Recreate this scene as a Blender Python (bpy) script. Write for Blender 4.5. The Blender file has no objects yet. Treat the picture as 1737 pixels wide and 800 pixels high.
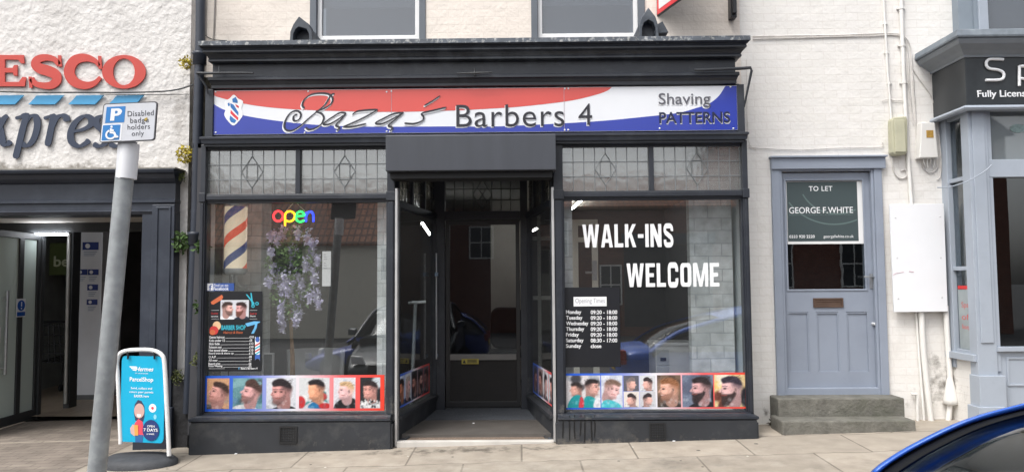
import bpy, bmesh, math, random
import numpy as np
from mathutils import Vector, Matrix
R = math.radians
random.seed(7)
sc = bpy.context.scene
col = sc.collection

# ------------------------------------------------------------------ camera, sky, sun, exposure
CAM = Vector((0, -6.9, 1.40)); FPX = 1310.0
PITCH, YAW, ROLL = R(3.5), R(0.6), R(0.40)
fwd = Vector((-math.sin(YAW)*math.cos(PITCH), math.cos(YAW)*math.cos(PITCH), math.sin(PITCH)))
rgt = Vector((math.cos(YAW), math.sin(YAW), 0)); up = rgt.cross(fwd)
rgt, up = rgt*math.cos(ROLL)-up*math.sin(ROLL), up*math.cos(ROLL)+rgt*math.sin(ROLL)
cd = bpy.data.cameras.new('camera'); cam = bpy.data.objects.new('camera', cd); col.objects.link(cam)
cam.matrix_world = Matrix(((rgt.x, up.x, -fwd.x, CAM.x), (rgt.y, up.y, -fwd.y, CAM.y), (rgt.z, up.z, -fwd.z, CAM.z), (0, 0, 0, 1)))
cd.sensor_width = 36; cd.lens = 36*FPX/1737; cd.clip_end = 2000; cd.clip_start = .05
sc.camera = cam
w = bpy.data.worlds.new('World'); sc.world = w; w.use_nodes = True
SUN_EL, SUN_AZ = R(56), R(222)      # azimuth measured clockwise from +Y (behind and left of the camera)
nt = w.node_tree; nt.nodes.clear()
sky = nt.nodes.new('ShaderNodeTexSky'); sky.sky_type = 'NISHITA'; sky.sun_disc = False
sky.sun_elevation = SUN_EL; sky.sun_rotation = SUN_AZ; sky.dust_density = 4; sky.ozone_density = 1
hs = nt.nodes.new('ShaderNodeHueSaturation'); hs.inputs['Saturation'].default_value = .18
bg = nt.nodes.new('ShaderNodeBackground'); bg.inputs['Strength'].default_value = .15
wo = nt.nodes.new('ShaderNodeOutputWorld')
nt.links.new(sky.outputs[0], hs.inputs['Color']); nt.links.new(hs.outputs[0], bg.inputs[0]); nt.links.new(bg.outputs[0], wo.inputs[0])
sd = bpy.data.lights.new('sun', 'SUN'); so = bpy.data.objects.new('sun', sd); col.objects.link(so)
sd.energy = 1.1; sd.angle = R(25); sd.color = (1, .97, .92)
sdir = Vector((math.sin(SUN_AZ)*math.cos(SUN_EL), math.cos(SUN_AZ)*math.cos(SUN_EL), math.sin(SUN_EL)))
so.rotation_euler = sdir.to_track_quat('Z', 'Y').to_euler()
sc.view_settings.view_transform = 'Standard'; sc.view_settings.look = 'None'
sc.view_settings.gamma = 1; sc.view_settings.exposure = 0.86
try:
    sc.cycles.max_bounces = 10; sc.cycles.transparent_max_bounces = 24; sc.cycles.glossy_bounces = 5
    sc.cycles.caustics_reflective = False; sc.cycles.caustics_refractive = False
except Exception: pass

# ------------------------------------------------------------------ helpers
def pt(px, py, Y=0.0):
    """photo reading -> point on the plane y = Y"""
    d = fwd*FPX + rgt*(px-868.5) - up*(py-400)
    t = (Y-CAM.y)/d.y
    return CAM + d*t
def X(px, py, Y=0.0): return pt(px, py, Y).x
def Z(px, py, Y=0.0): return pt(px, py, Y).z
def RC(x0, y0, x1, y1, Y=0.0):
    mx, my = (x0+x1)/2, (y0+y1)/2
    return X(x0, my, Y), X(x1, my, Y), Z(mx, y1, Y), Z(mx, y0, Y)     # x0,x1,z0,z1
def lin(c):
    return tuple((v/255/12.92 if v/255 <= .04045 else ((v/255+.055)/1.055)**2.4) for v in c)
def gz(x, y):
    """height of the pavement"""
    xx = max(-9, min(9, x))
    return .007+.0238*xx+.022*(max(-2.95, min(y, .6))+.12)
def rz(y):
    """height of the road / market place"""
    pts = [(2, -.30), (-3, -.345), (-4, -.37), (-7, -.5), (-11, -.78), (-24, -.95), (-400, -1.0)]
    for (a, za), (b, zb) in zip(pts, pts[1:]):
        if y >= b: return za+(zb-za)*(a-y)/(a-b)
    return -1.0

MATS = {}
def _n(nt, t, **kw):
    n = nt.nodes.new(t)
    for k, v in kw.items(): setattr(n, k, v)
    return n
def mat(name, rgb, rough=.6, metal=0, var=.12, scale=6, bump=0, bscale=40, spec=.5, dirt=None, dscale=1.5, damt=.5, coat=0, stretch=None, spots=()):
    """principled with noise-driven colour variation, optional dirt patches and bump; rgb in sRGB 0..255"""
    if name in MATS: return MATS[name]
    m = bpy.data.materials.new(name); m.use_nodes = True; nt = m.node_tree; b = nt.nodes['Principled BSDF']
    c = lin(rgb)
    tc = _n(nt, 'ShaderNodeTexCoord'); src = tc.outputs['Object']
    if stretch:
        mp = _n(nt, 'ShaderNodeMapping'); mp.inputs['Scale'].default_value = stretch; nt.links.new(src, mp.inputs[0]); src = mp.outputs[0]
    nz = _n(nt, 'ShaderNodeTexNoise'); nz.inputs['Scale'].default_value = scale; nz.inputs['Detail'].default_value = 6
    nt.links.new(src, nz.inputs['Vector'])
    mr = _n(nt, 'ShaderNodeMapRange'); mr.inputs[1].default_value = .3; mr.inputs[2].default_value = .7
    mr.inputs[3].default_value = 1-var; mr.inputs[4].default_value = 1+var
    nt.links.new(nz.outputs[0], mr.inputs[0])
    mx = _n(nt, 'ShaderNodeMix', data_type='RGBA', blend_type='MULTIPLY'); mx.inputs[0].default_value = 1
    mx.inputs[6].default_value = (*c, 1); nt.links.new(mr.outputs[0], mx.inputs[7])
    out = mx.outputs[2]
    if dirt:
        n2 = _n(nt, 'ShaderNodeTexNoise'); n2.inputs['Scale'].default_value = dscale; n2.inputs['Detail'].default_value = 9; n2.inputs['Roughness'].default_value = .65
        nt.links.new(src, n2.inputs['Vector'])
        r2 = _n(nt, 'ShaderNodeMapRange'); r2.inputs[1].default_value = .52; r2.inputs[2].default_value = .72; r2.inputs[4].default_value = damt
        nt.links.new(n2.outputs[0], r2.inputs[0])
        m2 = _n(nt, 'ShaderNodeMix', data_type='RGBA'); nt.links.new(r2.outputs[0], m2.inputs[0]); nt.links.new(out, m2.inputs[6]); m2.inputs[7].default_value = (*lin(dirt), 1)
        out = m2.outputs[2]
    out = add_spots(nt, tc, out, spots)
    nt.links.new(out, b.inputs['Base Color'])
    b.inputs['Roughness'].default_value = rough; b.inputs['Metallic'].default_value = metal
    b.inputs['Specular IOR Level'].default_value = spec; b.inputs['Coat Weight'].default_value = coat
    if bump:
        n3 = _n(nt, 'ShaderNodeTexNoise'); n3.inputs['Scale'].default_value = bscale; n3.inputs['Detail'].default_value = 5
        nt.links.new(src, n3.inputs['Vector'])
        bp = _n(nt, 'ShaderNodeBump'); bp.inputs['Strength'].default_value = bump; bp.inputs['Distance'].default_value = .02
        nt.links.new(n3.outputs[0], bp.inputs['Height']); nt.links.new(bp.outputs[0], b.inputs['Normal'])
    MATS[name] = m; return m
def emit(name, rgb, strength):
    if name in MATS: return MATS[name]
    m = bpy.data.materials.new(name); m.use_nodes = True; b = m.node_tree.nodes['Principled BSDF']
    b.inputs['Base Color'].default_value = (*lin(rgb), 1)
    b.inputs['Emission Color'].default_value = (*lin(rgb), 1); b.inputs['Emission Strength'].default_value = strength
    MATS[name] = m; return m
def glass(name, tint=(1, 1, 1), mul=1.3, rough=0.0, bump=0, bscale=8, diffuse=None, dfac=0, add=0.0):
    """thin pane: clear transmission plus Fresnel mirror, optional milky share"""
    if name in MATS: return MATS[name]
    m = bpy.data.materials.new(name); m.use_nodes = True; nt = m.node_tree; nt.nodes.clear()
    o = _n(nt, 'ShaderNodeOutputMaterial'); tr = _n(nt, 'ShaderNodeBsdfTransparent'); tr.inputs[0].default_value = (*tint, 1)
    gl = _n(nt, 'ShaderNodeBsdfGlossy'); gl.inputs['Roughness'].default_value = rough
    fr = _n(nt, 'ShaderNodeLayerWeight'); fr.inputs[0].default_value = .5      # facing: the same from both sides of the pane
    pw = _n(nt, 'ShaderNodeMath', operation='POWER'); pw.inputs[1].default_value = 5; nt.links.new(fr.outputs['Facing'], pw.inputs[0])
    mm = _n(nt, 'ShaderNodeMath', operation='MULTIPLY_ADD', use_clamp=True); mm.inputs[1].default_value = .9; mm.inputs[2].default_value = .04*mul+add
    nt.links.new(pw.outputs[0], mm.inputs[0])
    base = tr.outputs[0]
    if diffuse:
        df = _n(nt, 'ShaderNodeBsdfDiffuse'); df.inputs[0].default_value = (*lin(diffuse), 1)
        m0 = _n(nt, 'ShaderNodeMixShader'); m0.inputs[0].default_value = dfac
        nt.links.new(base, m0.inputs[1]); nt.links.new(df.outputs[0], m0.inputs[2]); base = m0.outputs[0]
    ms = _n(nt, 'ShaderNodeMixShader'); nt.links.new(mm.outputs[0], ms.inputs[0]); nt.links.new(base, ms.inputs[1]); nt.links.new(gl.outputs[0], ms.inputs[2])
    tc = _n(nt, 'ShaderNodeTexCoord'); nz = _n(nt, 'ShaderNodeTexNoise'); nz.inputs['Scale'].default_value = bscale; nz.inputs['Detail'].default_value = 1
    nt.links.new(tc.outputs['Object'], nz.inputs['Vector'])
    if bump:
        bp = _n(nt, 'ShaderNodeBump'); bp.inputs['Strength'].default_value = bump; bp.inputs['Distance'].default_value = .01
        nt.links.new(nz.outputs[0], bp.inputs['Height']); nt.links.new(bp.outputs[0], gl.inputs['Normal'])
    nt.links.new(ms.outputs[0], o.inputs[0])
    MATS[name] = m; return m
def add_spots(nt, tc, out, spots):
    """grime with its own place: (centre, (rx, ry, rz), colour, amount, noise scale) in object coordinates"""
    for c, rr, rgb, amt, sc_ in spots:
        mp = _n(nt, 'ShaderNodeMapping', vector_type='TEXTURE'); mp.inputs['Location'].default_value = c; mp.inputs['Scale'].default_value = rr
        nt.links.new(tc.outputs['Object'], mp.inputs[0])
        ln = _n(nt, 'ShaderNodeVectorMath', operation='LENGTH'); nt.links.new(mp.outputs[0], ln.inputs[0])
        nz = _n(nt, 'ShaderNodeTexNoise'); nz.inputs['Scale'].default_value = sc_; nz.inputs['Detail'].default_value = 8; nz.inputs['Roughness'].default_value = .7; nt.links.new(tc.outputs['Object'], nz.inputs['Vector'])
        r1 = _n(nt, 'ShaderNodeMapRange'); r1.inputs[1].default_value = 1; r1.inputs[2].default_value = 0; r1.inputs[3].default_value = -.28; r1.inputs[4].default_value = .16; nt.links.new(ln.outputs['Value'], r1.inputs[0])
        ad = _n(nt, 'ShaderNodeMath', operation='ADD'); nt.links.new(nz.outputs[0], ad.inputs[0]); nt.links.new(r1.outputs[0], ad.inputs[1])
        r2 = _n(nt, 'ShaderNodeMapRange'); r2.inputs[1].default_value = .53; r2.inputs[2].default_value = .72; r2.inputs[4].default_value = amt; nt.links.new(ad.outputs[0], r2.inputs[0])
        mx = _n(nt, 'ShaderNodeMix', data_type='RGBA'); nt.links.new(r2.outputs[0], mx.inputs[0]); nt.links.new(out, mx.inputs[6]); mx.inputs[7].default_value = (*lin(rgb), 1); out = mx.outputs[2]
    return out
def brick(name, c1, c2, mortar, bw, bh, msize=.012, rough=.8, axis='XZ', bump=.5, noise=.15, nscale=5, dirt=None, damt=.4, fine=.25, fscale=90, dscale=1.2, offset=.5, cbump=.0, spots=()):
    if name in MATS: return MATS[name]
    m = bpy.data.materials.new(name); m.use_nodes = True; nt = m.node_tree; b = nt.nodes['Principled BSDF']
    tc = _n(nt, 'ShaderNodeTexCoord'); sx = _n(nt, 'ShaderNodeSeparateXYZ'); cx = _n(nt, 'ShaderNodeCombineXYZ')
    wn = _n(nt, 'ShaderNodeTexNoise'); wn.inputs['Scale'].default_value = 3; nt.links.new(tc.outputs['Object'], wn.inputs['Vector'])
    nt.links.new(tc.outputs['Object'], sx.inputs[0])
    idx = {'X': 0, 'Y': 1, 'Z': 2}
    wob = _n(nt, 'ShaderNodeMath', operation='MULTIPLY_ADD'); wob.inputs[1].default_value = bh*.25
    nt.links.new(wn.outputs[0], wob.inputs[0]); nt.links.new(sx.outputs[idx[axis[1]]], wob.inputs[2])
    nt.links.new(sx.outputs[idx[axis[0]]], cx.inputs[0]); nt.links.new(wob.outputs[0], cx.inputs[1])
    br = _n(nt, 'ShaderNodeTexBrick'); br.inputs['Scale'].default_value = 1; br.inputs['Brick Width'].default_value = bw; br.inputs['Row Height'].default_value = bh
    br.inputs['Mortar Size'].default_value = msize; br.inputs['Mortar Smooth'].default_value = .4; br.offset = offset
    br.inputs['Color1'].default_value = (*lin(c1), 1); br.inputs['Color2'].default_value = (*lin(c2), 1); br.inputs['Mortar'].default_value = (*lin(mortar), 1)
    nt.links.new(cx.outputs[0], br.inputs['Vector'])
    nz = _n(nt, 'ShaderNodeTexNoise'); nz.inputs['Scale'].default_value = nscale; nz.inputs['Detail'].default_value = 8; nt.links.new(tc.outputs['Object'], nz.inputs['Vector'])
    mr = _n(nt, 'ShaderNodeMapRange'); mr.inputs[1].default_value = .3; mr.inputs[2].default_value = .7; mr.inputs[3].default_value = 1-noise; mr.inputs[4].default_value = 1+noise
    nt.links.new(nz.outputs[0], mr.inputs[0])
    mx = _n(nt, 'ShaderNodeMix', data_type='RGBA', blend_type='MULTIPLY'); mx.inputs[0].default_value = 1
    nt.links.new(br.outputs[0], mx.inputs[6]); nt.links.new(mr.outputs[0], mx.inputs[7]); out = mx.outputs[2]
    if dirt:
        n2 = _n(nt, 'ShaderNodeTexNoise'); n2.inputs['Scale'].default_value = dscale; n2.inputs['Detail'].default_value = 10; n2.inputs['Roughness'].default_value = .7; nt.links.new(tc.outputs['Object'], n2.inputs['Vector'])
        r2 = _n(nt, 'ShaderNodeMapRange'); r2.inputs[1].default_value = .55; r2.inputs[2].default_value = .75; r2.inputs[4].default_value = damt; nt.links.new(n2.outputs[0], r2.inputs[0])
        m2 = _n(nt, 'ShaderNodeMix', data_type='RGBA'); nt.links.new(r2.outputs[0], m2.inputs[0]); nt.links.new(out, m2.inputs[6]); m2.inputs[7].default_value = (*lin(dirt), 1); out = m2.outputs[2]
    out = add_spots(nt, tc, out, spots)
    nt.links.new(out, b.inputs['Base Color']); b.inputs['Roughness'].default_value = rough
    n3 = _n(nt, 'ShaderNodeTexNoise'); n3.inputs['Scale'].default_value = fscale; n3.inputs['Detail'].default_value = 4; nt.links.new(tc.outputs['Object'], n3.inputs['Vector'])
    inv = _n(nt, 'ShaderNodeMath', operation='SUBTRACT'); inv.inputs[0].default_value = 1; nt.links.new(br.outputs['Fac'], inv.inputs[1])
    b1 = _n(nt, 'ShaderNodeBump'); b1.inputs['Strength'].default_value = bump; b1.inputs['Distance'].default_value = .006; nt.links.new(inv.outputs[0], b1.inputs['Height'])
    b2 = _n(nt, 'ShaderNodeBump'); b2.inputs['Strength'].default_value = fine; b2.inputs['Distance'].default_value = .012; nt.links.new(n3.outputs[0], b2.inputs['Height']); nt.links.new(b1.outputs[0], b2.inputs['Normal'])
    nrm = b2.outputs[0]
    if cbump:
        n4 = _n(nt, 'ShaderNodeTexNoise'); n4.inputs['Scale'].default_value = 7; n4.inputs['Detail'].default_value = 3; nt.links.new(tc.outputs['Object'], n4.inputs['Vector'])
        b3 = _n(nt, 'ShaderNodeBump'); b3.inputs['Strength'].default_value = cbump; b3.inputs['Distance'].default_value = .04; nt.links.new(n4.outputs[0], b3.inputs['Height']); nt.links.new(nrm, b3.inputs['Normal']); nrm = b3.outputs[0]
    nt.links.new(nrm, b.inputs['Normal'])
    MATS[name] = m; return m
def vcol_mat():
    if 'print' in MATS: return MATS['print']
    m = bpy.data.materials.new('print'); m.use_nodes = True; nt = m.node_tree; b = nt.nodes['Principled BSDF']
    a = _n(nt, 'ShaderNodeAttribute', attribute_name='Col'); nt.links.new(a.outputs[0], b.inputs['Base Color']); b.inputs['Roughness'].default_value = .35
    MATS['print'] = m; return m

def tag(o, label=None, cat=None, group=None, kind=None):
    if label: o['label'] = label
    if cat: o['category'] = cat
    if group: o['group'] = group
    if kind: o['kind'] = kind
    return o
def thing(name, label, cat, loc=(0, 0, 0), rotz=0, group=None):
    o = bpy.data.objects.new(name, None); col.objects.link(o); o.location = loc; o.rotation_euler = (0, 0, rotz); o.empty_display_size = .1
    return tag(o, label, cat, group)

class MB:
    """collects shapes and links them as one mesh object"""
    def __init__(s): s.v = []; s.f = []; s.m = []; s.mi = 0; s.sm = []
    def add(s, vs, fs, smooth=False):
        o = len(s.v); s.v += [tuple(v) for v in vs]
        for f in fs: s.f.append([i+o for i in f]); s.m.append(s.mi); s.sm.append(smooth)
        return s
    def mat(s, i): s.mi = i; return s
    def box(s, x0, x1, y0, y1, z0, z1):
        if x0 > x1: x0, x1 = x1, x0
        if y0 > y1: y0, y1 = y1, y0
        if z0 > z1: z0, z1 = z1, z0
        return s.add([(x, y, z) for x in (x0, x1) for y in (y0, y1) for z in (z0, z1)],
                     [(0, 1, 3, 2), (4, 6, 7, 5), (0, 4, 5, 1), (2, 3, 7, 6), (0, 2, 6, 4), (1, 5, 7, 3)])
    def prism(s, poly, y0, y1):
        """poly of (x,z), extruded from y0 (front) to y1"""
        n = len(poly); a = sum(poly[i][0]*poly[(i+1) % n][1]-poly[(i+1) % n][0]*poly[i][1] for i in range(n))
        if a < 0: poly = poly[::-1]
        vs = [(x, y0, z) for x, z in poly]+[(x, y1, z) for x, z in poly]
        fs = [list(range(n)), list(range(2*n-1, n-1, -1))]+[(i, i+n, (i+1) % n+n, (i+1) % n) for i in range(n)]
        return s.add(vs, fs)
    def ring(s, outer, inner, y0, y1):
        """frame between two equal length loops of (x,z)"""
        n = len(outer)
        vs = [(x, y, z) for y in (y0, y1) for lp in (outer, inner) for x, z in lp]
        fs = []
        for i in range(n):
            j = (i+1) % n
            fs += [(i, j, n+j, n+i), (2*n+j, 2*n+i, 3*n+i, 3*n+j), (j, i, 2*n+i, 2*n+j), (n+i, n+j, 3*n+j, 3*n+i)]
        return s.add(vs, fs)
    def frame(s, x0, x1, z0, z1, t, y0, y1, tb=None, tt=None):
        tb = t if tb is None else tb; tt = t if tt is None else tt
        return s.ring([(x0, z0), (x1, z0), (x1, z1), (x0, z1)], [(x0+t, z0+tb), (x1-t, z0+tb), (x1-t, z1-tt), (x0+t, z1-tt)], y0, y1)
    def tube(s, pts, r, seg=8, cap=True, closed=False):
        pts = [Vector(p) for p in pts]; n = len(pts); rs = r if isinstance(r, (list, tuple)) else [r]*n
        vs = []; prev = None
        for i, p in enumerate(pts):
            if closed: d = pts[(i+1) % n]-pts[i-1]
            else: d = pts[min(i+1, n-1)]-pts[max(i-1, 0)]
            d.normalize()
            if prev is None:
                a = Vector((0, 0, 1)) if abs(d.z) < .9 else Vector((1, 0, 0)); u = d.cross(a).normalized()
            else:
                u = prev-d*prev.dot(d); u = u.normalized() if u.length > 1e-6 else d.orthogonal().normalized()
            prev = u; v = d.cross(u)
            vs += [p+(u*math.cos(k*2*math.pi/seg)+v*math.sin(k*2*math.pi/seg))*rs[i] for k in range(seg)]
        fs = []
        for i in range(n if closed else n-1):
            j = (i+1) % n
            fs += [(i*seg+k, i*seg+(k+1) % seg, j*seg+(k+1) % seg, j*seg+k) for k in range(seg)]
        s.add(vs, fs, True)
        if cap and not closed:
            s.add(vs[:seg], [list(range(seg-1, -1, -1))]); s.add(vs[-seg:], [list(range(seg))])
        return s
    def lathe(s, prof, c=(0, 0, 0), seg=24, axis='Z'):
        vs = []
        for r, h in prof:
            for k in range(seg):
                a = k*2*math.pi/seg
                p = (r*math.cos(a), r*math.sin(a), h) if axis == 'Z' else ((r*math.cos(a), h, r*math.sin(a)) if axis == 'Y' else (h, r*math.cos(a), r*math.sin(a)))
                vs.append((p[0]+c[0], p[1]+c[1], p[2]+c[2]))
        fs = [(i*seg+k, i*seg+(k+1) % seg, (i+1)*seg+(k+1) % seg, (i+1)*seg+k) for i in range(len(prof)-1) for k in range(seg)]
        s.add(vs, fs, True)
        s.add(vs[:seg], [list(range(seg-1, -1, -1))]); s.add(vs[-seg:], [list(range(seg))])
        return s
    def sweep(s, xl, xr, y0, yw, prof, wl=True, wr=True, sf=1.0):
        """moulding of (overhang,z) run along a front y0 between xl..xr and returned to the wall yw"""
        n = len(prof); rings = []
        if wl: rings.append([(xl-o*sf, yw, z) for o, z in prof])
        rings.append([(xl-(o*sf if wl else 0), y0-o, z) for o, z in prof]); rings.append([(xr+(o*sf if wr else 0), y0-o, z) for o, z in prof])
        if wr: rings.append([(xr+o*sf, yw, z) for o, z in prof])
        vs = [p for r in rings for p in r]; fs = []
        for i in range(len(rings)-1):
            fs += [(i*n+k, (i+1)*n+k, (i+1)*n+(k+1) % n, i*n+(k+1) % n) for k in range(n)]
        fs += [list(range(n)), list(range((len(rings)-1)*n+n-1, (len(rings)-1)*n-1, -1))]
        return s.add(vs, fs)
    def build(s, name, mats, parent=None, loc=(0, 0, 0), rotz=0, bevel=0, smooth=False, label=None, cat=None, group=None, kind=None, fix=True):
        me = bpy.data.meshes.new(name); me.from_pydata(s.v, [], s.f)
        for m in (mats if isinstance(mats, (list, tuple)) else [mats]): me.materials.append(m)
        me.polygons.foreach_set('material_index', s.m)
        me.polygons.foreach_set('use_smooth', [a or smooth for a in s.sm])
        if fix:
            bm = bmesh.new(); bm.from_mesh(me); bmesh.ops.recalc_face_normals(bm, faces=bm.faces); bm.to_mesh(me); bm.free()
        me.update()
        o = bpy.data.objects.new(name, me); col.objects.link(o); o.location = loc; o.rotation_euler = (0, 0, rotz)
        if parent: o.parent = parent
        if bevel:
            md = o.modifiers.new('bevel', 'BEVEL'); md.width = bevel; md.segments = 2; md.limit_method = 'ANGLE'; md.angle_limit = R(40)
        return tag(o, label, cat, group, kind)

def spline(pts, n=8, closed=False):
    """Catmull-Rom through the points"""
    P = [Vector(p) for p in pts]; out = []; N = len(P)
    for i in range(N if closed else N-1):
        a, b, c, d = (P[(i-1) % N], P[i], P[(i+1) % N], P[(i+2) % N]) if closed else (P[max(i-1, 0)], P[i], P[i+1], P[min(i+2, N-1)])
        for k in range(n):
            t = k/n
            out.append(.5*((2*b)+(c-a)*t+(2*a-5*b+4*c-d)*t*t+(3*b-a-3*c+d)*t**3))
    if not closed: out.append(P[-1])
    return out
def brush(mb, pts, w0, nib=R(45), thin=.3, y=0, th=.004, n=8, drift=.0006):
    """a pen stroke with a slanted nib, as a thin solid ribbon in the XZ plane"""
    P = spline([(p[0], p[1]) for p in pts], n); N = len(P); L = []; Rr = []
    for i, p in enumerate(P):
        d = (P[min(i+1, N-1)]-P[max(i-1, 0)])
        if d.length < 1e-9: d = Vector((1, 0))
        d.normalize(); a = math.atan2(d.y, d.x)
        wd = w0*(thin+(1-thin)*abs(math.sin(a-nib)))*.5
        e = min(1, min(i, N-1-i)/3+.45); wd *= e
        nrm = Vector((-d.y, d.x)); L.append(p+nrm*wd); Rr.append(p-nrm*wd)
    vs = []
    for i in range(N):
        yy = y-drift*i/N
        vs += [(L[i].x, yy, L[i].y), (Rr[i].x, yy, Rr[i].y), (Rr[i].x, yy+th, Rr[i].y), (L[i].x, yy+th, L[i].y)]
    fs = []
    for i in range(N-1):
        a, b = i*4, i*4+4
        fs += [(a, b, b+1, a+1), (a+1, b+1, b+2, a+2), (a+2, b+2, b+3, a+3), (a+3, b+3, b, a)]
    fs += [(0, 1, 2, 3), (4*N-1, 4*N-2, 4*N-3, 4*N-4)]
    mb.add(vs, fs)

def text_geo(s, bold=0.0, shear=0.0, spacing=1.0, depth=0.0):
    cu = bpy.data.curves.new('txt', 'FONT'); cu.body = s; cu.size = 1; cu.offset = bold; cu.shear = shear; cu.space_character = spacing
    cu.resolution_u = 4; cu.fill_mode = 'FRONT' if depth == 0 else 'BOTH'; cu.extrude = depth
    ob = bpy.data.objects.new('txt', cu); col.objects.link(ob)
    dg = bpy.context.evaluated_depsgraph_get(); dg.update()
    me = bpy.data.meshes.new_from_object(ob.evaluated_get(dg)); bpy.data.objects.remove(ob); bpy.data.curves.remove(cu)
    return me
def text(s, x0, x1, z0, z1, Y, material, parent, name='lettering', bold=0.0, shear=0.0, spacing=1.0, th=.003, align='fit', loc=(0, 0, 0), rotz=0, label=None, offy=None):
    """lettering fitted into the rectangle (x0..x1, z0..z1), solid, front at y = Y"""
    me = text_geo(s, bold, shear, spacing, .5)
    n = len(me.vertices); a = np.zeros(n*3); me.vertices.foreach_get('co', a); a = a.reshape(-1, 3)
    mn, mx = a.min(0), a.max(0)
    sz = (z1-z0)/(mx[1]-mn[1]); sx = (x1-x0)/(mx[0]-mn[0]) if x1 is not None else sz
    b = np.empty_like(a); b[:, 0] = x0+(a[:, 0]-mn[0])*sx; b[:, 2] = z0+(a[:, 1]-mn[1])*sz
    b[:, 1] = Y+(.5-a[:, 2])*th
    me.vertices.foreach_set('co', b.ravel()); me.update(); me.name = name
    me.materials.clear(); me.materials.append(material)
    o = bpy.data.objects.new(name, me); col.objects.link(o); o.location = loc; o.rotation_euler = (0, 0, rotz)
    if parent: o.parent = parent
    if label: o['label'] = label
    return o
def ptext(s, px0, py0, px1, py1, Y, material, parent, **k):
    x0, x1, z0, z1 = RC(px0, py0, px1, py1, Y)
    return text(s, x0, x1, z0, z1, Y, material, parent, **k)
def merge(objs, name):
    """join several meshes that share one parent into the first (same part)"""
    bm = bmesh.new(); mats = []
    for o in objs:
        b2 = bmesh.new(); b2.from_mesh(o.data); tmp = bpy.data.meshes.new('t'); 
        for f in b2.faces:
            m = o.data.materials[f.material_index]
            if m not in mats: mats.append(m)
            f.material_index = mats.index(m)
        b2.to_mesh(tmp); b2.free(); bm.from_mesh(tmp); bpy.data.meshes.remove(tmp)
    me = bpy.data.meshes.new(name); bm.to_mesh(me); bm.free()
    for m in mats: me.materials.append(m)
    first = objs[0]; o = bpy.data.objects.new(name, me); col.objects.link(o); o.parent = first.parent; o.location = first.location; o.rotation_euler = first.rotation_euler
    for q in objs: bpy.data.objects.remove(q)
    return o

# ---- printed pictures: a small soft-edged painter whose canvas becomes a fine coloured mesh
class Canvas:
    def __init__(s, w, h, res, bgc):
        s.w, s.h = w, h; s.nx = max(2, int(w*res)); s.ny = max(2, int(h*res))
        s.x, s.y = np.meshgrid(np.linspace(0, w, s.nx), np.linspace(0, h, s.ny)); s.a = np.ones((s.ny, s.nx, 3))*np.array(bgc, float)
        s.rng = np.random.RandomState(random.randint(0, 9999))
    def blend(s, mask, c, op=1): mask = (np.clip(mask, 0, 1)*op)[..., None]; s.a = s.a*(1-mask)+np.array(c, float)*mask
    def ell(s, cx, cy, rx, ry, c, rot=0, soft=.12, op=1):
        ca, sa = math.cos(rot), math.sin(rot); dx, dy = s.x-cx, s.y-cy
        d = np.sqrt(((dx*ca+dy*sa)/rx)**2+((-dx*sa+dy*ca)/ry)**2); s.blend((1-d)/soft+.5, c, op)
    def poly(s, pts, c, soft=.015, op=1, smooth=True):
        if smooth: pts = [(p.x, p.y) for p in spline(pts, 6, True)]
        n = len(pts); inside = np.zeros(s.x.shape, bool); dist = np.full(s.x.shape, 9.0)
        for i in range(n):
            (x1, y1), (x2, y2) = pts[i], pts[(i+1) % n]
            dx, dy = x2-x1, y2-y1; L = dx*dx+dy*dy+1e-12
            t = np.clip(((s.x-x1)*dx+(s.y-y1)*dy)/L, 0, 1); dist = np.minimum(dist, np.hypot(s.x-x1-t*dx, s.y-y1-t*dy))
            if abs(dy) > 1e-12:
                inside ^= ((y1 > s.y) != (y2 > s.y)) & (s.x < (x2-x1)*(s.y-y1)/dy+x1)
        s.blend(np.where(inside, dist, -dist)/soft*.5+.5, c, op)
    def line(s, pts, wd, c, op=1, soft=.012):
        d = np.full(s.x.shape, 9.0)
        for (x1, y1), (x2, y2) in zip(pts, pts[1:]):
            dx, dy = x2-x1, y2-y1; t = np.clip(((s.x-x1)*dx+(s.y-y1)*dy)/(dx*dx+dy*dy+1e-12), 0, 1); d = np.minimum(d, np.hypot(s.x-x1-t*dx, s.y-y1-t*dy))
        s.blend((wd/2-d)/soft+.5, c, op)
    def blobs(s, n, cols, r=(.08, .25), box=(0, 0, 1, 1), op=.8):
        for _ in range(n):
            s.ell(s.rng.uniform(box[0], box[2]), s.rng.uniform(box[1], box[3]), s.rng.uniform(*r), s.rng.uniform(*r), cols[s.rng.randint(len(cols))], s.rng.uniform(0, 3), .5, op)
    def grain(s, k): s.a = s.a+s.rng.randn(s.ny, s.nx, 1)*k
    def mesh(s, name, x0, x1, z0, z1, Y, parent):
        v = np.stack([x0+(x1-x0)*s.x/s.w, np.full(s.x.shape, Y), z0+(z1-z0)*s.y/s.h], -1).reshape(-1, 3)
        nx, ny = s.nx, s.ny; ii = np.arange((ny-1)*(nx-1)); r, c = ii//(nx-1), ii % (nx-1); q = r*nx+c
        f = np.stack([q, q+1, q+nx+1, q+nx], -1)
        me = bpy.data.meshes.new(name); me.from_pydata(v.tolist(), [], f.tolist())
        at = me.color_attributes.new('Col', 'FLOAT_COLOR', 'POINT')
        a = np.clip(s.a/255, 0, 1); l = np.where(a <= .04045, a/12.92, ((a+.055)/1.055)**2.4)
        at.data.foreach_set('color', np.concatenate([l.reshape(-1, 3), np.ones((len(v), 1))], 1).ravel().astype(np.float32))
        me.materials.append(vcol_mat()); me.update()
        o = bpy.data.objects.new(name, me); col.objects.link(o); o.parent = parent
        return o
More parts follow.
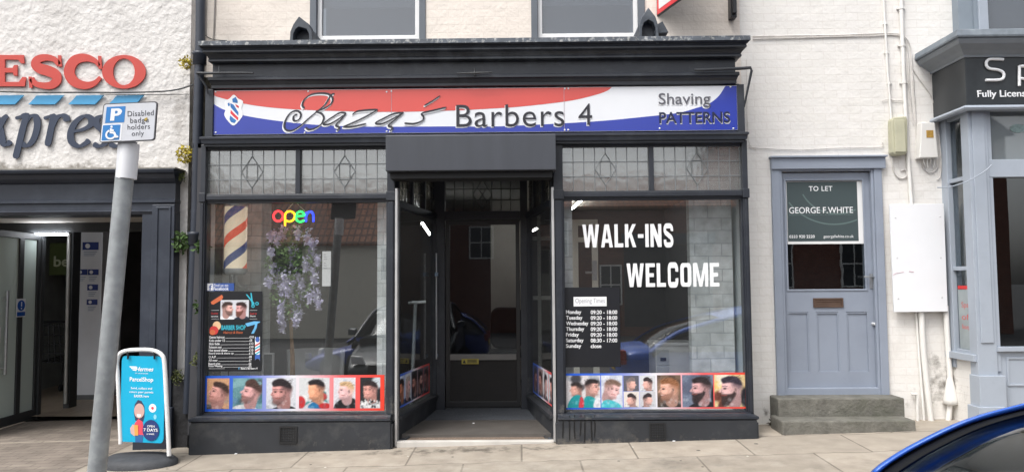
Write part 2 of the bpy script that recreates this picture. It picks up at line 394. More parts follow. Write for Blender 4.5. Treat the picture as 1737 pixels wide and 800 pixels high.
def head(cv, cx, cy, r, face=-1, skin=(222, 178, 155), hair=(45, 36, 34), beard=0, turn=1.0, tilt=0, top=1.0, fade=.6, shirt=None, bc=None, ear=True, smile=False, look=True):
    """head and shoulders seen from the side or three-quarter; face = -1 looks left, 1 right; turn 0 = frontal"""
    r *= .88; ca, sa = math.cos(tilt), math.sin(tilt)
    def T(x, y): x *= -face; return (cx+(x*ca-y*sa)*r, cy+(x*sa+y*ca)*r)      # model faces -x
    skin = (skin[0], skin[1]*.98, min(255, skin[2]*1.06)); dk = tuple(v*.76 for v in skin); dk2 = tuple(v*.55 for v in skin); lt = tuple(min(255, v*1.13) for v in skin)
    if shirt: cv.poly([T(-1.5, -2.6), T(-1.2, -1.75), T(-.3, -1.3), T(.9, -1.25), T(1.6, -1.7), T(1.9, -2.6)], shirt)
    cv.poly([T(-.25, -.6), T(.75, -.3), T(.85, -1.4), T(.2, -1.75), T(-.35, -1.3)], dk)
    prof = [T(.75, .55), T(.2, .98), T(-.45, .95), T(-.78, .6), T(-.82, .2), T(-.80-.12*turn, .05), T(-.85-.28*turn, -.2), T(-.82-.06*turn, -.3), T(-.8-.08*turn, -.45), T(-.74, -.6), T(-.76, -.85), T(-.5, -1.05), T(-.1, -.95), T(.4, -.6), T(.8, -.1)]
    cv.poly(prof, skin, .02)
    ex, ey = T(.55, -.1); cv.ell(*T(.3, -.25), .55*r, .6*r, dk, 0, .9, .45)
    cv.ell(*T(-.45, .42), .35*r, .25*r, lt, 0, .9, .75); cv.ell(*T(-.35, -.2), .25*r, .22*r, lt, 0, 1.0, .6); cv.ell(*T(-.3, -.95), .5*r, .2*r, dk2, 0, 1.0, .45)
    if turn < .6: cv.ell(*T(.45, -.1), .3*r, .7*r, dk, 0, .9, .35)
    hl = tuple(min(255, v+28) for v in hair)
    # fade, then the top
    mixc = lambda k: tuple(hair[i]*k+skin[i]*(1-k) for i in range(3))
    cv.poly([T(.88, .5), T(.3, .7), T(.22, .25), T(.45, .0), T(.55, -.45), T(.84, -.40), T(.92, .1)], mixc(.25+.3*fade), .16*r+.01, .9)
    cv.poly([T(.94, .6), T(.2, .85), T(.12, .38), T(.42, .22), T(.93, .12)], mixc(.55+.4*fade), .16*r+.01, .95)
    cv.ell(*T(-.1, -.1), .5*r, .5*r, tuple(min(255, v*1.05) for v in skin), 0, 1.2, .35)
    cv.poly([T(-.70, .56), T(-.86, .84+.06*top), T(-.55, 1.08*top), T(0, 1.2*top), T(.55, 1.1), T(.92, .72), T(.95, .38), T(.55, .48), T(.15, .60), T(-.3, .60)], hair, .025)
    for k in range(34):
        a = cv.rng.uniform(-.8, .85); q = cv.rng.uniform(.7, 1.2); cv.line([T(a, q-.05), T(a+.25, q+.06)], .05*r, hl if k % 2 else tuple(v*.6 for v in hair), .5)
    if beard:
        b = bc or hair
        cv.poly([T(.38, .0), T(.12, -.35), T(-.45, -.42), T(-.88, -.42), T(-.86, -.75), T(-.82, -1.0-.25*beard), T(-.4, -1.15-.25*beard), T(.1, -.95), T(.45, -.45)], b, .05*r+.01, min(.95, .12+.75*beard))
    if ear: cv.ell(*T(.42, -.02), .14*r, .24*r, dk, 0, .3, .95); cv.ell(*T(.43, 0), .07*r, .14*r, dk2, 0, .5, .8)
    if look:
        cv.ell(*T(-.53, .12), .2*r, .12*r, dk, tilt, .9, .7); cv.ell(*T(-.55, .08), .12*r, .06*r, (40, 28, 28), tilt, .6, .95); cv.line([T(-.80, -.02), T(-.86, -.24), T(-.70, -.30)], .05*r, dk2, .7); cv.line([T(-.78, .27), T(-.55, .33), T(-.30, .29)], .06*r, tuple(v*1.1 for v in hair), .7)
        if turn < .6: cv.ell(*T(.03, .12), .2*r, .12*r, dk, tilt, .9, .7); cv.ell(*T(.02, .08), .12*r, .06*r, (40, 28, 28), tilt, .6, .95); cv.line([T(-.15, .29), T(.05, .33), T(.26, .27)], .06*r, tuple(v*1.1 for v in hair), .7)
        mx = -.62 if turn > .6 else -.35
        cv.line([T(mx-.2, -.52), T(mx, -.55), T(mx+.25, -.5)], .07*r, (150, 80, 75), .9)
        if smile: cv.line([T(mx-.16, -.5), T(mx+.2, -.48)], .05*r, (245, 240, 235), .9)
        cv.line([T(-.9, -.28), T(-.7, -.3)], .06*r, dk2, .8)

def shape2d(loops, Y, material, parent, name, th=.004, label=None):
    """flat cut-out letter or mark from closed loops of (x,z), holes by even-odd, front at y = Y"""
    cu = bpy.data.curves.new('shp', 'CURVE'); cu.dimensions = '2D'; cu.fill_mode = 'BOTH'; cu.extrude = th/2
    for lp in loops:
        sp = cu.splines.new('POLY'); sp.points.add(len(lp)-1); sp.use_cyclic_u = True
        for p, q in zip(sp.points, lp): p.co = (q[0], q[1], 0, 1)
    ob = bpy.data.objects.new('shp', cu); col.objects.link(ob); dg = bpy.context.evaluated_depsgraph_get(); dg.update()
    me = bpy.data.meshes.new_from_object(ob.evaluated_get(dg)); bpy.data.objects.remove(ob); bpy.data.curves.remove(cu)
    for v in me.vertices: x, y, z = v.co; v.co = (x, Y+th/2-z, y)
    me.name = name; me.materials.clear(); me.materials.append(material)
    o = bpy.data.objects.new(name, me); col.objects.link(o)
    if parent: o.parent = parent
    if label: o['label'] = label
    return o
def stroke_loop(pts, wd, n=6, smooth=True):
    P = spline(pts, n) if smooth else [Vector(p) for p in pts]; L = []; Q = []; N = len(P)
    for i, p in enumerate(P):
        d = (P[min(i+1, N-1)]-P[max(i-1, 0)]).normalized(); nr = Vector((-d.y, d.x)); ww = wd(i/(N-1)) if callable(wd) else wd
        L.append((p.x+nr.x*ww/2, p.y+nr.y*ww/2)); Q.append((p.x-nr.x*ww/2, p.y-nr.y*ww/2))
    return L+Q[::-1]
def ellipse(cx, cy, rx, ry, n=40, a0=0, a1=2*math.pi, full=True):
    m = n if full else n+1
    return [(cx+rx*math.cos(a0+(a1-a0)*k/n), cy+ry*math.sin(a0+(a1-a0)*k/n)) for k in range(m)]
def rrect(x0, x1, z0, z1, r, n=5):
    o = []
    for cx, cz, a in ((x1-r, z1-r, 0), (x0+r, z1-r, 90), (x0+r, z0+r, 180), (x1-r, z0+r, 270)):
        o += [(cx+r*math.cos(R(a+90*k/n)), cz+r*math.sin(R(a+90*k/n))) for k in range(n+1)]
    return o
def pxl(pts, Y): return [(X(a, b, Y), Z(a, b, Y)) for a, b in pts]

# ------------------------------------------------------------------ materials
M_SHOP = mat('shop_paint', (39, 43, 51), .42, var=.16, scale=3, bump=.06, bscale=45, dirt=(82, 86, 90), dscale=4.5, damt=.28, spots=[((-.4, -.06, .3), (4, 1, .35), (104, 102, 98), .6, 22), ((-.4, -.1, 3.42), (4, 1, .25), (88, 94, 100), .5, 5)])
M_SHOPLOW = mat('shop_paint_low', (44, 47, 52), .5, var=.18, scale=4, bump=.05, bscale=40, dirt=(96, 96, 94), dscale=3.6, damt=.45, spots=[((.45, -.14, .02), (5, 1, .14), (112, 106, 98), .7, 14)])
M_LEAD = mat('lead_sheet', (80, 86, 94), .6, var=.35, scale=14, bump=.2, bscale=30, dirt=(225, 225, 220), dscale=22, damt=.75)
M_SHUT = mat('shutter_paint', (64, 67, 74), .38, var=.08, scale=2, dirt=(80, 84, 90), dscale=1.6, damt=.25, stretch=(4, 4, .6))
M_STEEL = mat('brushed_steel', (186, 188, 190), .35, metal=.8, var=.1, scale=30)
M_CREAM = brick('cream_brick', (225, 216, 206), (223, 213, 203), (219, 209, 199), .225, .075, .006, .75, bump=.16, noise=.035, nscale=4, dirt=(178, 166, 154), damt=.12, fine=.3, fscale=35, cbump=.25, dscale=3)
M_WHITE = brick('white_brick', (227, 224, 220), (224, 221, 216), (220, 216, 211), .225, .075, .006, .75, bump=.16, noise=.03, nscale=3, dirt=(172, 166, 158), damt=.32, fine=.3, fscale=30, cbump=.16, dscale=3, spots=[((X(1590, 640, .42)-0, .42, Z(1590, 640, .42)), (.45, 1, .60), (92, 86, 78), .75, 6), ((X(1300, 700, .42), .42, Z(1300, 700, .42)), (.10, 1, .15), (80, 72, 62), .7, 12), ((3.2, .42, .25), (1.6, 1, .14), (120, 112, 102), .6, 6)])
M_RENDER = mat('rough_render', (214, 211, 208), .9, var=.05, scale=5, bump=1.0, bscale=16, dirt=(120, 112, 102), dscale=2.3, damt=.22, spots=[((-5, .26, Z(150, 284, .26)), (6, 1, .14), (96, 88, 76), .85, 6), ((-3.2, .26, 3.0), (.25, 1, 1.3), (110, 100, 88), .45, 6)])
M_RUBBLE = mat('mossy_rubble', (68, 64, 56), .95, var=.5, scale=12, bump=1, bscale=14, dirt=(58, 70, 38), dscale=6, damt=.8)
M_NAVY = mat('navy_paint', (42, 48, 60), .45, var=.12, scale=3, dirt=(84, 90, 98), dscale=3, damt=.3)
M_BLUEG = mat('blue_grey_paint', (140, 148, 162), .45, var=.06, scale=3, bump=.03, bscale=50, dirt=(116, 124, 138), dscale=2, damt=.3)
M_BAY = mat('pale_blue_paint', (160, 168, 179), .45, var=.07, scale=3, bump=.03, bscale=50, dirt=(116, 124, 134), dscale=3, damt=.3)
M_STONE = mat('step_stone', (108, 106, 99), .9, var=.25, scale=9, bump=.5, bscale=40, dirt=(78, 80, 66), dscale=3, damt=.7)
M_WPLASTIC = mat('white_plastic', (226, 226, 226), .4, var=.02)
M_WPAINT = mat('white_paint', (222, 220, 216), .5, var=.05, dirt=(170, 165, 155), dscale=6, damt=.25)
M_BLACK = mat('black_print', (24, 26, 31), .4, var=.1)
M_DARK = mat('dark_interior', (54, 53, 54), .8, var=.2)
M_VINYL = mat('white_vinyl', (235, 236, 238), .4, var=.01)
M_DKLET = mat('dark_letter', (42, 42, 50), .35, var=.1)
M_CLEAR = glass('window_glass', (.97, .98, .978), 1.3, add=.095, bump=.02, bscale=1.2, diffuse=(206, 210, 210), dfac=.014)
M_DOORG = glass('door_glass', (.74, .77, .8), 1.0, add=.02, bump=.015, bscale=1.5)
M_LEADED = glass('leaded_glass', (.80, .83, .83), 2.2, .08, bump=.06, bscale=14, diffuse=(196, 200, 200), dfac=.2, add=.10)
M_SASHG = glass('sash_glass', (.6, .64, .68), 1.2, .02, bump=.03, bscale=1.5, diffuse=(104, 110, 120), dfac=.35, add=.08)
M_CAME = mat('lead_came', (120, 124, 126), .5, var=.15)
M_GREYWALLP = brick('grey_brick_wallpaper', (232, 236, 238), (204, 211, 214), (186, 193, 197), .25, .118, .006, .7, bump=.3, noise=.22, nscale=10, dirt=(150, 158, 164), damt=.5, dscale=5, fine=.1)

# ------------------------------------------------------------------ ground, pavement, road
mb = MB(); xs = [-400, -60, -20, -9, -6, -3, 0, 3, 6, 9, 20, 60, 400]; ys = [30, 10, 2, -3, -4, -7, -11, -24, -60, -400]
mb.add([(x, y, rz(y)-.06) for y in ys for x in xs], [(j*len(xs)+i, (j+1)*len(xs)+i, (j+1)*len(xs)+i+1, j*len(xs)+i+1) for j in range(len(ys)-1) for i in range(len(xs)-1)])
mb.build('ground', mat('asphalt', (74, 74, 75), .9, var=.25, scale=2, bump=.4, bscale=120, dirt=(90, 88, 86), dscale=.4), kind='structure')
M_FLAG = brick('flagstone', (162, 152, 139), (150, 141, 129), (116, 108, 98), .92, .62, .009, .85, 'XY', .5, .12, 6, dirt=(134, 125, 113), damt=.35, fine=.2, fscale=120, spots=[((-.5, -.25, 0), (3.2, .35, 1), (84, 78, 70), .85, 9), ((0, -1.5, 0), (9, 3, 1), (120, 112, 102), .65, 2.2), ((0, -.9, 0), (9, 2, 1), (186, 178, 166), .35, 5), ((1.2, -.9, 0), (1.2, .5, 1), (96, 90, 82), .6, 5), ((3, .3, 0), (2, .4, 1), (96, 98, 76), .8, 6), ((-3.2, -.3, 0), (.8, .6, 1), (86, 80, 72), .8, 7)])
def sheet(x0, x1, y0, y1, dz, n=8):
    m = MB(); nx = n; ny = 4; v = []
    for j in range(ny+1):
        for i in range(nx+1):
            x = x0+(x1-x0)*i/nx; y = y0+(y1-y0)*j/ny; v.append((x, y, gz(x, y)+dz))
    m.add(v, [(j*(nx+1)+i, j*(nx+1)+i+1, (j+1)*(nx+1)+i+1, (j+1)*(nx+1)+i) for j in range(ny) for i in range(nx)])
    return m
sheet(-9, 9, -2.80, .6, 0, 18).build('pavement', M_FLAG, kind='structure')
mk = MB()
for i in range(20):
    x = -9+i*.9; a, b = gz(x, -2.87), gz(x+.9, -2.87)
    mk.add([(x+dx, yy, zz+dz) for dx, zz in ((0.004, a), (.892, b)) for yy, dz in ((-2.95, -.28), (-2.95, -.012), (-2.94, .001), (-2.803, .003), (-2.803, -.28))],
           [(0, 5, 6, 1), (1, 6, 7, 2), (2, 7, 8, 3), (3, 8, 9, 4), (0, 1, 2, 3, 4), (9, 8, 7, 6, 5)])
mk.build('kerb', mat('kerb_stone', (150, 146, 140), .9, var=.2, scale=8, bump=.3), kind='structure')
M_PAVER = brick('block_paving', (136, 126, 116), (122, 112, 103), (104, 96, 88), .2, .1, .006, .9, 'XY', .6, .2, 5, fine=.2)
tx0, tx1 = -6.6, -3.62
sheet(tx0, tx1, -1.9, 1.8, .004, 8).build('brick_paving', M_PAVER, kind='structure')

# ------------------------------------------------------------------ barber shop building
YW = .42                       # upper wall plane
ZT = 5.3
shop = thing('barber_shop', 'cream brick shop building with a dark grey shopfront, leaded top lights and a recessed entrance', 'shop building', (-.4, 0, 0))
SH = Vector((-.4, 0, 0))
_ob = MB.build
def part(m, name, mats, **k):           # a part of the barber shop given in world coordinates
    p = k.pop('parent', shop); off = k.pop('off', SH)
    lx, ly, lz = k.pop('loc', (0, 0, 0))
    return m.build(name, mats, p, loc=(lx-off.x, ly-off.y, lz-off.z), **k)
XL, XR = -2.824, 2.0
# upper wall with two sash windows
zc = 3.53
wl = RC(528, 0, 722, 62, YW); wr = RC(902, 0, 1095, 60, YW)
def P0(px, py=30): return X(px, py, YW)
w1 = (P0(526), P0(722)); w2 = (P0(901), P0(1094))
zs = 3.75
m = MB()
for a, b in ((-3.02, w1[0]), (w1[1], w2[0]), (w2[1], 2.13)): m.box(a, b, YW, YW+.3, 2.7, ZT)
for a, b in (w1, w2): m.box(a, b, YW, YW+.3, 2.7, zs-.03); m.box(a, b, YW, YW+.3, 5.05, ZT)
part(m, 'wall', M_CREAM)
M_REVEAL = mat('window_surround_paint', (96, 102, 110), .6, var=.1, dirt=(70, 75, 82), damt=.4)
for a, b in (w1, w2):
    m = MB(); m.frame(a, b, zs-.03, 5.05, .062, YW-.012, YW+.12, tb=.03)
    sur = part(m, 'window_surround', M_REVEAL, bevel=.003)
    m = MB(); m.frame(a+.064, b-.064, zs+.002, 5.04, .042, YW+.03, YW+.10, tb=.055)
    m.box(a+.11, b-.11, YW+.04, YW+.09, 4.33, 4.37)
    fr = part(m, 'sash_window', mat('sash_white', (228, 228, 228), .45, var=.03), bevel=.004)
    m = MB(); m.box(a+.10, b-.10, YW+.06, YW+.066, zs+.05, 5.0); m.build('pane', M_SASHG, fr)
    m = MB(); m.box(a+.10, b-.10, YW+.12, YW+.135, Z(620, 6, YW), 5.0)
    m.build('blind', mat('blind_white', (232, 232, 230), .8, var=.02), fr)
    m = MB(); m.box(a+.08, b-.08, YW+.30, YW+.31, zs, 5.1); m.build('curtain', mat('grey_curtain', (112, 118, 126), .9, var=.06, stretch=(6, 1, .3)), fr)
# cornice, frieze, mouldings
yf = -.06
def pz(py, o, px=400): return Z(px, py, yf-o*.62)
prof = [(-.7, pz(71, .25)-.03), (.23, pz(70.5, .25)), (.245, pz(71.5, .25)), (.25, pz(75, .25)), (.235, pz(79, .25)), (.20, pz(79.5, .2)), (.19, pz(84, .19)), (.20, pz(85.5, .20)), (.20, pz(88, .2)), (.185, pz(89.5, .185)),
        (.15, pz(92.5, .15)), (.115, pz(97, .115)), (.10, pz(100, .10)), (.11, pz(101, .11)), (.11, pz(104, .11)), (.09, pz(105, .09)), (.04, pz(107.5, .04)), (0.01, pz(109, 0)), (-.35, pz(109, 0))]
prof = [(o_*.62, z_) for o_, z_ in prof]
m = MB(); m.sweep(XL+.085, XR-.06, yf, YW-.002, prof, sf=.58); part(m, 'cornice', M_SHOP)
m = MB(); zq = pz(70.5, .25); m.sweep(XL+.085, XR-.06, yf-.006, YW-.002, [(.150, zq-.035), (.158, zq-.035), (.156, zq+.004), (.147, zq+.008), (-.45, zq-.006), (-.45, zq-.012), (.143, zq+.002), (.151, zq-.003)], sf=.6); part(m, 'lead_flashing', M_LEAD)
zf1, zf0 = pz(109, 0), pz(131, 0)
m = MB(); m.box(XL+.06, XR-.06, yf, YW-.003, zf0-.02, zf1+.01); part(m, 'frieze', M_SHOP)
prof = [(-.3, pz(131, .05)), (.045, pz(131, .05)), (.055, pz(132.5, .05)), (.055, pz(136.5, .055)), (.035, pz(138, .035)), (.03, pz(140, .03)), (.012, pz(145, .012)), (.012, pz(149.5, .012)), (-.002, pz(151, 0)), (-.3, pz(151, 0))]
m = MB(); m.sweep(XL+.06, XR-.06, yf, YW-.003, prof, sf=.4); part(m, 'fascia_moulding', M_SHOP)
zs1, zs0 = Z(400, 151, -.06), Z(400, 231, -.06)
m = MB(); m.box(XL+.02, XR-.02, -.03, .3, zs0-.02, zs1+.01); part(m, 'fascia_board', M_SHOP)
for a, b in ((348, 361.5), (1251.5, 1263)):
    m = MB(); m.box(X(a, 190, -.06), X(b, 190, -.06), -.065, .3, zs0-.01, zs1-.002); part(m, 'fascia_end_post', M_SHOP, bevel=.004)
prof = [(-.2, pz(231, .06)), (.05, pz(231.5, .06)), (.065, pz(233, .06)), (.065, pz(236, .06)), (.055, pz(237.5, .05)), (.05, pz(244, .05)), (.03, pz(246, .03)), (.03, pz(248.5, .03)), (.0, pz(250, 0)), (-.2, pz(250, 0))]
m = MB(); m.sweep(XL+.04, XR-.035, yf, YW-.003, prof); part(m, 'lower_moulding', M_SHOP)
ztl, ztb1, ztb0, zsill = 2.615, 2.215, 2.150, .262
xr0, xr1 = -1.105, .285                    # recess opening at the front
WL, WR = -2.815, 1.983
PIL = [(-2.86, WL), (-1.185, -1.115), (.30, .385), (WR, 2.03)]
for a, b in PIL:
    m = MB(); m.box(a, b, -.055, .09, .2, 2.66); m.box(a+.012, b-.012, -.066, -.05, .26, 2.13); m.box(a-.006, b+.006, -.075, -.02, ztb0-.008, ztb1+.008)
    part(m, 'pilaster', M_SHOP, bevel=.004)
for a, b, sx in ((WL, -1.185, 0), (.385, WR, 1)):
    mid = (X(507, 290) if sx == 0 else X(1104, 285))
    m = MB(); m.box(a, b, -.045, .05, ztb0, ztb1); m.box(a, b, -.06, -.045, ztb0+.012, ztb1-.012); part(m, 'transom_bar', M_SHOP, bevel=.004)
    m = MB(); m.box(a, b, -.03, .04, ztl, 2.66); part(m, 'window_head', M_SHOP, bevel=.003)
    m = MB(); m.box(mid-.022, mid+.022, -.035, .04, ztb1, ztl); part(m, 'mullion', M_SHOP, bevel=.004)
    for u, v in ((a, mid-.022), (mid+.022, b)):
        m = MB(); m.box(u, v, .0, .006, ztb1, ztl); lw = part(m, 'leaded_light', M_LEADED)
        m = MB(); wv = v-u; hh = ztl-ztb1; t = .0035; cxm = (u+v)/2
        for k in range(1, 8):
            xx = u+wv*k/8
            if k == 4: m.box(xx-t, xx+t, -.004, -.0005, ztb1, ztb1+hh*.16); m.box(xx-t, xx+t, -.004, -.0005, ztb1+hh*.86, ztl)
            else: m.box(xx-t, xx+t, -.004, -.0005, ztb1, ztl)
        for k in (1, 2): m.box(u, v, -.0062, -.0042, ztb1+hh*k/3-t, ztb1+hh*k/3+t)
        dz, dx, c = hh*.36, wv*.12, ztb1+hh*.5
        for q in (1, .5):
            for (p0, p1) in (((0, 1), (1, 0)), ((1, 0), (0, -1)), ((0, -1), (-1, 0)), ((-1, 0), (0, 1))):
                if q == .5:
                    p0, p1 = ((p0[0]+p1[0])/2, (p0[1]+p1[1])/2), ((-p1[0]+p0[0])/2, (-p1[1]+p0[1])/2)
                m.tube([(cxm+p0[0]*dx, -.008, c+p0[1]*dz), (cxm+p1[0]*dx, -.008, c+p1[1]*dz)], .0032, 4)
        o = m.build('lead_came', M_CAME, lw)
    m = MB(); m.box(a+.002, b-.002, .006, .012, zsill, ztb0); part(m, 'shop_window', M_CLEAR)
    m = MB(); m.frame(a, b, zsill-.03, ztb0, .010, -.03, .03, tb=.04, tt=.016); part(m, 'window_frame', M_SHOP, bevel=.003)
    # sill and stall riser
    bx0, bx1, rr = (X(320, 735, -.14), -1.118, 0) if sx == 0 else (.295, X(1287, 720, -.14), 1)
    prof = [(-.1, .262), (-.03, .262), (-.02, .255), (.0, .248), (.018, .244), (.02, .226), (.006, .215), (-.1, .21)]
    m = MB(); m.sweep(bx0+.02, bx1-.02, -.14, .3, prof, wl=(rr == 0), wr=(rr == 1)); part(m, 'sill', M_SHOP)
    m = MB(); m.box(bx0+.015, bx1-.015, -.15, .3, -.3, .212); m.box(bx0+.0, bx1-.0, -.138, .29, -.3, .19)
    rs = part(m, 'stallriser', M_SHOPLOW, bevel=.004)
    vx0, vx1, vz0, vz1 = RC(474, 722, 504, 751, -.15) if sx == 0 else RC(1101, 716, 1129, 745, -.15)
    m = MB(); m.frame(vx0, vx1, vz0, vz1, .012, -.160, -.150)
    for k in range(1, 7): m.box(vx0+.01, vx1-.01, -.156, -.1502, vz0+(vz1-vz0)*k/7-.003, vz0+(vz1-vz0)*k/7+.003); m.box(vx0+(vx1-vx0)*k/7-.003, vx0+(vx1-vx0)*k/7+.003, -.1535, -.1503, vz0+.01, vz1-.01)
    m.build('air_vent', mat('vent_iron', (30, 31, 33), .6), rs, loc=(0, 0, 0))
# dried drips on the right stall riser
M_DRIP = mat('dark_drip', (22, 23, 25), .35)
for k, (px, y0, y1) in enumerate(((966, 704, 746), (974, 702, 744), (985, 703, 738), (992, 703, 749), (1003, 704, 747), (1009, 703, 741), (955, 706, 742))):
    m = MB(); m.tube([tuple(pt(px+.6*math.sin(k), y0, -.152)), tuple(pt(px, (y0+y1)/2, -.152)), tuple(pt(px+1.2*math.sin(k*2), y1, -.152))], [.003, .006, .004], 6); part(m, 'paint_drip', M_DRIP)
# arched cornice ends (lead capped finials)
for px0, px1, pxa, pyt, pyb, wing in ((491, 530, 507, 28, 68, 0), (1084, 1130, 1100, 13, 63, 1)):
    Yf = -.20
    x0, x1, xa = X(px0, pyb, Yf), X(px1 if not wing else 1118, pyb, Yf), X(pxa, pyt, Yf)
    zb, zt = 3.50, Z(pxa, pyt, Yf)
    h = zt-zb; wv = x1-x0
    sil = lambda k: [(x0, zb), (x0+wv*.03, zb+h*.5), (x0+wv*.16, zb+h*.74), (xa, zt), (x1-wv*.16, zb+h*.74), (x1-wv*.03, zb+h*.5), (x1, zb)]
    m = MB(); m.prism([(a, b-.01) for a, b in sil(0)], Yf+.10, YW-.02)
    # raised pointed rim and gable hood
    o = sil(0); i = [(x0+wv*.14, zb+.0), (x0+wv*.16, zb+h*.42), (x0+wv*.26, zb+h*.58), (xa, zb+h*.66), (x1-wv*.26, zb+h*.58), (x1-wv*.16, zb+h*.42), (x1-wv*.14, zb+.0)]
    vs = [(a, Yf, b) for a, b in o]+[(a, Yf, b) for a, b in i]+[(a, Yf+.12, b) for a, b in o]+[(a, Yf+.12, b) for a, b in i]
    fs = []
    for k in range(6): fs += [(k, k+1, 7+k+1, 7+k), (14+k+1, 14+k, 21+k, 21+k+1), (k, 14+k, 14+k+1, k+1), (7+k, 7+k+1, 21+k+1, 21+k)]
    fs += [(0, 7, 21, 14), (6, 20, 27, 13)]
    m.add(vs, fs)
    fin = part(m, 'finial', mat('finial_paint', (62, 68, 76), .5, var=.25, scale=9, dirt=(120, 126, 132), dscale=4, damt=.5), bevel=.004)
    if wing:
        m = MB(); a = pxl([(1112, 44), (1123, 38), (1133, 56), (1110, 58)], Yf+.05); m.prism(a, Yf+.03, Yf+.3); m.build('lead_flap', MATS['finial_paint'], fin)
# roller shutter box over the entrance and its rails
bx0, bx1 = X(654, 260, -.27), X(943, 258, -.27)
zb0, zb1 = Z(800, 289, -.27), Z(800, 228.5, -.27)
m = MB(); m.box(bx0, bx1, -.27, .02, zb0, zb1); part(m, 'shutter_box', M_SHUT, bevel=.006)
m = MB(); m.box(bx0+.03, bx1-.03, -.2, .02, zb0-.055, zb0-.002); part(m, 'shutter_slot', mat('slot_black', (22, 23, 26), .6))
for a in (xr0-.004, xr1-.004):
    m = MB(); m.box(a, a+.022, -.075, .02, gz(a, -.07)+.005, 2.25); part(m, 'guide_rail', mat('rail_aluminium', (196, 196, 196), .4, metal=.5, var=.1), bevel=.003)
# awning arms on the frieze
ya = yf-.08
m = MB(); m.tube([pt(334, 124, ya), pt(345, 124.5, ya), pt(385, 124, ya), pt(430, 124, ya)], [.012, .013, .012, .008]); m.tube([pt(334, 124, ya), pt(350, 147, ya+.03), pt(353, 160, ya+.05)], .009)
m.tube([pt(372, 113, ya+.03), pt(372, 124, ya+.01)], .008)
part(m, 'awning_arm', M_SHOPLOW)
m = MB(); m.tube([pt(775, 124.5, ya), pt(805, 124, ya), pt(835, 123, ya)], [.006, .01, .007]); m.tube([pt(805, 117, ya+.04), pt(805, 128, ya)], .007); part(m, 'awning_arm', M_SHOPLOW)
m = MB(); m.tube([pt(1178, 118.5, ya), pt(1190, 119, ya), pt(1262, 116, ya), pt(1273, 115, ya), pt(1275, 120, ya), pt(1262, 182, ya+.09)], [.009, .014, .015, .014, .012, .008]); part(m, 'awning_arm', M_SHOPLOW)

# ---- entrance recess
YB = 1.32
zfl = lambda y: .035+.04*y
xbl, xbr = X(741, 500, YB), X(893, 500, YB)
m = MB(); m.add([(-1.17, -.02, .02), (.35, -.02, .02), (.36, YB+.1, .09), (-1.2, YB+.1, .09)], [(0, 1, 2, 3)])
part(m, 'entrance_floor', mat('grey_carpet', (78, 82, 88), .95, var=.25, scale=60, bump=.4, bscale=200))
m = MB(); m.box(-1.09, .28, -.09, -.015, -.1, .032); part(m, 'threshold', mat('threshold_stone', (196, 192, 186), .7, var=.12, dirt=(130, 126, 120), damt=.4), bevel=.005)
m = MB(); m.add([(-1.02, -.01, .026), (.22, -.01, .026), (.19, .16, .033), (-.99, .16, .033)], [(0, 1, 2, 3)]); part(m, 'coir_mat', mat('coir', (128, 112, 98), .95, var=.35, scale=120, bump=.6, bscale=200))
for a, b in (((-1.03, -.012), (-.995, .17)), ((.225, -.012), (.195, .17))): m = MB(); m.tube([(a[0], a[1], .03), (b[0], b[1], .037)], .012, 6); part(m, 'mat_edge', M_SHOPLOW)
def side(nx, ny, fx, fy):
    """one splayed side of the recess, built in its own frame: local x runs along the glass"""
    dx, dy = fx-nx, fy-ny; return math.hypot(dx, dy), math.atan2(dy, dx)
Ls, As = side(-1.085, .02, xbl, YB); Lr, Ar = side(xbr, YB, .275, .02)
for (L, ang, ox, oy, lft) in ((Ls, As, -1.085, .02, 1), (Lr, Ar, xbr, YB, 0)):
    kw = dict(rotz=ang, loc=(ox, oy, 0))
    m = MB(); m.box(0, L, .0, .08, -.1, .20); m.box(0, L, -.02, .09, .2, .235); part(m, 'side_stallriser', M_SHOPLOW, bevel=.003, **kw)
    m = MB(); m.box(.0, L, .03, .036, .235, 2.10); part(m, 'side_window', M_CLEAR, **kw)
    m = MB(); m.box(0, L, -.005, .07, 2.09, 2.15); m.box(0, L, -.012, .07, 2.555, 2.66)
    for u in (.0, L/3, 2*L/3, L): m.box(max(0, u-.02), min(L, u+.02), .0, .065, 2.15, 2.56)
    m.box(0, .03, .0, .065, .235, 2.09); m.box(L-.03, L, .0, .065, .235, 2.09)
    part(m, 'side_frame', M_SHOP, bevel=.003, **kw)
    m = MB(); m.box(0, L, .03, .036, 2.15, 2.56); lw = part(m, 'leaded_light', glass('side_leaded', (.8, .8, .78), 1.5, .1, bump=.4, bscale=16, diffuse=(200, 200, 190), dfac=.15), **kw)
    m = MB()
    for k in range(1, 15): m.box(L*k/15-.003, L*k/15+.003, .024, .0295, 2.15, 2.56)
    for k in (1, 2): m.box(0, L, .0215, .0235, 2.15+.137*k-.003, 2.15+.137*k+.003)
    m.build('lead_came', mat('dark_came', (40, 42, 44), .5), lw)
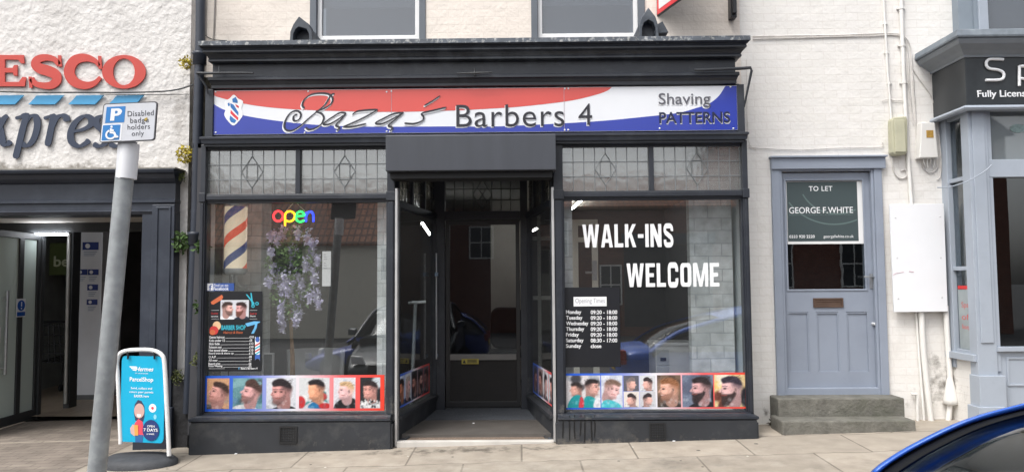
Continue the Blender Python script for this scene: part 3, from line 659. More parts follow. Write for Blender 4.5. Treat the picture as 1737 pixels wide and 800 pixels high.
# back of the recess: frame, door and fanlight
dl, dr = X(755, 500, YB), X(883, 500, YB)
zd = Z(815, 373, YB)
m = MB(); m.box(xbl-.02, dl, YB-.02, YB+.1, .0, 2.66); m.box(dr, xbr+.02, YB-.02, YB+.1, .0, 2.66); m.box(dl, dr, YB-.015, YB+.1, zd, zd+.095); m.box(dl, dr, YB-.015, YB+.1, 2.53, 2.66)
part(m, 'door_frame', M_SHOP, bevel=.004)
m = MB(); m.box(dl, dr, YB+.03, YB+.036, zd+.095, 2.53); lw = part(m, 'leaded_light', glass('fan_leaded', (.6, .62, .64), 1.5, .1, bump=.3, bscale=16, diffuse=(120, 122, 124), dfac=.2))
m = MB(); wv = dr-dl; h0 = zd+.095; hh = 2.53-h0
for k in (1, 2, 3, 5, 6, 7): m.box(dl+wv*k/8-.004, dl+wv*k/8+.004, YB+.024, YB+.0295, h0, 2.53)
for k in (1, 2): m.box(dl, dr, YB+.0215, YB+.0235, h0+hh*k/3-.004, h0+hh*k/3+.004)
c = (dl+dr)/2
for (p0, p1) in (((0, 1), (1, 0)), ((1, 0), (0, -1)), ((0, -1), (-1, 0)), ((-1, 0), (0, 1)), ((-.5, .5), (.5, -.5)), ((.5, .5), (-.5, -.5))):
    m.tube([(c+p0[0]*wv*.13, YB+.02, h0+hh*.5+p0[1]*hh*.45), (c+p1[0]*wv*.13, YB+.02, h0+hh*.5+p1[1]*hh*.45)], .004, 4)
m.build('lead_came', MATS['dark_came'], lw)
zr1, zr0 = Z(815, 600, YB), Z(815, 612, YB)
m = MB(); m.frame(dl+.004, dr-.004, .10, zd-.004, .045, YB+.02, YB+.065, tb=.06); m.box(dl+.05, dr-.05, YB+.021, YB+.064, zr0, zr1)
door = part(m, 'entrance_door', mat('door_paint', (28, 29, 32), .4, var=.1), bevel=.003)
m = MB(); m.box(dl+.045, dr-.045, YB+.04, YB+.046, zr1-.01, zd-.04); m.build('pane', M_DOORG, door)
m = MB(); m.box(dl+.045, dr-.045, YB+.03, YB+.05, .14, zr0+.01); m.build('kick_panel', mat('kick_brown', (32, 30, 30), .8, var=.12, stretch=(1, 1, 5)), door)
m = MB(); m.box(dl+.05, dr-.05, YB+.012, YB+.0205, zr0+.012, zr1-.004); m.build('push_bar', mat('bar_grey', (112, 110, 108), .6, metal=.1), door)
sx0, sx1, sz0, sz1 = RC(783, 608, 812, 617, YB)
m = MB(); m.box(sx0, sx1, YB+.006, YB+.011, sz0, sz1); st = m.build('warning_sticker', mat('sticker_yellow', (160, 146, 60), .5, var=.05), door)
m = MB(); m.prism([(sx0+.01, sz0+.01), (sx0+.045, sz0+.01), (sx0+.0275, sz1-.008)], YB+.003, YB+.0055)
for k in range(3): m.box(sx0+.06, sx1-.02, YB+.003, YB+.0055, sz0+.012+k*.014, sz0+.019+k*.014)
m.build('warning_mark', M_BLACK, st)
# children built with world coordinates under a part sit relative to that part already (part offset = shop offset)

# ---- interior shell
m = MB(); m.box(-3.0, 1.99, .1, .8, -.05, .06); m.box(-3.0, 2.6, .8, 7, -.05, .06); part(m, 'shop_floor', mat('shop_floor_vinyl', (92, 88, 84), .5, var=.15))
m = MB(); m.box(-3.0, 1.99, .1, .8, 2.66, 2.7); m.box(-3.0, 2.6, .8, 7, 2.66, 2.7); part(m, 'shop_ceiling', mat('shop_ceiling_white', (168, 166, 160), .9, var=.04))
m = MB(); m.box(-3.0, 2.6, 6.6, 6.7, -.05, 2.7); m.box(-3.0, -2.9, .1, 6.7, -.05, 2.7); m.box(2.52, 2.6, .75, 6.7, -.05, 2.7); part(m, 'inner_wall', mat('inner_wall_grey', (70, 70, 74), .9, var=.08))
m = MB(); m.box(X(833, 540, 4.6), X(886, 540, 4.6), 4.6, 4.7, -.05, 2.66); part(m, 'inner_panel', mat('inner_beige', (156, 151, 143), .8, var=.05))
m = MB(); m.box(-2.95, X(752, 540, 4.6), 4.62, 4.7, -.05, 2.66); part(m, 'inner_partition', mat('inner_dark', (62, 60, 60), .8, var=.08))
# grey brick wallpaper piers behind the glass
pw = [(-2.82, X(443, 420, .6), .6, .9), (X(640, 420, .13), -1.19, .13, .2), (.385, X(971, 420, .13), .13, .2), (X(1170, 420, .3), X(1242, 420, .3), .3, .42)]
for a, b, y0, y1 in pw:
    m = MB(); m.box(a, b, y0, y1, .06, 2.66); part(m, 'wallpapered_pier', M_GREYWALLP)
m = MB(); m.box(2.01, 2.03, .04, .41, .06, 2.66); part(m, 'window_reveal', mat('reveal_white', (190, 200, 204), .6, var=.05))
m = MB(); m.box(-2.86, -2.83, .04, .59, .06, 2.66); part(m, 'window_reveal', MATS['reveal_white'])
for a, b in ((-2.76, -1.2), (.39, 1.96)):
    m = MB(); m.box(a, b, .03, .62, .2, .245); part(m, 'window_shelf', mat('shelf_white', (196, 196, 194), .6, var=.04), bevel=.004)
# inner white framed glazed door seen through the right window
dx0, dx1, dz0, dz1 = RC(972, 372, 1016, 700, 0.7)
m = MB(); m.frame(dx0, dx1, .06, dz1, .06, 0.7, 0.74, tb=.25); m.box(dx0+.06, dx1-.06, 0.71, 0.73, Z(990, 405, 0.7)-.03, Z(990, 402, 0.7))
idr = part(m, 'inner_door', mat('inner_door_cream', (226, 222, 210), .5, var=.03), bevel=.004)
m = MB(); m.box(dx1-.06, dx1-.015, 0.685, 0.7, Z(1005, 475, 0.7), Z(1005, 442, 0.7)); m.tube([(dx1-.06, 0.66, 1.50), (dx1-.13, 0.65, 1.50)], .012); m.build('handle', M_STEEL, idr)
# white framed partition seen through the right side glass of the recess
m = MB()
for u in (898, 915): x = X(u, 500, 1.3); m.box(x-.018, x+.018, 1.3, 1.34, .06, 2.66)
x = X(898, 500, 1.3); x2 = X(936, 500, 1.3)
for py in (404, 505): z = Z(910, py, 1.3); m.box(x+.018, x2, 1.305, 1.335, z-.02, z+.02)
part(m, 'glazed_partition', mat('partition_white', (188, 190, 186), .5, var=.04), bevel=.003)

# ------------------------------------------------------------------ the long shop sign
YS = -.046
sx0, sx1 = X(362, 190, YS), X(1251, 185, YS)
sz0, sz1 = Z(806, 225, YS), Z(806, 149.5, YS)
sign = thing('shop_sign', 'long red white and blue fascia sign with script lettering over the barber shop entrance', 'shop sign', ((sx0+sx1)/2, YS, sz0))
SO = sign.location.copy()
def sgn(o): o.location = o.location-SO; return o
m = MB(); m.box(sx0, sx1, YS, -.0305, sz0, sz1)
sgn(m.build('panel', mat('sign_white', (226, 228, 232), .25, var=.01, coat=.3), sign, bevel=.002))
def clampz(L): return [(min(max(a, sx0+.004), sx1-.004), min(max(b, sz0+.004), sz1-.004)) for a, b in L]
red = spline([(360, 162), (414, 176), (476, 184), (557, 188), (664, 190), (770, 187.5), (820, 185), (882, 181), (961, 172), (1007, 162), (1032, 153), (1040, 143)], 6)
rl = clampz(pxl([(p.x, p.y) for p in red]+[(360, 140)], YS))
sgn(shape2d([rl], YS-.0015, mat('sign_red', (210, 78, 70), .25, var=.06, scale=1.5, coat=.3), sign, 'red_band', .0014))
blu = spline([(360, 175.5), (382, 187), (414, 196), (470, 205), (539, 212), (632, 215), (770, 214.5), (820, 215), (882, 213), (961, 209), (1023, 205), (1086, 199), (1148, 192), (1179, 184), (1204, 175), (1220, 162), (1232, 143)], 6)
bl = clampz(pxl([(p.x, p.y) for p in blu]+[(1260, 143), (1260, 232), (360, 232)], YS))
sgn(shape2d([bl], YS-.0015, mat('sign_blue', (40, 58, 160), .25, var=.08, scale=1.5, coat=.3), sign, 'blue_band', .0014))
m = MB()
for px in (664, 957): m.box(X(px, 190, YS)-.0015, X(px, 190, YS)+.0015, YS-.0035, YS-.003, sz0+.003, sz1-.003)
sgn(m.build('panel_joint', mat('joint_grey', (170, 150, 160), .5), sign))
for px, py in ((366, 156), (523, 155), (656, 156), (664, 155), (366, 225), (517, 225), (656, 223), (664, 223), (958, 150.5), (964, 150.5), (958, 220.5), (964, 220.5), (1239, 147.5), (1244, 218), (1119, 218)):
    p = pt(px, py, YS); m = MB(); m.lathe([(.0085, 0), (.007, -.003), (.003, -.0045)], (p.x, YS-.002, p.z), 10, 'Y'); sgn(m.build('screw_cap', M_VINYL, sign))
# script name
C3 = lambda L: [(320+a/3.2, b/3.2) for a, b in L]
BAZ = [
 [(793, 509), (775, 515), (762, 535), (735, 575), (690, 612), (650, 645), (605, 685), (565, 708), (535, 708), (520, 690), (526, 655), (552, 615), (585, 602), (608, 615), (606, 640), (588, 656), (570, 652), (572, 630), (590, 622)],
 [(628, 588), (618, 570), (630, 540), (665, 515), (715, 507), (760, 512), (782, 535), (772, 565), (735, 590), (690, 606)],
 [(690, 607), (722, 618), (734, 640), (722, 672), (690, 695), (655, 704), (636, 692)],
 [(856, 616), (822, 613), (775, 640), (740, 665), (735, 676), (765, 674), (812, 648), (854, 618)],
 [(856, 616), (826, 652), (800, 680), (818, 692), (806, 710)],
 [(890, 622), (925, 603), (1028, 595)], [(1026, 597), (960, 635), (890, 668), (838, 690)], [(838, 690), (890, 688), (965, 672)],
 [(1168, 612), (1115, 618), (1062, 642), (1016, 668), (1048, 673), (1105, 648), (1166, 613)],
 [(1168, 612), (1122, 650), (1086, 682), (1106, 694), (1094, 712)],
 [(1366, 520), (1325, 548), (1280, 574)],
 [(1400, 583), (1330, 600), (1268, 616), (1276, 636), (1268, 656), (1225, 672), (1172, 670)]]
mb1 = MB(); mb2 = MB()
for i, st in enumerate(BAZ):
    q = pxl(C3(st), YS)
    brush(mb1, q, .019, R(38), .5, YS-.006-.0004*i, .002, n=9)
    brush(mb2, [(a-.007, b-.010) for a, b in q], .024, R(38), .55, YS-.0035-.0003*i, .0015, n=9, drift=.0002)
sgn(mb2.build('script_shadow', M_VINYL, sign, fix=False)); sgn(mb1.build('script_name', M_DKLET, sign, fix=False))
def shadowed(s, px, dk, w=M_VINYL, dx=-.006, dz=-.010, **k):
    x0, x1, z0, z1 = RC(*px, YS)
    a = text(s, x0+dx, x1+dx, z0+dz, z1+dz, YS-.0035, w, sign, 'lettering_shadow', th=.0012, **k)
    b = text(s, x0, x1, z0, z1, YS-.008, dk, sign, 'lettering', th=.003, **k); sgn(a); sgn(b)
shadowed('Barbers', (774, 177.5, 957, 215), M_DKLET, bold=-.004, spacing=1.06)
shadowed('4', (981, 176, 1004, 212), M_DKLET, bold=-.004)
shadowed('Shaving', (1117, 158, 1205, 183), mat('grey_letter', (92, 92, 100), .4), bold=.004)
shadowed('PATTERNS', (1118, 190, 1238, 209), mat('navy_letter', (26, 32, 66), .4), bold=.012, dx=.004)
# barber pole emblem
ex, ez = lambda u: X(396.5+u*16.5, 187, YS), lambda v: Z(397, 187+v*26, YS)
m1 = [(ex(a), ez(b)) for a, b in [(p.x, p.y) for p in spline([(0, -1), (.45, -.75), (.95, -.55), (.8, -.1), (.95, .3), (.55, .72), (0, 1), (-.55, .72), (-.95, .3), (-.8, -.1), (-.95, -.55), (-.45, -.75)], 5, True)]]
sgn(shape2d([m1], YS-.004, M_VINYL, sign, 'emblem_shield', .0015))
eb, er = mat('emblem_blue', (44, 112, 178), .4), mat('emblem_red', (214, 60, 70), .4)
for L, mm in (([(-.15, -.72), (.2, -.85), (.42, -.6), (.4, -.45), (-.1, -.5)], eb), ([(-.35, -.45), (.0, -.35), (.5, .15), (.5, .38), (-.3, -.18)], eb), ([(-.3, -.02), (.5, .5), (.45, .68), (-.32, .22)], er), ([(-.35, .35), (.3, .68), (.1, .85), (-.25, .78), (-.4, .6)], eb), ([(.15, -.4), (.55, -.25), (.5, -.12), (.3, -.2)], er), ([(-.62, -.42), (-.45, -.5), (-.38, -.3), (-.55, -.25)], eb)):
    sgn(shape2d([[(ex(a), ez(b)) for a, b in L]], YS-.0055, mm, sign, 'emblem_stripe', .0012))

# ------------------------------------------------------------------ things on and behind the shop windows
def lettering(cond, s, px0, px1, py0, py1, Y, parent, material, gap=.16, th=.002, nm='letter'):
    """condensed heavy capitals drawn as cut-out shapes"""
    T = .27; G = {}
    G['I'] = (.30, [[(0, 0), (.30, 0), (.30, 1), (0, 1)]])
    G['L'] = (.78, [[(0, 0), (.78, 0), (.78, .17), (.3, .17), (.3, 1), (0, 1)]])
    G['E'] = (.80, [[(0, 0), (.8, 0), (.8, .16), (.3, .16), (.3, .42), (.7, .42), (.7, .58), (.3, .58), (.3, .84), (.8, .84), (.8, 1), (0, 1)]])
    G['-'] = (.5, [[(0, .40), (.5, .40), (.5, .56), (0, .56)]])
    G['W'] = (1.5, [[(0, 1), (.3, 1), (.43, .34), (.6, 1), (.9, 1), (1.07, .34), (1.2, 1), (1.5, 1), (1.24, 0), (.92, 0), (.75, .62), (.58, 0), (.26, 0)]])
    G['A'] = (1.05, [[(0, 0), (.3, 0), (.35, .2), (.70, .2), (.75, 0), (1.05, 0), (.72, 1), (.33, 1)], [(.40, .36), (.65, .36), (.525, .80)]])
    G['K'] = (1.0, [[(0, 0), (.3, 0), (.3, .33), (.40, .46), (.68, 0), (1.0, 0), (.60, .60), (.98, 1), (.66, 1), (.3, .60), (.3, 1), (0, 1)]])
    G['N'] = (.98, [[(0, 0), (.28, 0), (.28, .55), (.66, 0), (.98, 0), (.98, 1), (.70, 1), (.70, .48), (.32, 1), (0, 1)]])
    G['M'] = (1.3, [[(0, 0), (.27, 0), (.27, .62), (.52, 0), (.78, 0), (1.03, .62), (1.03, 0), (1.3, 0), (1.3, 1), (.95, 1), (.65, .3), (.35, 1), (0, 1)]])
    G['O'] = (.95, [rrect(0, .95, 0, 1, .22), rrect(.30, .65, .17, .83, .1)])
    cpts = [(.80, .66), (.80, .80), (.66, .91), (.475, .915), (.29, .91), (.15, .80), (.15, .5), (.15, .2), (.29, .09), (.475, .085), (.66, .09), (.80, .2), (.80, .34)]
    G['C'] = (.95, [[(a, b) for a, b in stroke_loop([(.80, .64), (.80, .76), (.72, .90), (.475, .915), (.22, .90), (.15, .76), (.15, .5), (.15, .24), (.22, .10), (.475, .085), (.72, .10), (.80, .24), (.80, .36)], lambda t: .24, 4)]])
    G['S'] = (.95, [stroke_loop([(.78, .69), (.78, .80), (.66, .905), (.47, .915), (.25, .90), (.16, .78), (.20, .64), (.46, .52), (.72, .39), (.79, .24), (.70, .11), (.47, .085), (.26, .1), (.17, .2), (.165, .32)], lambda t: .22, 4)])
    w = sum(G[c][0]+gap for c in s)-gap; x = 0
    X0, X1, Z0, Z1 = RC(px0, py0, px1, py1, Y); k = (X1-X0)/w
    for c in s:
        gw, loops = G[c]
        shape2d([[(X0+(x+a)*k-parent.location.x, Z0+b*(Z1-Z0)-parent.location.z) for a, b in lp] for lp in loops], Y-parent.location.y, material, parent, nm, th)
        x += gw+gap
p = pt(1105, 434, -.003)
wk = thing('window_lettering', 'big white capital letters on the right shop window glass welcoming walk-ins', 'window lettering', p)
lettering(1, 'WALK-INS', 988, 1143, 380, 419, -.003, wk, M_VINYL)
lettering(1, 'WELCOME', 1063, 1220, 446, 486, -.003, wk, M_VINYL)

def panel_thing(name, label, cat, px, Y, material, th=.003, bevel=0, base='panel', group=None):
    x0, x1, z0, z1 = RC(*px, Y); t = thing(name, label, cat, ((x0+x1)/2, Y, z0), group=group)
    m = MB(); m.box(x0-t.location.x, x1-t.location.x, 0, th, 0, z1-z0); m.build(base, material, t, bevel=bevel)
    return t
def on(t, s, px, Y, material, **k):
    x0, x1, z0, z1 = RC(*px, Y)
    o = text(s, x0-t.location.x, x1-t.location.x, z0-t.location.z, z1-t.location.z, Y-t.location.y, material, t, **k); return o
def onshape(t, L, Y, material, name, th=.0008):
    loops = L if isinstance(L[0][0], (tuple, list)) else [L]
    return shape2d([[(a-t.location.x, b-t.location.z) for a, b in pxl(lp, Y)] for lp in loops], Y-t.location.y, material, t, name, th)
def onpic(t, cv, px, Y, name='photo'):
    x0, x1, z0, z1 = RC(*px, Y)
    return cv.mesh(name, x0-t.location.x, x1-t.location.x, z0-t.location.z, z1-t.location.z, Y-t.location.y, t)

# opening hours
YP = -.0045
oh = panel_thing('opening_hours_poster', 'black poster with white opening hours in the lower left of the right shop window', 'poster', (957, 487, 1052, 622), YP, M_BLACK)
o = panel_thing('paper_label', 'torn white paper strip with faint grey words stuck on the black opening hours poster', 'paper label', (973, 503, 1029, 519), YP-.004, M_VINYL, .002)
on(o, 'Opening Times', (976, 505.5, 1026, 516), YP-.0045, mat('faint_grey', (150, 152, 160), .6), th=.0004)
days = ['Monday', 'Tuesday', 'Wednesday', 'Thursday', 'Friday', 'Saturday', 'Sunday']
hrs = ['09:20 - 18:00']*5+['08:30 - 17:00', 'close']
dw = [26, 28, 38, 31, 22, 30, 26]
for i, d in enumerate(days):
    y = 525.5+i*9.55
    hb = 7.0 if 'y' not in d else 8.6
    on(oh, d, (960, y, 960+dw[i], y+8.4), YP-.0008, M_VINYL, bold=.018, th=.0008)
    on(oh, hrs[i], (1002, y+.2, 1047 if i < 6 else 1020, y+6.9), YP-.0008, M_VINYL, bold=.018, th=.0008)

# price list
pl = panel_thing('price_poster', 'black price list poster with two portraits in the left shop window beside the downpipe', 'poster', (354, 494, 444, 629), YP, M_BLACK)
YQ = YP-.0006
Q = lambda a, b: (350+a/5.33, 490+b/5.33)
cv = Canvas(1.5, 1, 50, (205, 206, 212))
head(cv, .38, .55, .34, face=1, hair=(60, 44, 40), beard=.6, turn=.9, shirt=(235, 235, 240)); head(cv, 1.08, .53, .34, face=-1, hair=(52, 34, 34), skin=(218, 165, 150), beard=1, turn=.3, bc=(96, 56, 46), shirt=(35, 45, 60))
onpic(pl, cv, (*Q(128, 98), *Q(384, 272)), YQ)
orange, cyan = mat('poster_orange', (206, 106, 66), .5), mat('poster_cyan', (54, 178, 200), .5)
skyb = mat('poster_sky_blue', (98, 170, 214), .5); pred = mat('poster_red', (200, 58, 58), .5); cream = mat('poster_cream', (226, 186, 146), .5)
onshape(pl, [Q(40, 115), Q(140, 50), Q(152, 72), Q(140, 95), Q(62, 140), Q(45, 132)], YQ, orange, 'comb_print')
for L in ([Q(358, 48), Q(368, 45), Q(438, 130), Q(425, 138)], [Q(398, 32), Q(410, 36), Q(425, 150), Q(412, 150)]): onshape(pl, L, YQ-.0005*L[0][0]/400, cyan, 'scissors_print', .0004)
for c in ((422, 152), (458, 130)): onshape(pl, [ellipse(*Q(*c), 2.9, 2.9, 14), ellipse(*Q(*c), 1.6, 1.6, 14)], YQ-.0012, cyan, 'scissors_print', .0004)
onshape(pl, ellipse(*Q(95, 330), 7, 7.5, 18), YQ, cream, 'brush_print'); onshape(pl, ellipse(*Q(68, 372), 7.5, 7.5, 18), YQ-.0008, pred, 'brush_print'); onshape(pl, ellipse(*Q(55, 390), 5, 4.5, 14), YQ-.0016, orange, 'brush_print')
onshape(pl, [Q(350, 310), Q(430, 290), Q(485, 292), Q(485, 300), Q(462, 310), Q(455, 350), Q(430, 400), Q(405, 402), Q(432, 350), Q(440, 318), Q(370, 338)], YQ, skyb, 'razor_print')
on(pl, 'BARBER SHOP', (*Q(137, 325), *Q(355, 368)), YQ, cyan, bold=.02, th=.0006)
on(pl, 'Haircut & Shave', (*Q(155, 378), *Q(328, 402)), YQ, orange, th=.0006, shear=.2)
for s, a, mm in (('Quality', (42, 210, 105, 232), pred), ('service', (42, 238, 105, 252), M_VINYL), ('Cool to', (395, 210, 455, 230), pred), ('Shave', (395, 236, 445, 250), M_VINYL)):
    on(pl, s, (*Q(a[0], a[1]), *Q(a[2], a[3])), YQ, mm, th=.0006)
m = MB()
def hl(a0, a1, b, h=1.0):
    x0, x1, z0, z1 = RC(*Q(a0, b), Q(a1, b)[0], Q(a1, b)[1]+.35*h, YQ); m.box(x0-pl.location.x, x1-pl.location.x, YQ-pl.location.y, YQ-pl.location.y+.0004, z0-pl.location.z, z1-pl.location.z)
for b in (190, 268): hl(45, 115, b); hl(392, 460, b)
rows = [('Gents haircut', '£10', 165, 422, 390), ('Kids under 12', '£8', 168, 452, 390), ('Skin fade', '£12', 120, 482, 388), ('Scissors cut', '£10', 138, 512, 388), ('Hot towel shave', '£10', 190, 541, 386), ('Beard trim & shave up', '£15', 246, 570, 386), ('O.A.P.', '£8', 90, 601, 385), ('All over', '£7', 102, 631, 385), ('Beard trim', '£6', 125, 662, 383), ('Nose Waxing', '£5', 145, 685, 383)]
for nme, pr, xe, yb, xp in rows:
    on(pl, nme, (*Q(26-(yb-420)*.03, yb), *Q(xe, yb+22)), YQ, M_VINYL, bold=.012, th=.0006)
    on(pl, pr, (*Q(xp, yb-1), *Q(xp+(38 if len(pr) > 2 else 24), yb+20)), YQ, M_VINYL, bold=.012, th=.0006); hl(xe+8, xp-4, yb+18)
hl(22, 165, 716)
m.build('rule_line', M_VINYL, pl)
on(pl, 'Baza\'s Barbers 4', (*Q(312, 706), *Q(462, 724)), YQ, M_VINYL, bold=.012, th=.0006); on(pl, 'f', (*Q(290, 702), *Q(302, 726)), YQ, skyb, bold=.02, th=.0006)
# little striped pole on the poster
onshape(pl, rrect(Q(440, 0)[0], Q(484, 0)[0], Q(0, 628)[1], Q(0, 440)[1], 3.5), YQ, M_VINYL, 'pole_print')
for k, mm in enumerate((pred, cyan, pred, cyan)): onshape(pl, [Q(441, 505+k*26), Q(483, 480+k*26), Q(483, 494+k*26), Q(441, 519+k*26)], YQ-.0008, mm, 'pole_print', .0006)
bl2 = mat('poster_blue', (60, 100, 180), .5)
onshape(pl, ellipse(*Q(462, 455), 3.6, 4.5, 14), YQ-.0008, bl2, 'pole_print'); onshape(pl, rrect(Q(440, 0)[0], Q(484, 0)[0], Q(0, 628)[1], Q(0, 592)[1], 3), YQ-.0008, bl2, 'pole_print')

fb = panel_thing('window_sticker', 'small blue and white find-us-on sticker in the lower left corner above the black price poster', 'sticker', (351, 480, 397, 493), YP, mat('sticker_blue', (52, 82, 150), .4))
x0, x1, z0, z1 = RC(351.5, 480.5, 361, 492.5, YQ); m = MB(); m.box(x0-fb.location.x, x1-fb.location.x, -.0006, .0, z0-fb.location.z, z1-fb.location.z); m.build('logo_square', M_VINYL, fb)
on(fb, 'f', (354.5, 482, 359.5, 492), YQ-.0008, MATS['sticker_blue'], bold=.02, th=.0005)
on(fb, 'Find us on', (362.5, 481, 387, 486), YQ, M_VINYL, th=.0005); on(fb, 'Facebook', (362, 486.5, 388, 492), YQ, M_VINYL, bold=.015, th=.0005)
nt_ = panel_thing('paper_notice', 'narrow white two-part notice taped inside the left shop window beside the flowering tree', 'notice', (546.5, 426, 561, 485), .022, M_VINYL)
m = MB(); x0, x1, z0, z1 = RC(547, 454.6, 560.6, 455.6, .0195); m.box(x0-nt_.location.x, x1-nt_.location.x, -.002, -.0005, z0-nt_.location.z, z1-nt_.location.z)
for k in range(6): 
    a = RC(549, 431+k*4+(3 if k > 2 else 0), 553+k % 3, 431.9+k*4+(3 if k > 2 else 0), .0195); m.box(a[0]-nt_.location.x, a[1]-nt_.location.x, -.002, -.0005, a[2]-nt_.location.z, a[3]-nt_.location.z)
m.build('faint_print', mat('faint_grey', (196, 198, 204), .6), nt_)

# ---- haircut photo strips
def strip_mat():
    if 'strip' in MATS: return MATS['strip']
    mt = bpy.data.materials.new('strip'); mt.use_nodes = True; nt = mt.node_tree; b = nt.nodes['Principled BSDF']
    tc = _n(nt, 'ShaderNodeTexCoord'); sx = _n(nt, 'ShaderNodeSeparateXYZ'); nt.links.new(tc.outputs['Generated'], sx.inputs[0])
    cr = _n(nt, 'ShaderNodeValToRGB'); e = cr.color_ramp.elements
    e[0].position = 0; e[0].color = (*lin((20, 84, 196)), 1); e[1].position = 1; e[1].color = (*lin((232, 68, 50)), 1)
    for ps, c in ((.22, (70, 108, 206)), (.36, (150, 160, 216)), (.5, (228, 226, 232)), (.62, (228, 180, 188)), (.76, (226, 98, 100))):
        q = e.new(ps); q.color = (*lin(c), 1)
    nt.links.new(sx.outputs[0], cr.inputs[0]); nt.links.new(cr.outputs[0], b.inputs['Base Color']); b.inputs['Roughness'].default_value = .3
    MATS['strip'] = mt; return mt
def P_(kind, wd):
    g = lambda bgc: Canvas(wd, 1, 46, bgc)
    if kind == 'a1': c = g((196, 150, 116)); c.blobs(6, [(206, 160, 120), (170, 140, 120)]); head(c, .36*wd/.7, .50, .36, skin=(214, 160, 140), hair=(62, 44, 40), tilt=-.35, turn=.8, fade=.35, shirt=(60, 50, 50), beard=.15, bc=(150, 100, 90))
    if kind == 'a2': c = g((96, 140, 146)); c.blobs(14, [(60, 100, 110), (130, 170, 176), (66, 60, 66), (90, 130, 160)]); head(c, .55*wd/.9, .5, .36, hair=(74, 52, 48), tilt=-.3, beard=.5, fade=.15, skin=(222, 172, 158), shirt=(215, 215, 215), top=1.25)
    if kind == 'a3': c = g((208, 210, 216)); head(c, .5*wd, .52, .40, hair=(36, 30, 34), turn=.5, beard=.3, fade=.25, skin=(206, 152, 136), shirt=(24, 24, 28), top=1.1)
    if kind == 'a4': c = g((206, 208, 210)); c.blobs(16, [(40, 50, 60), (30, 120, 120), (200, 50, 50), (225, 225, 225)], (.05, .14), (0, 0, wd, .55)); head(c, .55*wd, .60, .33, skin=(232, 168, 124), hair=(32, 28, 32), turn=.2, look=False, fade=.2, shirt=(206, 206, 212)); c.poly([(.3*wd, .02), (.45*wd, .2), (.6*wd, .14), (.75*wd, 0)], (30, 110, 160)); c.ell(.05*wd, .2, .16, .2, (190, 46, 50), 0, .3); c.ell(.85*wd, .08, .2, .1, (190, 46, 50), 0, .3)
    if kind == 'a5': c = g((212, 210, 216)); c.blobs(16, [(180, 190, 206), (225, 225, 230), (160, 150, 170), (235, 235, 238)], (.04, .12)); c.poly([(0, 0), (.1, .2), (.4, .34), (.7, .3), (wd, .05), (wd, -.1), (0, -.1)], (26, 26, 30)); head(c, .4, .56, .3, skin=(232, 192, 178), hair=(200, 166, 126), turn=.6, fade=.2, tilt=-.1)
    if kind == 'a6': c = g((40, 42, 46)); c.ell(.62*wd/.7, .85, .2, .2, (190, 200, 206), 0, .5); head(c, .48*wd, .58, .29, skin=(216, 160, 138), hair=(40, 32, 34), turn=0, smile=True, fade=.1, shirt=(196, 196, 196)); c.blobs(40, [(20, 20, 22), (230, 230, 230)], (.02, .05), (.05, 0, wd-.05, .26))
    if kind == 'b1':
        c = g((206, 202, 204)); c.blobs(10, [(160, 166, 176), (230, 230, 232), (60, 60, 66)], (.06, .18), (0, .5, wd, 1))
        head(c, .34, .56, .22, skin=(206, 160, 136), hair=(40, 34, 34), turn=.9, look=False); head(c, .85, .62, .26, face=1, skin=(210, 166, 144), hair=(36, 30, 32), turn=.9, fade=.3)
        c.poly([(.08, -.05), (.16, .26), (.36, .40), (.55, .3), (.58, -.05)], (28, 140, 146)); c.poly([(.56, -.05), (.6, .28), (.74, .36), (.95, .26), (1.0, -.05)], (30, 146, 150)); c.poly([(.42, 0), (.46, .3), (.52, .34), (.58, .2), (.56, 0)], (196, 60, 70)); c.poly([(.9, 0), (.95, .25), (1.1, .3), (1.3, .1), (1.3, -.1)], (220, 220, 224))
    if kind == 'b2': c = g((208, 212, 222)); c.blobs(8, [(226, 228, 236), (186, 190, 206)]); head(c, .34, .56, .30, face=1, skin=(226, 186, 170), hair=(120, 96, 84), turn=.5, tilt=-.3, fade=.45); c.poly([(.02, -.05), (.05, .18), (.25, .24), (.55, .12), (.62, -.05)], (70, 186, 196))
    if kind in 'b3b4b5b6': c = g({'b3': (90, 90, 100), 'b4': (206, 208, 212), 'b5': (222, 214, 206), 'b6': (200, 200, 204)}[kind]); head(c, .5*wd, .45, .36, face=1 if kind in ('b3', 'b6') else -1, skin=(220, 176, 152), hair=(54, 46, 48) if kind != 'b3' else (120, 110, 110), turn=.9, look=False, fade=.35, top=1.2, shirt=(40, 40, 44))
    if kind == 'b7': c = g((112, 92, 78)); c.blobs(8, [(140, 116, 96), (80, 66, 58)]); head(c, .42*wd/.85, .54, .36, skin=(222, 176, 146), hair=(138, 92, 62), beard=.55, bc=(110, 74, 58), turn=.7, fade=.35, shirt=(60, 54, 50), smile=True)
    if kind == 'b8': c = g((110, 120, 140)); c.blobs(8, [(150, 156, 170), (86, 92, 112), (70, 70, 80)]); c.ell(1.06, .35, .16, .36, (30, 30, 34), 0, .3); head(c, .58, .56, .36, skin=(206, 164, 152), hair=(44, 36, 38), beard=1.1, turn=.9, fade=.5, shirt=(36, 36, 40))
    if kind == 'b9': c = g((214, 190, 140)); c.blobs(10, [(226, 196, 110), (226, 220, 206), (206, 176, 120)], box=(0, .3, .5, 1)); c.ell(.95, .3, .14, .3, (34, 34, 40), 0, .4); c.blobs(5, [(120, 70, 50), (90, 50, 44)], box=(0, 0, .3, .4)); head(c, .52, .54, .40, skin=(216, 178, 164), hair=(50, 44, 56), beard=1.4, bc=(52, 40, 40), turn=.9, fade=.2)
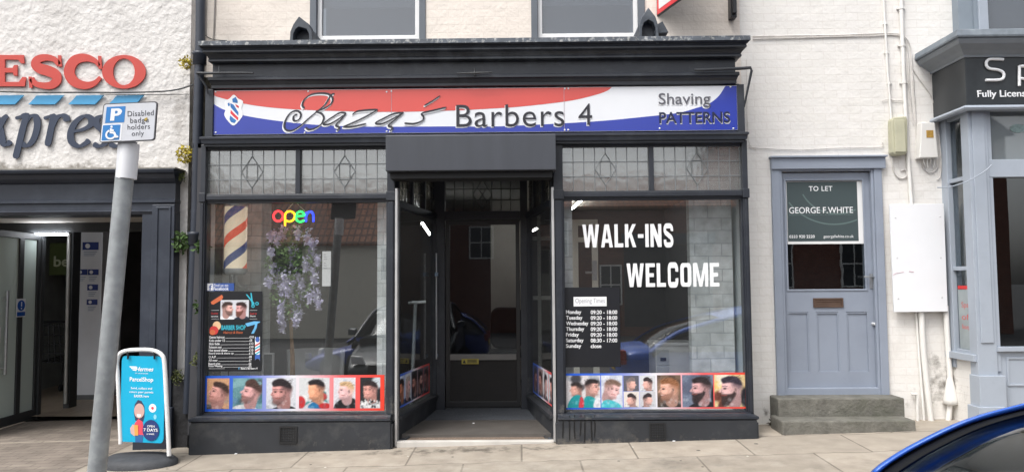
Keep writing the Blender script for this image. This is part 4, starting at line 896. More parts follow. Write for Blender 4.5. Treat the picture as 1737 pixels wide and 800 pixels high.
    if kind[0] == 's':
        k = int(kind[1:]); bgs = [(176, 190, 214), (200, 206, 214), (60, 62, 70), (84, 84, 92), (110, 104, 112), (70, 76, 110), (150, 130, 130), (206, 208, 214), (196, 200, 206)]
        c = g(bgs[k]); c.blobs(6, [tuple(v*.8 for v in bgs[k]), tuple(min(255, v*1.15) for v in bgs[k])])
        head(c, .5*wd, .56, .33, face=-1 if k % 2 == 0 else 1, skin=[(196, 130, 96), (214, 172, 160), (190, 140, 120), (206, 160, 140), (150, 110, 96), (160, 110, 96), (206, 150, 130), (196, 160, 146), (200, 150, 130)][k], hair=[(36, 30, 30), (170, 160, 156), (40, 32, 32), (30, 26, 28), (40, 34, 36), (36, 30, 34), (60, 46, 46), (30, 28, 34), (40, 30, 32)][k], beard=[.3, .6, .8, 1, .5, .6, .4, 0, .3][k], turn=.8, look=k not in (7, 8), shirt=(40, 44, 54))
    c.blobs(10, [(120, 130, 140), (235, 235, 238)], (.03, .07), (0, .0, wd, .25), .25); c.grain(7); return c
def photo_strip(label, length, height, loc, rotz, shots, group):
    t = thing('photo_strip', label, 'poster', loc, rotz, group)
    m = MB(); m.box(0, length, 0, .003, 0, height); m.build('backing', strip_mat(), t)
    for kind, u0, u1, v0, v1 in shots:
        wd = (u1-u0)*length/((v1-v0)*height)
        P_(kind, wd).mesh('photo', u0*length, u1*length, v0*height, v1*height, -.001, t)
    return t
def pxstrip(x0, x1, L, y0=(0.07, .95)):
    return [(k, (a-x0)/(x1-x0), (b-x0)/(x1-x0), v[0], v[1]) for k, a, b, v in L]
sg = 'strips of haircut photos along the bottom of the glass'
a, b, c0, c1 = RC(344.5, 636, 652, 696.5, -.005); V = (.07, .93)
photo_strip('photo strip in the left shop window showing six separate haircut portraits from blue to red', b-a, c1-c0, (a, -.005, c0), 0,
    pxstrip(344.5, 652, [('a1', 351, 389, V), ('a2', 395, 445, V), ('a3', 452, 502, V), ('a4', 507.5, 559, V), ('a5', 566, 603, V), ('a6', 611, 645, V)]), sg)
a, b, c0, c1 = RC(957, 632, 1266.5, 693, -.005); V = (.05, .94)
photo_strip('photo strip in the right shop window with two boys in teal jumpers', b-a, c1-c0, (a, -.005, c0), 0,
    pxstrip(957, 1266.5, [('b1', 959, 1018.5, V), ('b2', 1020, 1056, V), ('b3', 1058, 1084, (.50, .93)), ('b4', 1085.5, 1112, (.50, .93)), ('b5', 1058, 1084, (.06, .485)), ('b6', 1085.5, 1112, (.06, .485)), ('b7', 1115, 1155, V), ('b8', 1157.5, 1210, V), ('b9', 1212, 1264, V)]), sg)
V = (.06, .94)
def local(t, ox, oy, ang, y): return (ox+t*math.cos(ang)-y*math.sin(ang), oy+t*math.sin(ang)+y*math.cos(ang))
q = local(.02, -1.085, .02, As, .026)
photo_strip('photo strip of five men on the splayed left side glass of the entrance', Ls*.83, .30, (q[0], q[1], .285), As,
    [('s%d' % k, .03+k*.19, .21+k*.19, .06, .94) for k in range(5)], sg)
q = local(Lr*.16, xbr, YB, Ar, .026)
photo_strip('photo strip of four heads on the splayed right side glass of the entrance', Lr*.83, .30, (q[0], q[1], .285), Ar,
    [('s%d' % (k+5), .03+k*.24, .25+k*.24, .06, .94) for k in range(4)], sg)

# ---- barber pole
YPO = .30
bp = thing('barber_pole', 'cylindrical barber pole with red blue and cream spiral stripes behind the left window glass', 'barber pole', pt(399, 466, YPO))
cx, cz = X(399, 405, YPO)-bp.location.x, 0
def pole_mat():
    mt = bpy.data.materials.new('pole_stripes'); mt.use_nodes = True; nt = mt.node_tree; b = nt.nodes['Principled BSDF']
    tc = _n(nt, 'ShaderNodeTexCoord'); s = _n(nt, 'ShaderNodeSeparateXYZ'); nt.links.new(tc.outputs['Object'], s.inputs[0])
    at = _n(nt, 'ShaderNodeMath', operation='ARCTAN2'); nt.links.new(s.outputs[0], at.inputs[0])
    ng = _n(nt, 'ShaderNodeMath', operation='MULTIPLY'); ng.inputs[1].default_value = -1; nt.links.new(s.outputs[1], ng.inputs[0]); nt.links.new(ng.outputs[0], at.inputs[1])
    a2 = _n(nt, 'ShaderNodeMath', operation='MULTIPLY'); a2.inputs[1].default_value = -.075; nt.links.new(at.outputs[0], a2.inputs[0])
    ad = _n(nt, 'ShaderNodeMath', operation='ADD'); nt.links.new(a2.outputs[0], ad.inputs[0]); nt.links.new(s.outputs[2], ad.inputs[1])
    dv = _n(nt, 'ShaderNodeMath', operation='DIVIDE'); dv.inputs[1].default_value = .4241; nt.links.new(ad.outputs[0], dv.inputs[0])
    fr = _n(nt, 'ShaderNodeMath', operation='FRACT'); nt.links.new(dv.outputs[0], fr.inputs[0])
    cr = _n(nt, 'ShaderNodeValToRGB'); cr.color_ramp.interpolation = 'CONSTANT'; e = cr.color_ramp.elements
    e[0].position = 0; e[0].color = (*lin((244, 226, 196)), 1); e[1].position = .27; e[1].color = (*lin((44, 62, 116)), 1)
    q = e.new(.47); q.color = (*lin((244, 226, 196)), 1); q = e.new(.77); q.color = (*lin((226, 82, 50)), 1); q = e.new(.97); q.color = (*lin((244, 226, 196)), 1)
    nt.links.new(fr.outputs[0], cr.inputs[0]); nt.links.new(cr.outputs[0], b.inputs['Base Color']); b.inputs['Roughness'].default_value = .25
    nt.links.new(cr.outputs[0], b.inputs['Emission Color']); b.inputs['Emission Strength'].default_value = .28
    return mt
H = Z(400, 351, YPO)-Z(400, 455, YPO); rp = .102
m = MB(); m.lathe([(rp, .06), (rp, .06+H)], (0, 0, 0), 32); m.build('striped_cylinder', pole_mat(), bp)
chrome = mat('chrome', (206, 208, 210), .25, metal=.5, var=.03)
m = MB(); m.lathe([(.05, -.0), (.088, .0), (.112, .03), (.112, .06)], (0, 0, 0), 28); m.build('base_cap', chrome, bp)
m = MB(); m.lathe([(.112, .06+H), (.112, .085+H), (.09, .10+H), (.05, .105+H)], (0, 0, 0), 28); m.build('top_cap', chrome, bp)
m = MB(); m.tube([(0, 0, -.0), (0, .02, -.08), (0, .16, -.12), (0, .30, -.12)], .018); m.tube([(-.03, 0, -.01), (-.03, .02, -.16), (-.03, .3, -.16)], .01); m.build('wall_bracket', chrome, bp)

# ---- neon open sign
YN = .10
ns = thing('neon_sign', 'rainbow neon open sign hanging at the top of the left shop window', 'neon sign', pt(498, 378, YN))
rel = lambda L: [tuple(pt(a, b, YN)-ns.location) for a, b in L]
ne = [('red', (255, 40, 48)), ('yellow', (255, 176, 10)), ('green', (20, 226, 90)), ('blue', (20, 60, 255))]
paths = [[[(481-8*(1-math.cos(k*math.pi/10))*0+8*math.cos(k*math.pi/10)-9, 366.5-8.6*math.sin(k*math.pi/10)) for k in range(20)]],
         [[(483.5, 383), (483.5, 372), (484, 363), (488, 359), (494, 358.5), (499, 362), (500, 367), (497, 373), (491, 375.5), (485.5, 374)]],
         [[(503, 367), (510, 366), (516, 365), (514, 360.5), (509, 358.5), (503.5, 362), (501.5, 368), (504, 374), (510, 376), (516, 373.5)]],
         [[(519, 376), (519, 368), (520, 359.5)], [(519.5, 365), (523, 360), (528, 359), (531, 363), (531.5, 370), (531.5, 376)]]]
for (nm, c), ps in zip(ne, paths):
    m = MB()
    for i, p in enumerate(ps):
        q = spline(rel(p), 4, closed=(nm == 'red')); m.tube(q, .0095, 8, closed=(nm == 'red'))
    m.build('neon_tube', emit('neon_'+nm, c, 2.2), ns, label='glowing %s letter tube' % nm)
m = MB(); m.tube(rel([(485, 358), (500, 342)]), .003, 5); m.tube(rel([(501, 342), (517, 358)]), .003, 5); m.build('hanging_cord', M_WPLASTIC, ns)

# ---- artificial flowering tree in the window
def leaves(mb, c, r, n, size, rng, squash=1.0, droop=0.0):
    for _ in range(n):
        d = Vector((rng.gauss(0, 1), rng.gauss(0, 1), rng.gauss(0, 1))).normalized()*r*rng.uniform(.35, 1)**.6; d.z *= squash
        p = Vector(c)+d; a = Vector((rng.gauss(0, 1), rng.gauss(0, 1), rng.gauss(0, 1)-droop)).normalized()*size*rng.uniform(.6, 1.3)
        b = a.cross(Vector((rng.gauss(0, 1), rng.gauss(0, 1), rng.gauss(0, 1)))).normalized()*a.length*.28; k = a.cross(b).normalized()*a.length*.12
        mb.add([p, p+a*.5+b+k, p+a, p+a*.5-b+k], [(0, 1, 2, 3)])
rng = random.Random(5); YT = .30
tr = thing('artificial_tree', 'potted lilac flowering tree with hanging blossoms in the left shop window', 'flowering tree', (X(495, 630, YT), YT, .245))
TO = tr.location
rt = lambda a, b, dy=0: tuple(pt(a, b, YT+dy)-TO)
m = MB(); 
for k in range(3): m.tube([rt(494+k*2.5, 640, .01*k), rt(494+k*2, 600), rt(493.5+k, 570, -.01*k), rt(490+k*3, 520), rt(478+k*18, 470)], [.011, .010, .009, .008, .004], 6)
m.build('trunk', mat('trunk_tan', (150, 120, 88), .8, var=.3, scale=20), tr)
m = MB(); m.lathe([(.085, -.0), (.10, .10), (.11, .12), (.09, .12)], (0, 0, 0), 20); m.build('pot', mat('pot_black', (30, 30, 30), .5), tr)
M_LEAF = mat('leaf_green', (110, 140, 84), .6, var=.45, scale=25); M_LILAC = mat('lilac_petal', (222, 216, 246), .6, var=.12, scale=30); M_LILAC2 = mat('pale_petal', (226, 224, 240), .6, var=.08)
m = MB()
for a, b, r_ in ((497, 398, .10), (478, 410, .11), (512, 412, .12), (495, 425, .13), (470, 440, .12), (520, 440, .12), (500, 455, .13), (470, 470, .11), (525, 470, .11), (497, 490, .12), (476, 505, .09), (515, 500, .10), (492, 525, .09), (500, 410, .1)):
    leaves(m, rt(a, b, rng.uniform(-.06, .08)), r_, 95, .055, rng)
m.build('foliage', M_LEAF, tr)
fc = [(459, 398, .8), (480, 394, 1), (470, 403, 1), (505, 392, .9), (521, 400, 1), (531, 410, 1), (528, 425, 1), (496, 425, 1.2), (496, 440, 1), (463, 452, 1), (472, 462, 1.2), (484, 470, 1.1), (495, 480, 1), (505, 462, .9), (518, 448, .9), (530, 455, 1), (533, 470, .9), (456, 475, .9), (487, 487, 1.1), (497, 500, 1.1), (478, 490, .9), (513, 492, 1.1), (525, 500, 1), (536, 497, 1), (540, 515, .8), (500, 515, 1.2), (507, 530, 1.1), (501, 543, .9), (476, 535, 1), (479, 548, 1), (477, 520, .8), (538, 440, .8), (460, 425, .8), (512, 475, .9)]
for q in fc:
    m = MB(); c = Vector(rt(q[0], q[1], rng.uniform(-.13, .0))); h = .10*q[2]
    for k in range(95):
        t = rng.random(); rr_ = .042*q[2]*(1-t*.75)
        m.mat(0 if rng.random() < .6 else 1); leaves(m, c+Vector((0, 0, .03-t*h)), rr_, 1, .033, rng)
    m.build('blossom', [M_LILAC, M_LILAC2], tr)

# ---- furniture inside
def at(px, py, Y): return pt(px, py, Y)
c = at(535, 635, 1.0)
t = thing('waiting_chair', 'rounded white tub chair behind the photo strip in the left window', 'chair', (c.x, 1.0, .06))
m = MB(); pr = []
for k in range(13):
    a = math.pi*(k/12); pr.append((.28*math.cos(a), -.24*math.sin(a)*-1))
vs = []
for (u, v) in pr: vs += [(u, v, .30), (u*1.06, v*1.06, .68), (u*.9, v*.9, .68), (u*.85, v*.85, .30)]
m.add(vs, [(i*4+k, i*4+4+k, i*4+4+(k+1) % 4, i*4+(k+1) % 4) for i in range(12) for k in range(4)]+[(0, 1, 2, 3), (51, 50, 49, 48)], True); m.build('backrest', M_WPLASTIC, t)
m = MB(); m.prism([(-.26, .28), (.26, .28), (.26, .38), (-.26, .38)], -.2, .24); m.build('seat', M_WPLASTIC, t, bevel=.03)
for sx in (-1, 1):
    for sy in (-1, 1): m = MB(); m.tube([(sx*.18, .02+sy*.15, .3), (sx*.22, .02+sy*.18, 0)], .014); m.build('leg', chrome, t)
x0, x1, z0, z1 = RC(444, 598, 464, 660, .5)
t = thing('picture_frame', 'small white picture frame standing behind the price poster in the left window', 'picture frame', ((x0+x1)/2, .5, .245))
wv = (x1-x0)/2; m = MB(); m.frame(-wv, wv, 0, z1-.245, .016, 0, .02); m.build('frame', M_WPLASTIC, t, bevel=.002); m = MB(); m.box(-wv+.015, wv-.015, .008, .015, .015, z1-.26); m.build('picture', mat('picture_grey', (120, 126, 124), .5, var=.3), t)
x0, x1, z0, z1 = RC(1112, 581, 1178, 634, .75)
t = thing('drawer_cabinet', 'white drawer cabinet behind the right shop window next to the brick patterned pier', 'cabinet', ((x0+x1)/2, .75, .06))
wv = (x1-x0)/2; hz = z1-.06
m = MB(); m.box(-wv, wv, 0, .4, 0, hz-.025); m.box(-wv-.012, wv+.012, -.012, .41, hz-.025, hz); m.build('carcass', mat('cabinet_white', (214, 216, 218), .4, var=.03), t, bevel=.003)
for k in range(4):
    m = MB(); m.box(-wv+.012, -wv+.13, -.014, -.001, .05+k*(hz-.1)/4, .035+(k+1)*(hz-.1)/4); d = m.build('drawer', mat('drawer_grey', (186, 190, 194), .4), t, bevel=.002)
    m = MB(); m.box(-wv+.045, -wv+.10, -.024, -.0145, .09+k*(hz-.1)/4, .12+k*(hz-.1)/4); m.build('handle', M_BLACK, d)
c = at(860, 600, 3.6)
t = thing('office_chair', 'black high-backed office chair beyond the entrance door', 'chair', (c.x, 3.6, .06))
M_CH = mat('chair_black', (26, 27, 30), .6)
m = MB(); m.prism(rrect(-.22, .22, .46, 1.02, .12), -.05, .03); m.build('backrest', M_CH, t, bevel=.03)
m = MB(); m.prism(rrect(-.24, .24, .38, .46, .03), -.45, .02); m.build('seat', M_CH, t, bevel=.02)
m = MB(); m.tube([(0, -.2, .38), (0, -.2, .08)], .03)
for k in range(5): a = k*1.2566; m.tube([(0, -.2, .09), (.26*math.cos(a), -.2+.26*math.sin(a), .04)], .018)
m.build('base', M_CH, t)
c = at(699, 640, .72)
t = thing('scooter', 'kick scooter with a silver steering column and bar behind the left entrance glass', 'scooter', (X(697, 640, .72), .75, .06))
L = t.location; m = MB(); m.tube([(.0, 0, .12), tuple(Vector((X(705, 514, .75), .75, Z(705, 514, .75)))-L)], .017)
m.build('steering_column', mat('pale_metal', (196, 206, 210), .3, metal=.4), t)
tp = Vector((X(705, 514, .75), .75, Z(705, 514, .75)))-L
m = MB(); m.tube([(tp.x-.07, -.0, tp.z+.005), (tp.x+.10, .0, tp.z+.015)], .014); m.build('handlebar', MATS['pale_metal'], t)
m = MB(); m.box(-.06, .06, .05, .5, .06, .085); m.build('deck', M_BLACK, t, bevel=.01)
for y in (.0, .55): m = MB(); m.lathe([(.03, -.015), (.055, -.012), (.055, .012), (.03, .015)], (0, y, .055), 16, 'X'); m.build('wheel', M_BLACK, t)
# added steel tube imitating the guide rail's reflection in the left side glass
q = local(Ls*.90, -1.085, .02, As, -.03)
t = thing('rail_reflection', 'slim vertical steel tube standing in for the reflected guide rail at the inner end of the left entrance glass', 'reflection tube', (q[0], q[1], .62))
m = MB(); m.tube([(0, 0, 0), (0, 0, 1.1)], .008); m.build('bar', M_STEEL, t)
m = MB(); m.box(-.016, .016, -.012, .05, .86, .90); m.box(-.01, .01, .0, .05, .02, .05); m.build('bracket', mat('bracket_blue_grey', (120, 140, 160), .4, metal=.4), t)
# ceiling light tubes
lg = 'lit tube lamps on the shop ceiling'
for lab, p0, p1, e in (('lit tube lamp seen high through the right shop window', (968, 356, 2.0), (990, 336, 2.9), 5), ('lit tube lamp seen through the left entrance glass', (716, 378, 3.2), (729, 397, 4.2), 5), ('lit tube lamp seen through the right entrance glass', (901, 392, 3.6), (911, 387, 4.2), 5)):
    a, b = pt(*p0), pt(*p1); zc_ = 2.60
    # slide along the line of sight until just under the ceiling
    def to_z(p):
        d = p-CAM; return CAM+d*((zc_-CAM.z)/d.z)
    a, b = to_z(a), to_z(b)
    if a.y > 6.2 or b.y > 6.2: a, b = pt(*p0), pt(*p1)
    t = thing('tube_lamp', lab, 'lamp', (a+b)/2, group=lg)
    c_ = (a+b)/2; m = MB(); m.tube([a-c_, b-c_], .016, 8); m.build('tube', emit('tube_glow', (255, 252, 246), e*5), t)
    up_ = Vector((0, 0, .022)); m = MB(); m.tube([a-c_+up_, b-c_+up_], .012, 6); m.build('housing', M_WPLASTIC, t)
for px, py in ((770, 392), (840, 388), (862, 398)):
    p = pt(px, py, 2.6); d = p-CAM; p = CAM+d*((2.655-CAM.z)/d.z)
    if p.y < 6.4:
        t = thing('downlight', 'small round unlit ceiling downlight beyond the entrance door', 'downlight', p, group='downlights in the shop ceiling'); m = MB(); m.lathe([(.06, 0), (.06, -.008), (.045, -.008), (.04, .0)], (0, 0, 0), 18); m.build('ring', M_WPLASTIC, t); m = MB(); m.lathe([(.04, -.003), (.02, -.005)], (0, 0, 0), 16); m.build('bulb', mat('bulb_grey', (170, 170, 165), .4), t)

# ------------------------------------------------------------------ white house with the letting door
house = thing('white_house', 'white painted brick house front with a blue-grey door between the two shopfronts', 'house', (3, YW, .1)); HO = Vector((3, YW, .1))
YH = YW+.004
dxa, dxb = X(1322, 470, YW), X(1488, 470, YW); dzt = Z(1405, 290, YW); dz0 = Z(1405, 670, YW)
m = MB(); m.box(2.032, dxa, YH, YH+.3, -.4, 2.75); m.box(2.132, dxa, YH, YH+.3, 2.75, ZT); m.box(dxb, 4.32, YH, YH+.3, -.4, ZT); m.box(dxa, dxb, YH, YH+.3, dzt, ZT); m.box(dxa, dxb, YH, YH+.3, -.4, dz0-.03)
m.box(4.32, 8.5, YH, YH+.3, 3.45, ZT) if False else None
part(m, 'wall', M_WHITE, parent=house, off=HO)
# door case
ax0, ax1 = X(1312, 470, YW), X(1500, 470, YW); ah = Z(1405, 285, YW)
hx0, hx1, hz0, hz1 = RC(1309, 286, 1502.5, 264, YW-.05)
m = MB()
for a, b in ((ax0, ax0+.075), (ax1-.075, ax1)): m.box(a, b, YW-.03, YW+.02, dz0-.01, ah+.005); 
m.box(ax0+.075, ax0+.10, YW-.018, YW+.02, dz0-.01, ah); m.box(ax1-.10, ax1-.075, YW-.018, YW+.02, dz0-.01, ah); m.box(ax0+.1, ax1-.1, YW-.018, YW+.02, ah-.03, ah)
part(m, 'architrave', M_BLUEG, parent=house, off=HO, bevel=.005)
h0, h1 = Z(1405, 286, YW-.05), Z(1405, 264, YW-.05)
m = MB(); m.box(hx0, hx1, YW-.05, YW+.02, h0, h1-.018); m.box(hx0-.012, hx1+.012, YW-.075, YW+.02, h1-.018, h1); part(m, 'door_head', M_BLUEG, parent=house, off=HO, bevel=.004)
YD = YW+.03
lx0, lx1 = X(1330, 500, YD), X(1484, 500, YD); lz1 = Z(1405, 293, YD); lz0 = Z(1405, 668, YD)
gx0, gx1, gz0, gz1 = RC(1334, 305, 1466, 491, YD)
m = MB(); m.box(lx0, gx0, YD, YD+.045, lz0, lz1); m.box(gx1, lx1, YD, YD+.045, lz0, lz1); m.box(gx0, gx1, YD, YD+.045, gz1, lz1)
pn = [RC(a, 529, b, 631, YD) for a, b in ((1337, 1373), (1386, 1424), (1437, 1475))]
pz0, pz1 = pn[0][2], pn[0][3]
m.box(gx0, gx1, YD, YD+.045, pz1, gz0); m.box(gx0, gx1, YD, YD+.045, lz0, pz0)
ex = [gx0]+[v for p in pn for v in p[:2]]+[gx1]
for k in range(0, 8, 2): m.box(ex[k], min(ex[k+1], gx1), YD, YD+.045, pz0, pz1) if ex[k+1] > ex[k] else None
hd = part(m, 'door', M_BLUEG, parent=house, off=HO)
for p in pn:
    m = MB(); m.box(p[0], min(p[1], lx1-.03), YD+.016, YD+.04, p[2], p[3]); m.frame(p[0], min(p[1], lx1-.03), p[2], p[3], .012, YD+.004, YD+.016); m.build('door_panel', M_BLUEG, hd)
m = MB(); m.frame(gx0-.012, gx1+.012, gz0-.012, gz1+.012, .018, YD-.008, YD+.0); m.build('glazing_bead', M_BLUEG, hd, bevel=.003)
m = MB(); m.box(gx0, gx1, YD+.018, YD+.024, gz0, gz1); m.build('pane', glass('house_glass', (.85, .88, .9), 2.0, add=.04, bump=.01), hd)
wb0, wb1 = Z(1405, 669, YD), Z(1405, 656, YD); m = MB(); m.prism([(X(1331, 660, YD), wb0), (X(1493, 660, YD), wb0), (X(1492, 660, YD), wb1), (X(1332, 660, YD), wb1)], YD-.045, YD-.001); m.build('weather_bar', M_BLUEG, hd, bevel=.008)
m = MB(); m.box(lx0, lx1, YD-.03, YD+.04, wb0-.014, wb0-.001); m.build('door_gap', M_BLACK, hd)
M_BRONZE = mat('bronze', (112, 92, 80), .4, metal=.6, var=.15)
a, b, c, d = RC(1379, 505, 1430, 521, YD); m = MB(); m.frame(a, b, c, d, .016, YD-.012, YD); m.box(a+.016, b-.016, YD-.006, YD-.001, c+.014, d-.014); m.box(a+.03, b-.03, YD-.012, YD-.006, d-.034, d-.024); m.build('letterbox', M_BRONZE, hd, bevel=.002)
a, b, c, d = RC(1475, 464, 1484, 489, YD); m = MB(); m.box(a, b, YD-.007, YD-.0005, c, d); m.tube([((a+b)/2, YD-.006, d-.03), ((a+b)/2, YD-.04, d-.03), (a-.07, YD-.045, d-.028)], .008); m.lathe([(.006, 0), (.006, -.004)], ((a+b)/2, YD-.007, c+.035), 10, 'Y'); m.build('handle', M_STEEL, hd)
k_ = pt(1481, 549, YD); m = MB(); m.lathe([(.018, 0), (.018, -.004), (.008, -.01), (.014, -.02), (.016, -.03), (.008, -.037)], k_, 16, 'Y'); m.build('knob', chrome, hd)
m = MB(); m.box(lx0-.1, lx1+.1, YW+.6, YW+.65, 0, 2.6); m.box(lx0-.12, lx0-.1, YW+.28, YW+.6, 0, 2.6); m.box(lx1+.1, lx1+.12, YW+.28, YW+.6, 0, 2.6); m.box(lx0-.1, lx1+.1, YW+.28, YW+.6, dzt+.02, dzt+.05); part(m, 'hallway', M_DARK, parent=house, off=HO)
# letting board behind the glass
YL = YD+.014
tl = panel_thing('letting_board', 'dark green letting board with white lettering and white margin inside the blue-grey door glass', 'board', (1334.5, 307, 1465.5, 413.5), YL, M_WPLASTIC, .003)
YL2 = YL-.0008
a, b, c, d = RC(1335.5, 308, 1455, 409, YL2); m = MB(); m.box(a-tl.location.x, b-tl.location.x, YL2-tl.location.y, YL2-tl.location.y+.0006, c-tl.location.z, d-tl.location.z)
m.build('green_field', mat('board_green', (66, 78, 80), .4, var=.03), tl)
arc = mat('board_arc', (98, 116, 114), .4, var=.02)
for cc, r_ in (((1420, 300), 66), ((1415, 290), 95)):
    A = [(cc[0]+r_*math.cos(R(t)), cc[1]+r_*.95*math.sin(R(t))) for t in range(62 if r_ == 66 else 66, 156 if r_ == 66 else 148, 6)]
    A = [p for p in A if 1336 < p[0] < 1454 and 309 < p[1] < 408]
    lp = stroke_loop(pxl(A, YL2), .012, 2); 
    shape2d([[(x-tl.location.x, z-tl.location.z) for x, z in lp]], YL2-.0004-tl.location.y, arc, tl, 'arc_print', .0003)
on(tl, 'TO LET', (1372, 315.5, 1412, 324), YL2-.0009, M_VINYL, bold=.014, th=.0004, spacing=1.1)
on(tl, 'GEORGE F.WHITE', (1338.5, 351, 1447, 361.5), YL2-.0009, M_VINYL, bold=.006, th=.0004)
on(tl, 'RESIDENTIAL | COMMERCIAL | RURAL | DEVELOPMENT', (1338.5, 363, 1447, 366), YL2-.0009, arc, th=.0004)
on(tl, '0333 920 2220', (1339, 398.5, 1382, 403.5), YL2-.0009, M_VINYL, bold=.012, th=.0004); on(tl, 'georgefwhite.co.uk', (1397, 398, 1448, 404.5), YL2-.0009, M_VINYL, th=.0004)
# steps
zt_ = Z(1420, 672, YW-.02)
st = thing('door_step', 'pair of worn grey stone steps below the blue-grey door', 'steps', (X(1425, 730, 0), YW, gz(3, .3))); SOF = st.location
def loc2(L, y): return [(x-SOF.x, z-SOF.z) for x, z in pxl(L, y)]
Yt, Yl = YW-.24, YW-.46
za = Z(1420, 675, Yt)
m = MB(); x0, x1 = X(1320, 690, Yt), X(1535, 690, Yt); m.box(x0-SOF.x, x1-SOF.x, Yt-YW, .0, -.3, za-SOF.z); m.build('upper_step', M_STONE, st, bevel=.012)
zb_ = Z(1430, 713, Yl); x0, x1 = X(1327, 722, Yl), X(1554, 722, Yl); m = MB(); m.box(x0-SOF.x, x1-SOF.x, Yl-YW, Yt-YW+.1, -.35, zb_-SOF.z); m.build('lower_step', M_STONE, st, bevel=.012)

# white blank board, boxes, pipes and cables on the house wall
YB2 = YW-.09
bd = thing('blank_board', 'blank white rectangular board fixed over the pipes beside the blue-grey door', 'board', pt(1559, 529, YB2)); BO = bd.location
m = MB(); m.prism([(a-BO.x, b-BO.z) for a, b in pxl([(1509, 346.5), (1601, 345), (1608, 528), (1517, 529)], YB2)], 0, .02); m.build('panel', mat('board_white', (232, 233, 236), .4, var=.02, dirt=(214, 206, 208), dscale=3, damt=.2), bd, bevel=.003)
for px, py in ((1519, 369), (1595, 367), (1522, 437), (1596, 437), (1524, 506), (1598, 504)):
    p = pt(px, py, YB2)-BO; m = MB(); m.lathe([(.008, 0), (.006, -.004)], p, 10, 'Y'); m.build('screw', mat('screw_grey', (206, 206, 208), .4), bd)
m = MB(); q = [tuple(pt(a, b, YB2-.001)-BO) for a, b in ((1515, 466), (1520, 463), (1526, 462), (1533, 461))]; m.tube(q, .003, 4); q = [tuple(pt(a, b, YB2-.001)-BO) for a, b in ((1542, 460), (1550, 461))]; m.tube(q, .004, 4); m.build('scuff', mat('scuff_pink', (206, 176, 186), .6), bd)
def boxy(name, label, cat, L, Y, dep, material, bev=.01):
    p = pt(sum(a for a, b in L)/len(L), max(b for a, b in L), Y); t = thing(name, label, cat, p)
    m = MB(); m.prism([(a-p.x, b-p.z) for a, b in pxl(L, Y)], 0, dep); m.build('housing', material, t, bevel=bev); return t
jb = boxy('junction_box', 'greenish beige cable box on the white wall above right of the blue-grey door', 'cable box', [(1515, 199), (1538, 197), (1540, 204), (1540, 256), (1537, 262), (1518, 263), (1514, 258), (1513, 204)], YW-.09, .09, mat('beige_box', (178, 176, 152), .5, var=.06), .012)
p0 = jb.location; m = MB(); a, b, c, d = RC(1518, 203, 1536, 258, YW-.1); m.box(a-p0.x, b-p0.x, -.012, -.001, c-p0.z, d-p0.z); m.build('cover', mat('beige_lid', (186, 184, 160), .5), jb, bevel=.008)
eb_ = boxy('meter_box', 'white electrical box with a small gold label on the white wall beside the bay shopfront', 'electrical box', [(1563, 207.5), (1586, 208), (1592, 267), (1560, 268)], YW-.09, .09, M_WPAINT, .008)
p0 = eb_.location; a, b, c, d = RC(1571.5, 221, 1583.5, 233.5, YW-.092); m = MB(); m.box(a-p0.x, b-p0.x, -.0025, -.0002, c-p0.z, d-p0.z); m.build('label_plate', mat('gold_label', (172, 136, 66), .5, var=.2, scale=60), eb_)
for i, (px, ln) in enumerate(((1567, 12), (1573, 18), (1579, 10), (1585, 16))):
    q = [pt(px, 268, YW-.045)-p0, pt(px, 268+ln*.5, YW-.045)-p0, pt(px+2-i, 268+ln, YW-.02)-p0]; m = MB(); m.tube([tuple(v) for v in q], .006, 6); m.build('cable_tail', M_WPAINT, eb_)
def pipe(name, label, cat, pts, r, Y, material, group=None, clips=()):
    P = [pt(a, b, Y) for a, b in pts]; o = P[-1].copy(); t = thing(name, label, cat, o, group=group)
    m = MB(); m.tube([tuple(p-o) for p in P], r, 10); m.build('run', material, t)
    for a, b in clips:
        p = pt(a, b, Y)-o; m = MB(); m.lathe([(r*1.25, -.012), (r*1.25, .012)], p, 12, 'Z'); m.box(p.x-r*2, p.x+r*2, p.y+.2*r, p.y+r*1.2, p.z-.009, p.z+.009); m.build('clip', material, t)
    return t
M_PIPE = M_WPAINT
pipe('wall_pipe', 'white pipe leaning down the wall below the blank board nearest the door', 'pipe', [(1562, 518), (1566, 590), (1573, 660), (1580, 719)], .026, YW-.04, M_PIPE)
t = pipe('waste_pipe', 'white pipe with a flared hopper joint below the right edge of the blank board', 'pipe', [(1604, 518), (1609, 600), (1612, 646), (1612, 680), (1608, 719)], .024, YW-.045, M_PIPE)
o = t.location; m = MB(); pa, pb = pt(1611, 640, YW-.045)-o, pt(1612, 684, YW-.045)-o; m.lathe([(.022, pa.z-pa.z), (.03, -.03), (.062, pb.z-pa.z+.04), (.066, pb.z-pa.z), (.03, pb.z-pa.z-.012)], (pa.x, pa.y, pa.z), 18); m.build('hopper_joint', M_PIPE, t)
pipe('stub_pipe', 'short white stub pipe at the foot of the wall beside the stone steps', 'pipe', [(1546, 668), (1555, 668), (1556, 690), (1557, 719)], .014, YW-.03, M_PIPE)
pipe('conduit', 'thin white conduit running down behind the leaning pipe', 'conduit', [(1552, 500), (1557, 575), (1563, 650), (1568, 719)], .011, YW-.016, M_PIPE)
pipe('conduit', 'thicker white conduit down the upper wall with saddle clips, left of the white electrical box', 'conduit', [(1528, -20), (1530, 60), (1534, 150), (1540, 260), (1547, 360), (1552, 440)], .019, YW-.022, M_PIPE, clips=((1529, 14), (1531, 77), (1534, 140)))
pipe('conduit', 'thin white conduit down the upper wall over the greenish beige box', 'conduit', [(1498, -20), (1501, 40), (1505, 110), (1511, 190), (1517, 260)], .011, YW-.014, M_PIPE, clips=((1502, 40), (1504, 89), (1509, 141)))
CG = 'cables on the white house wall'
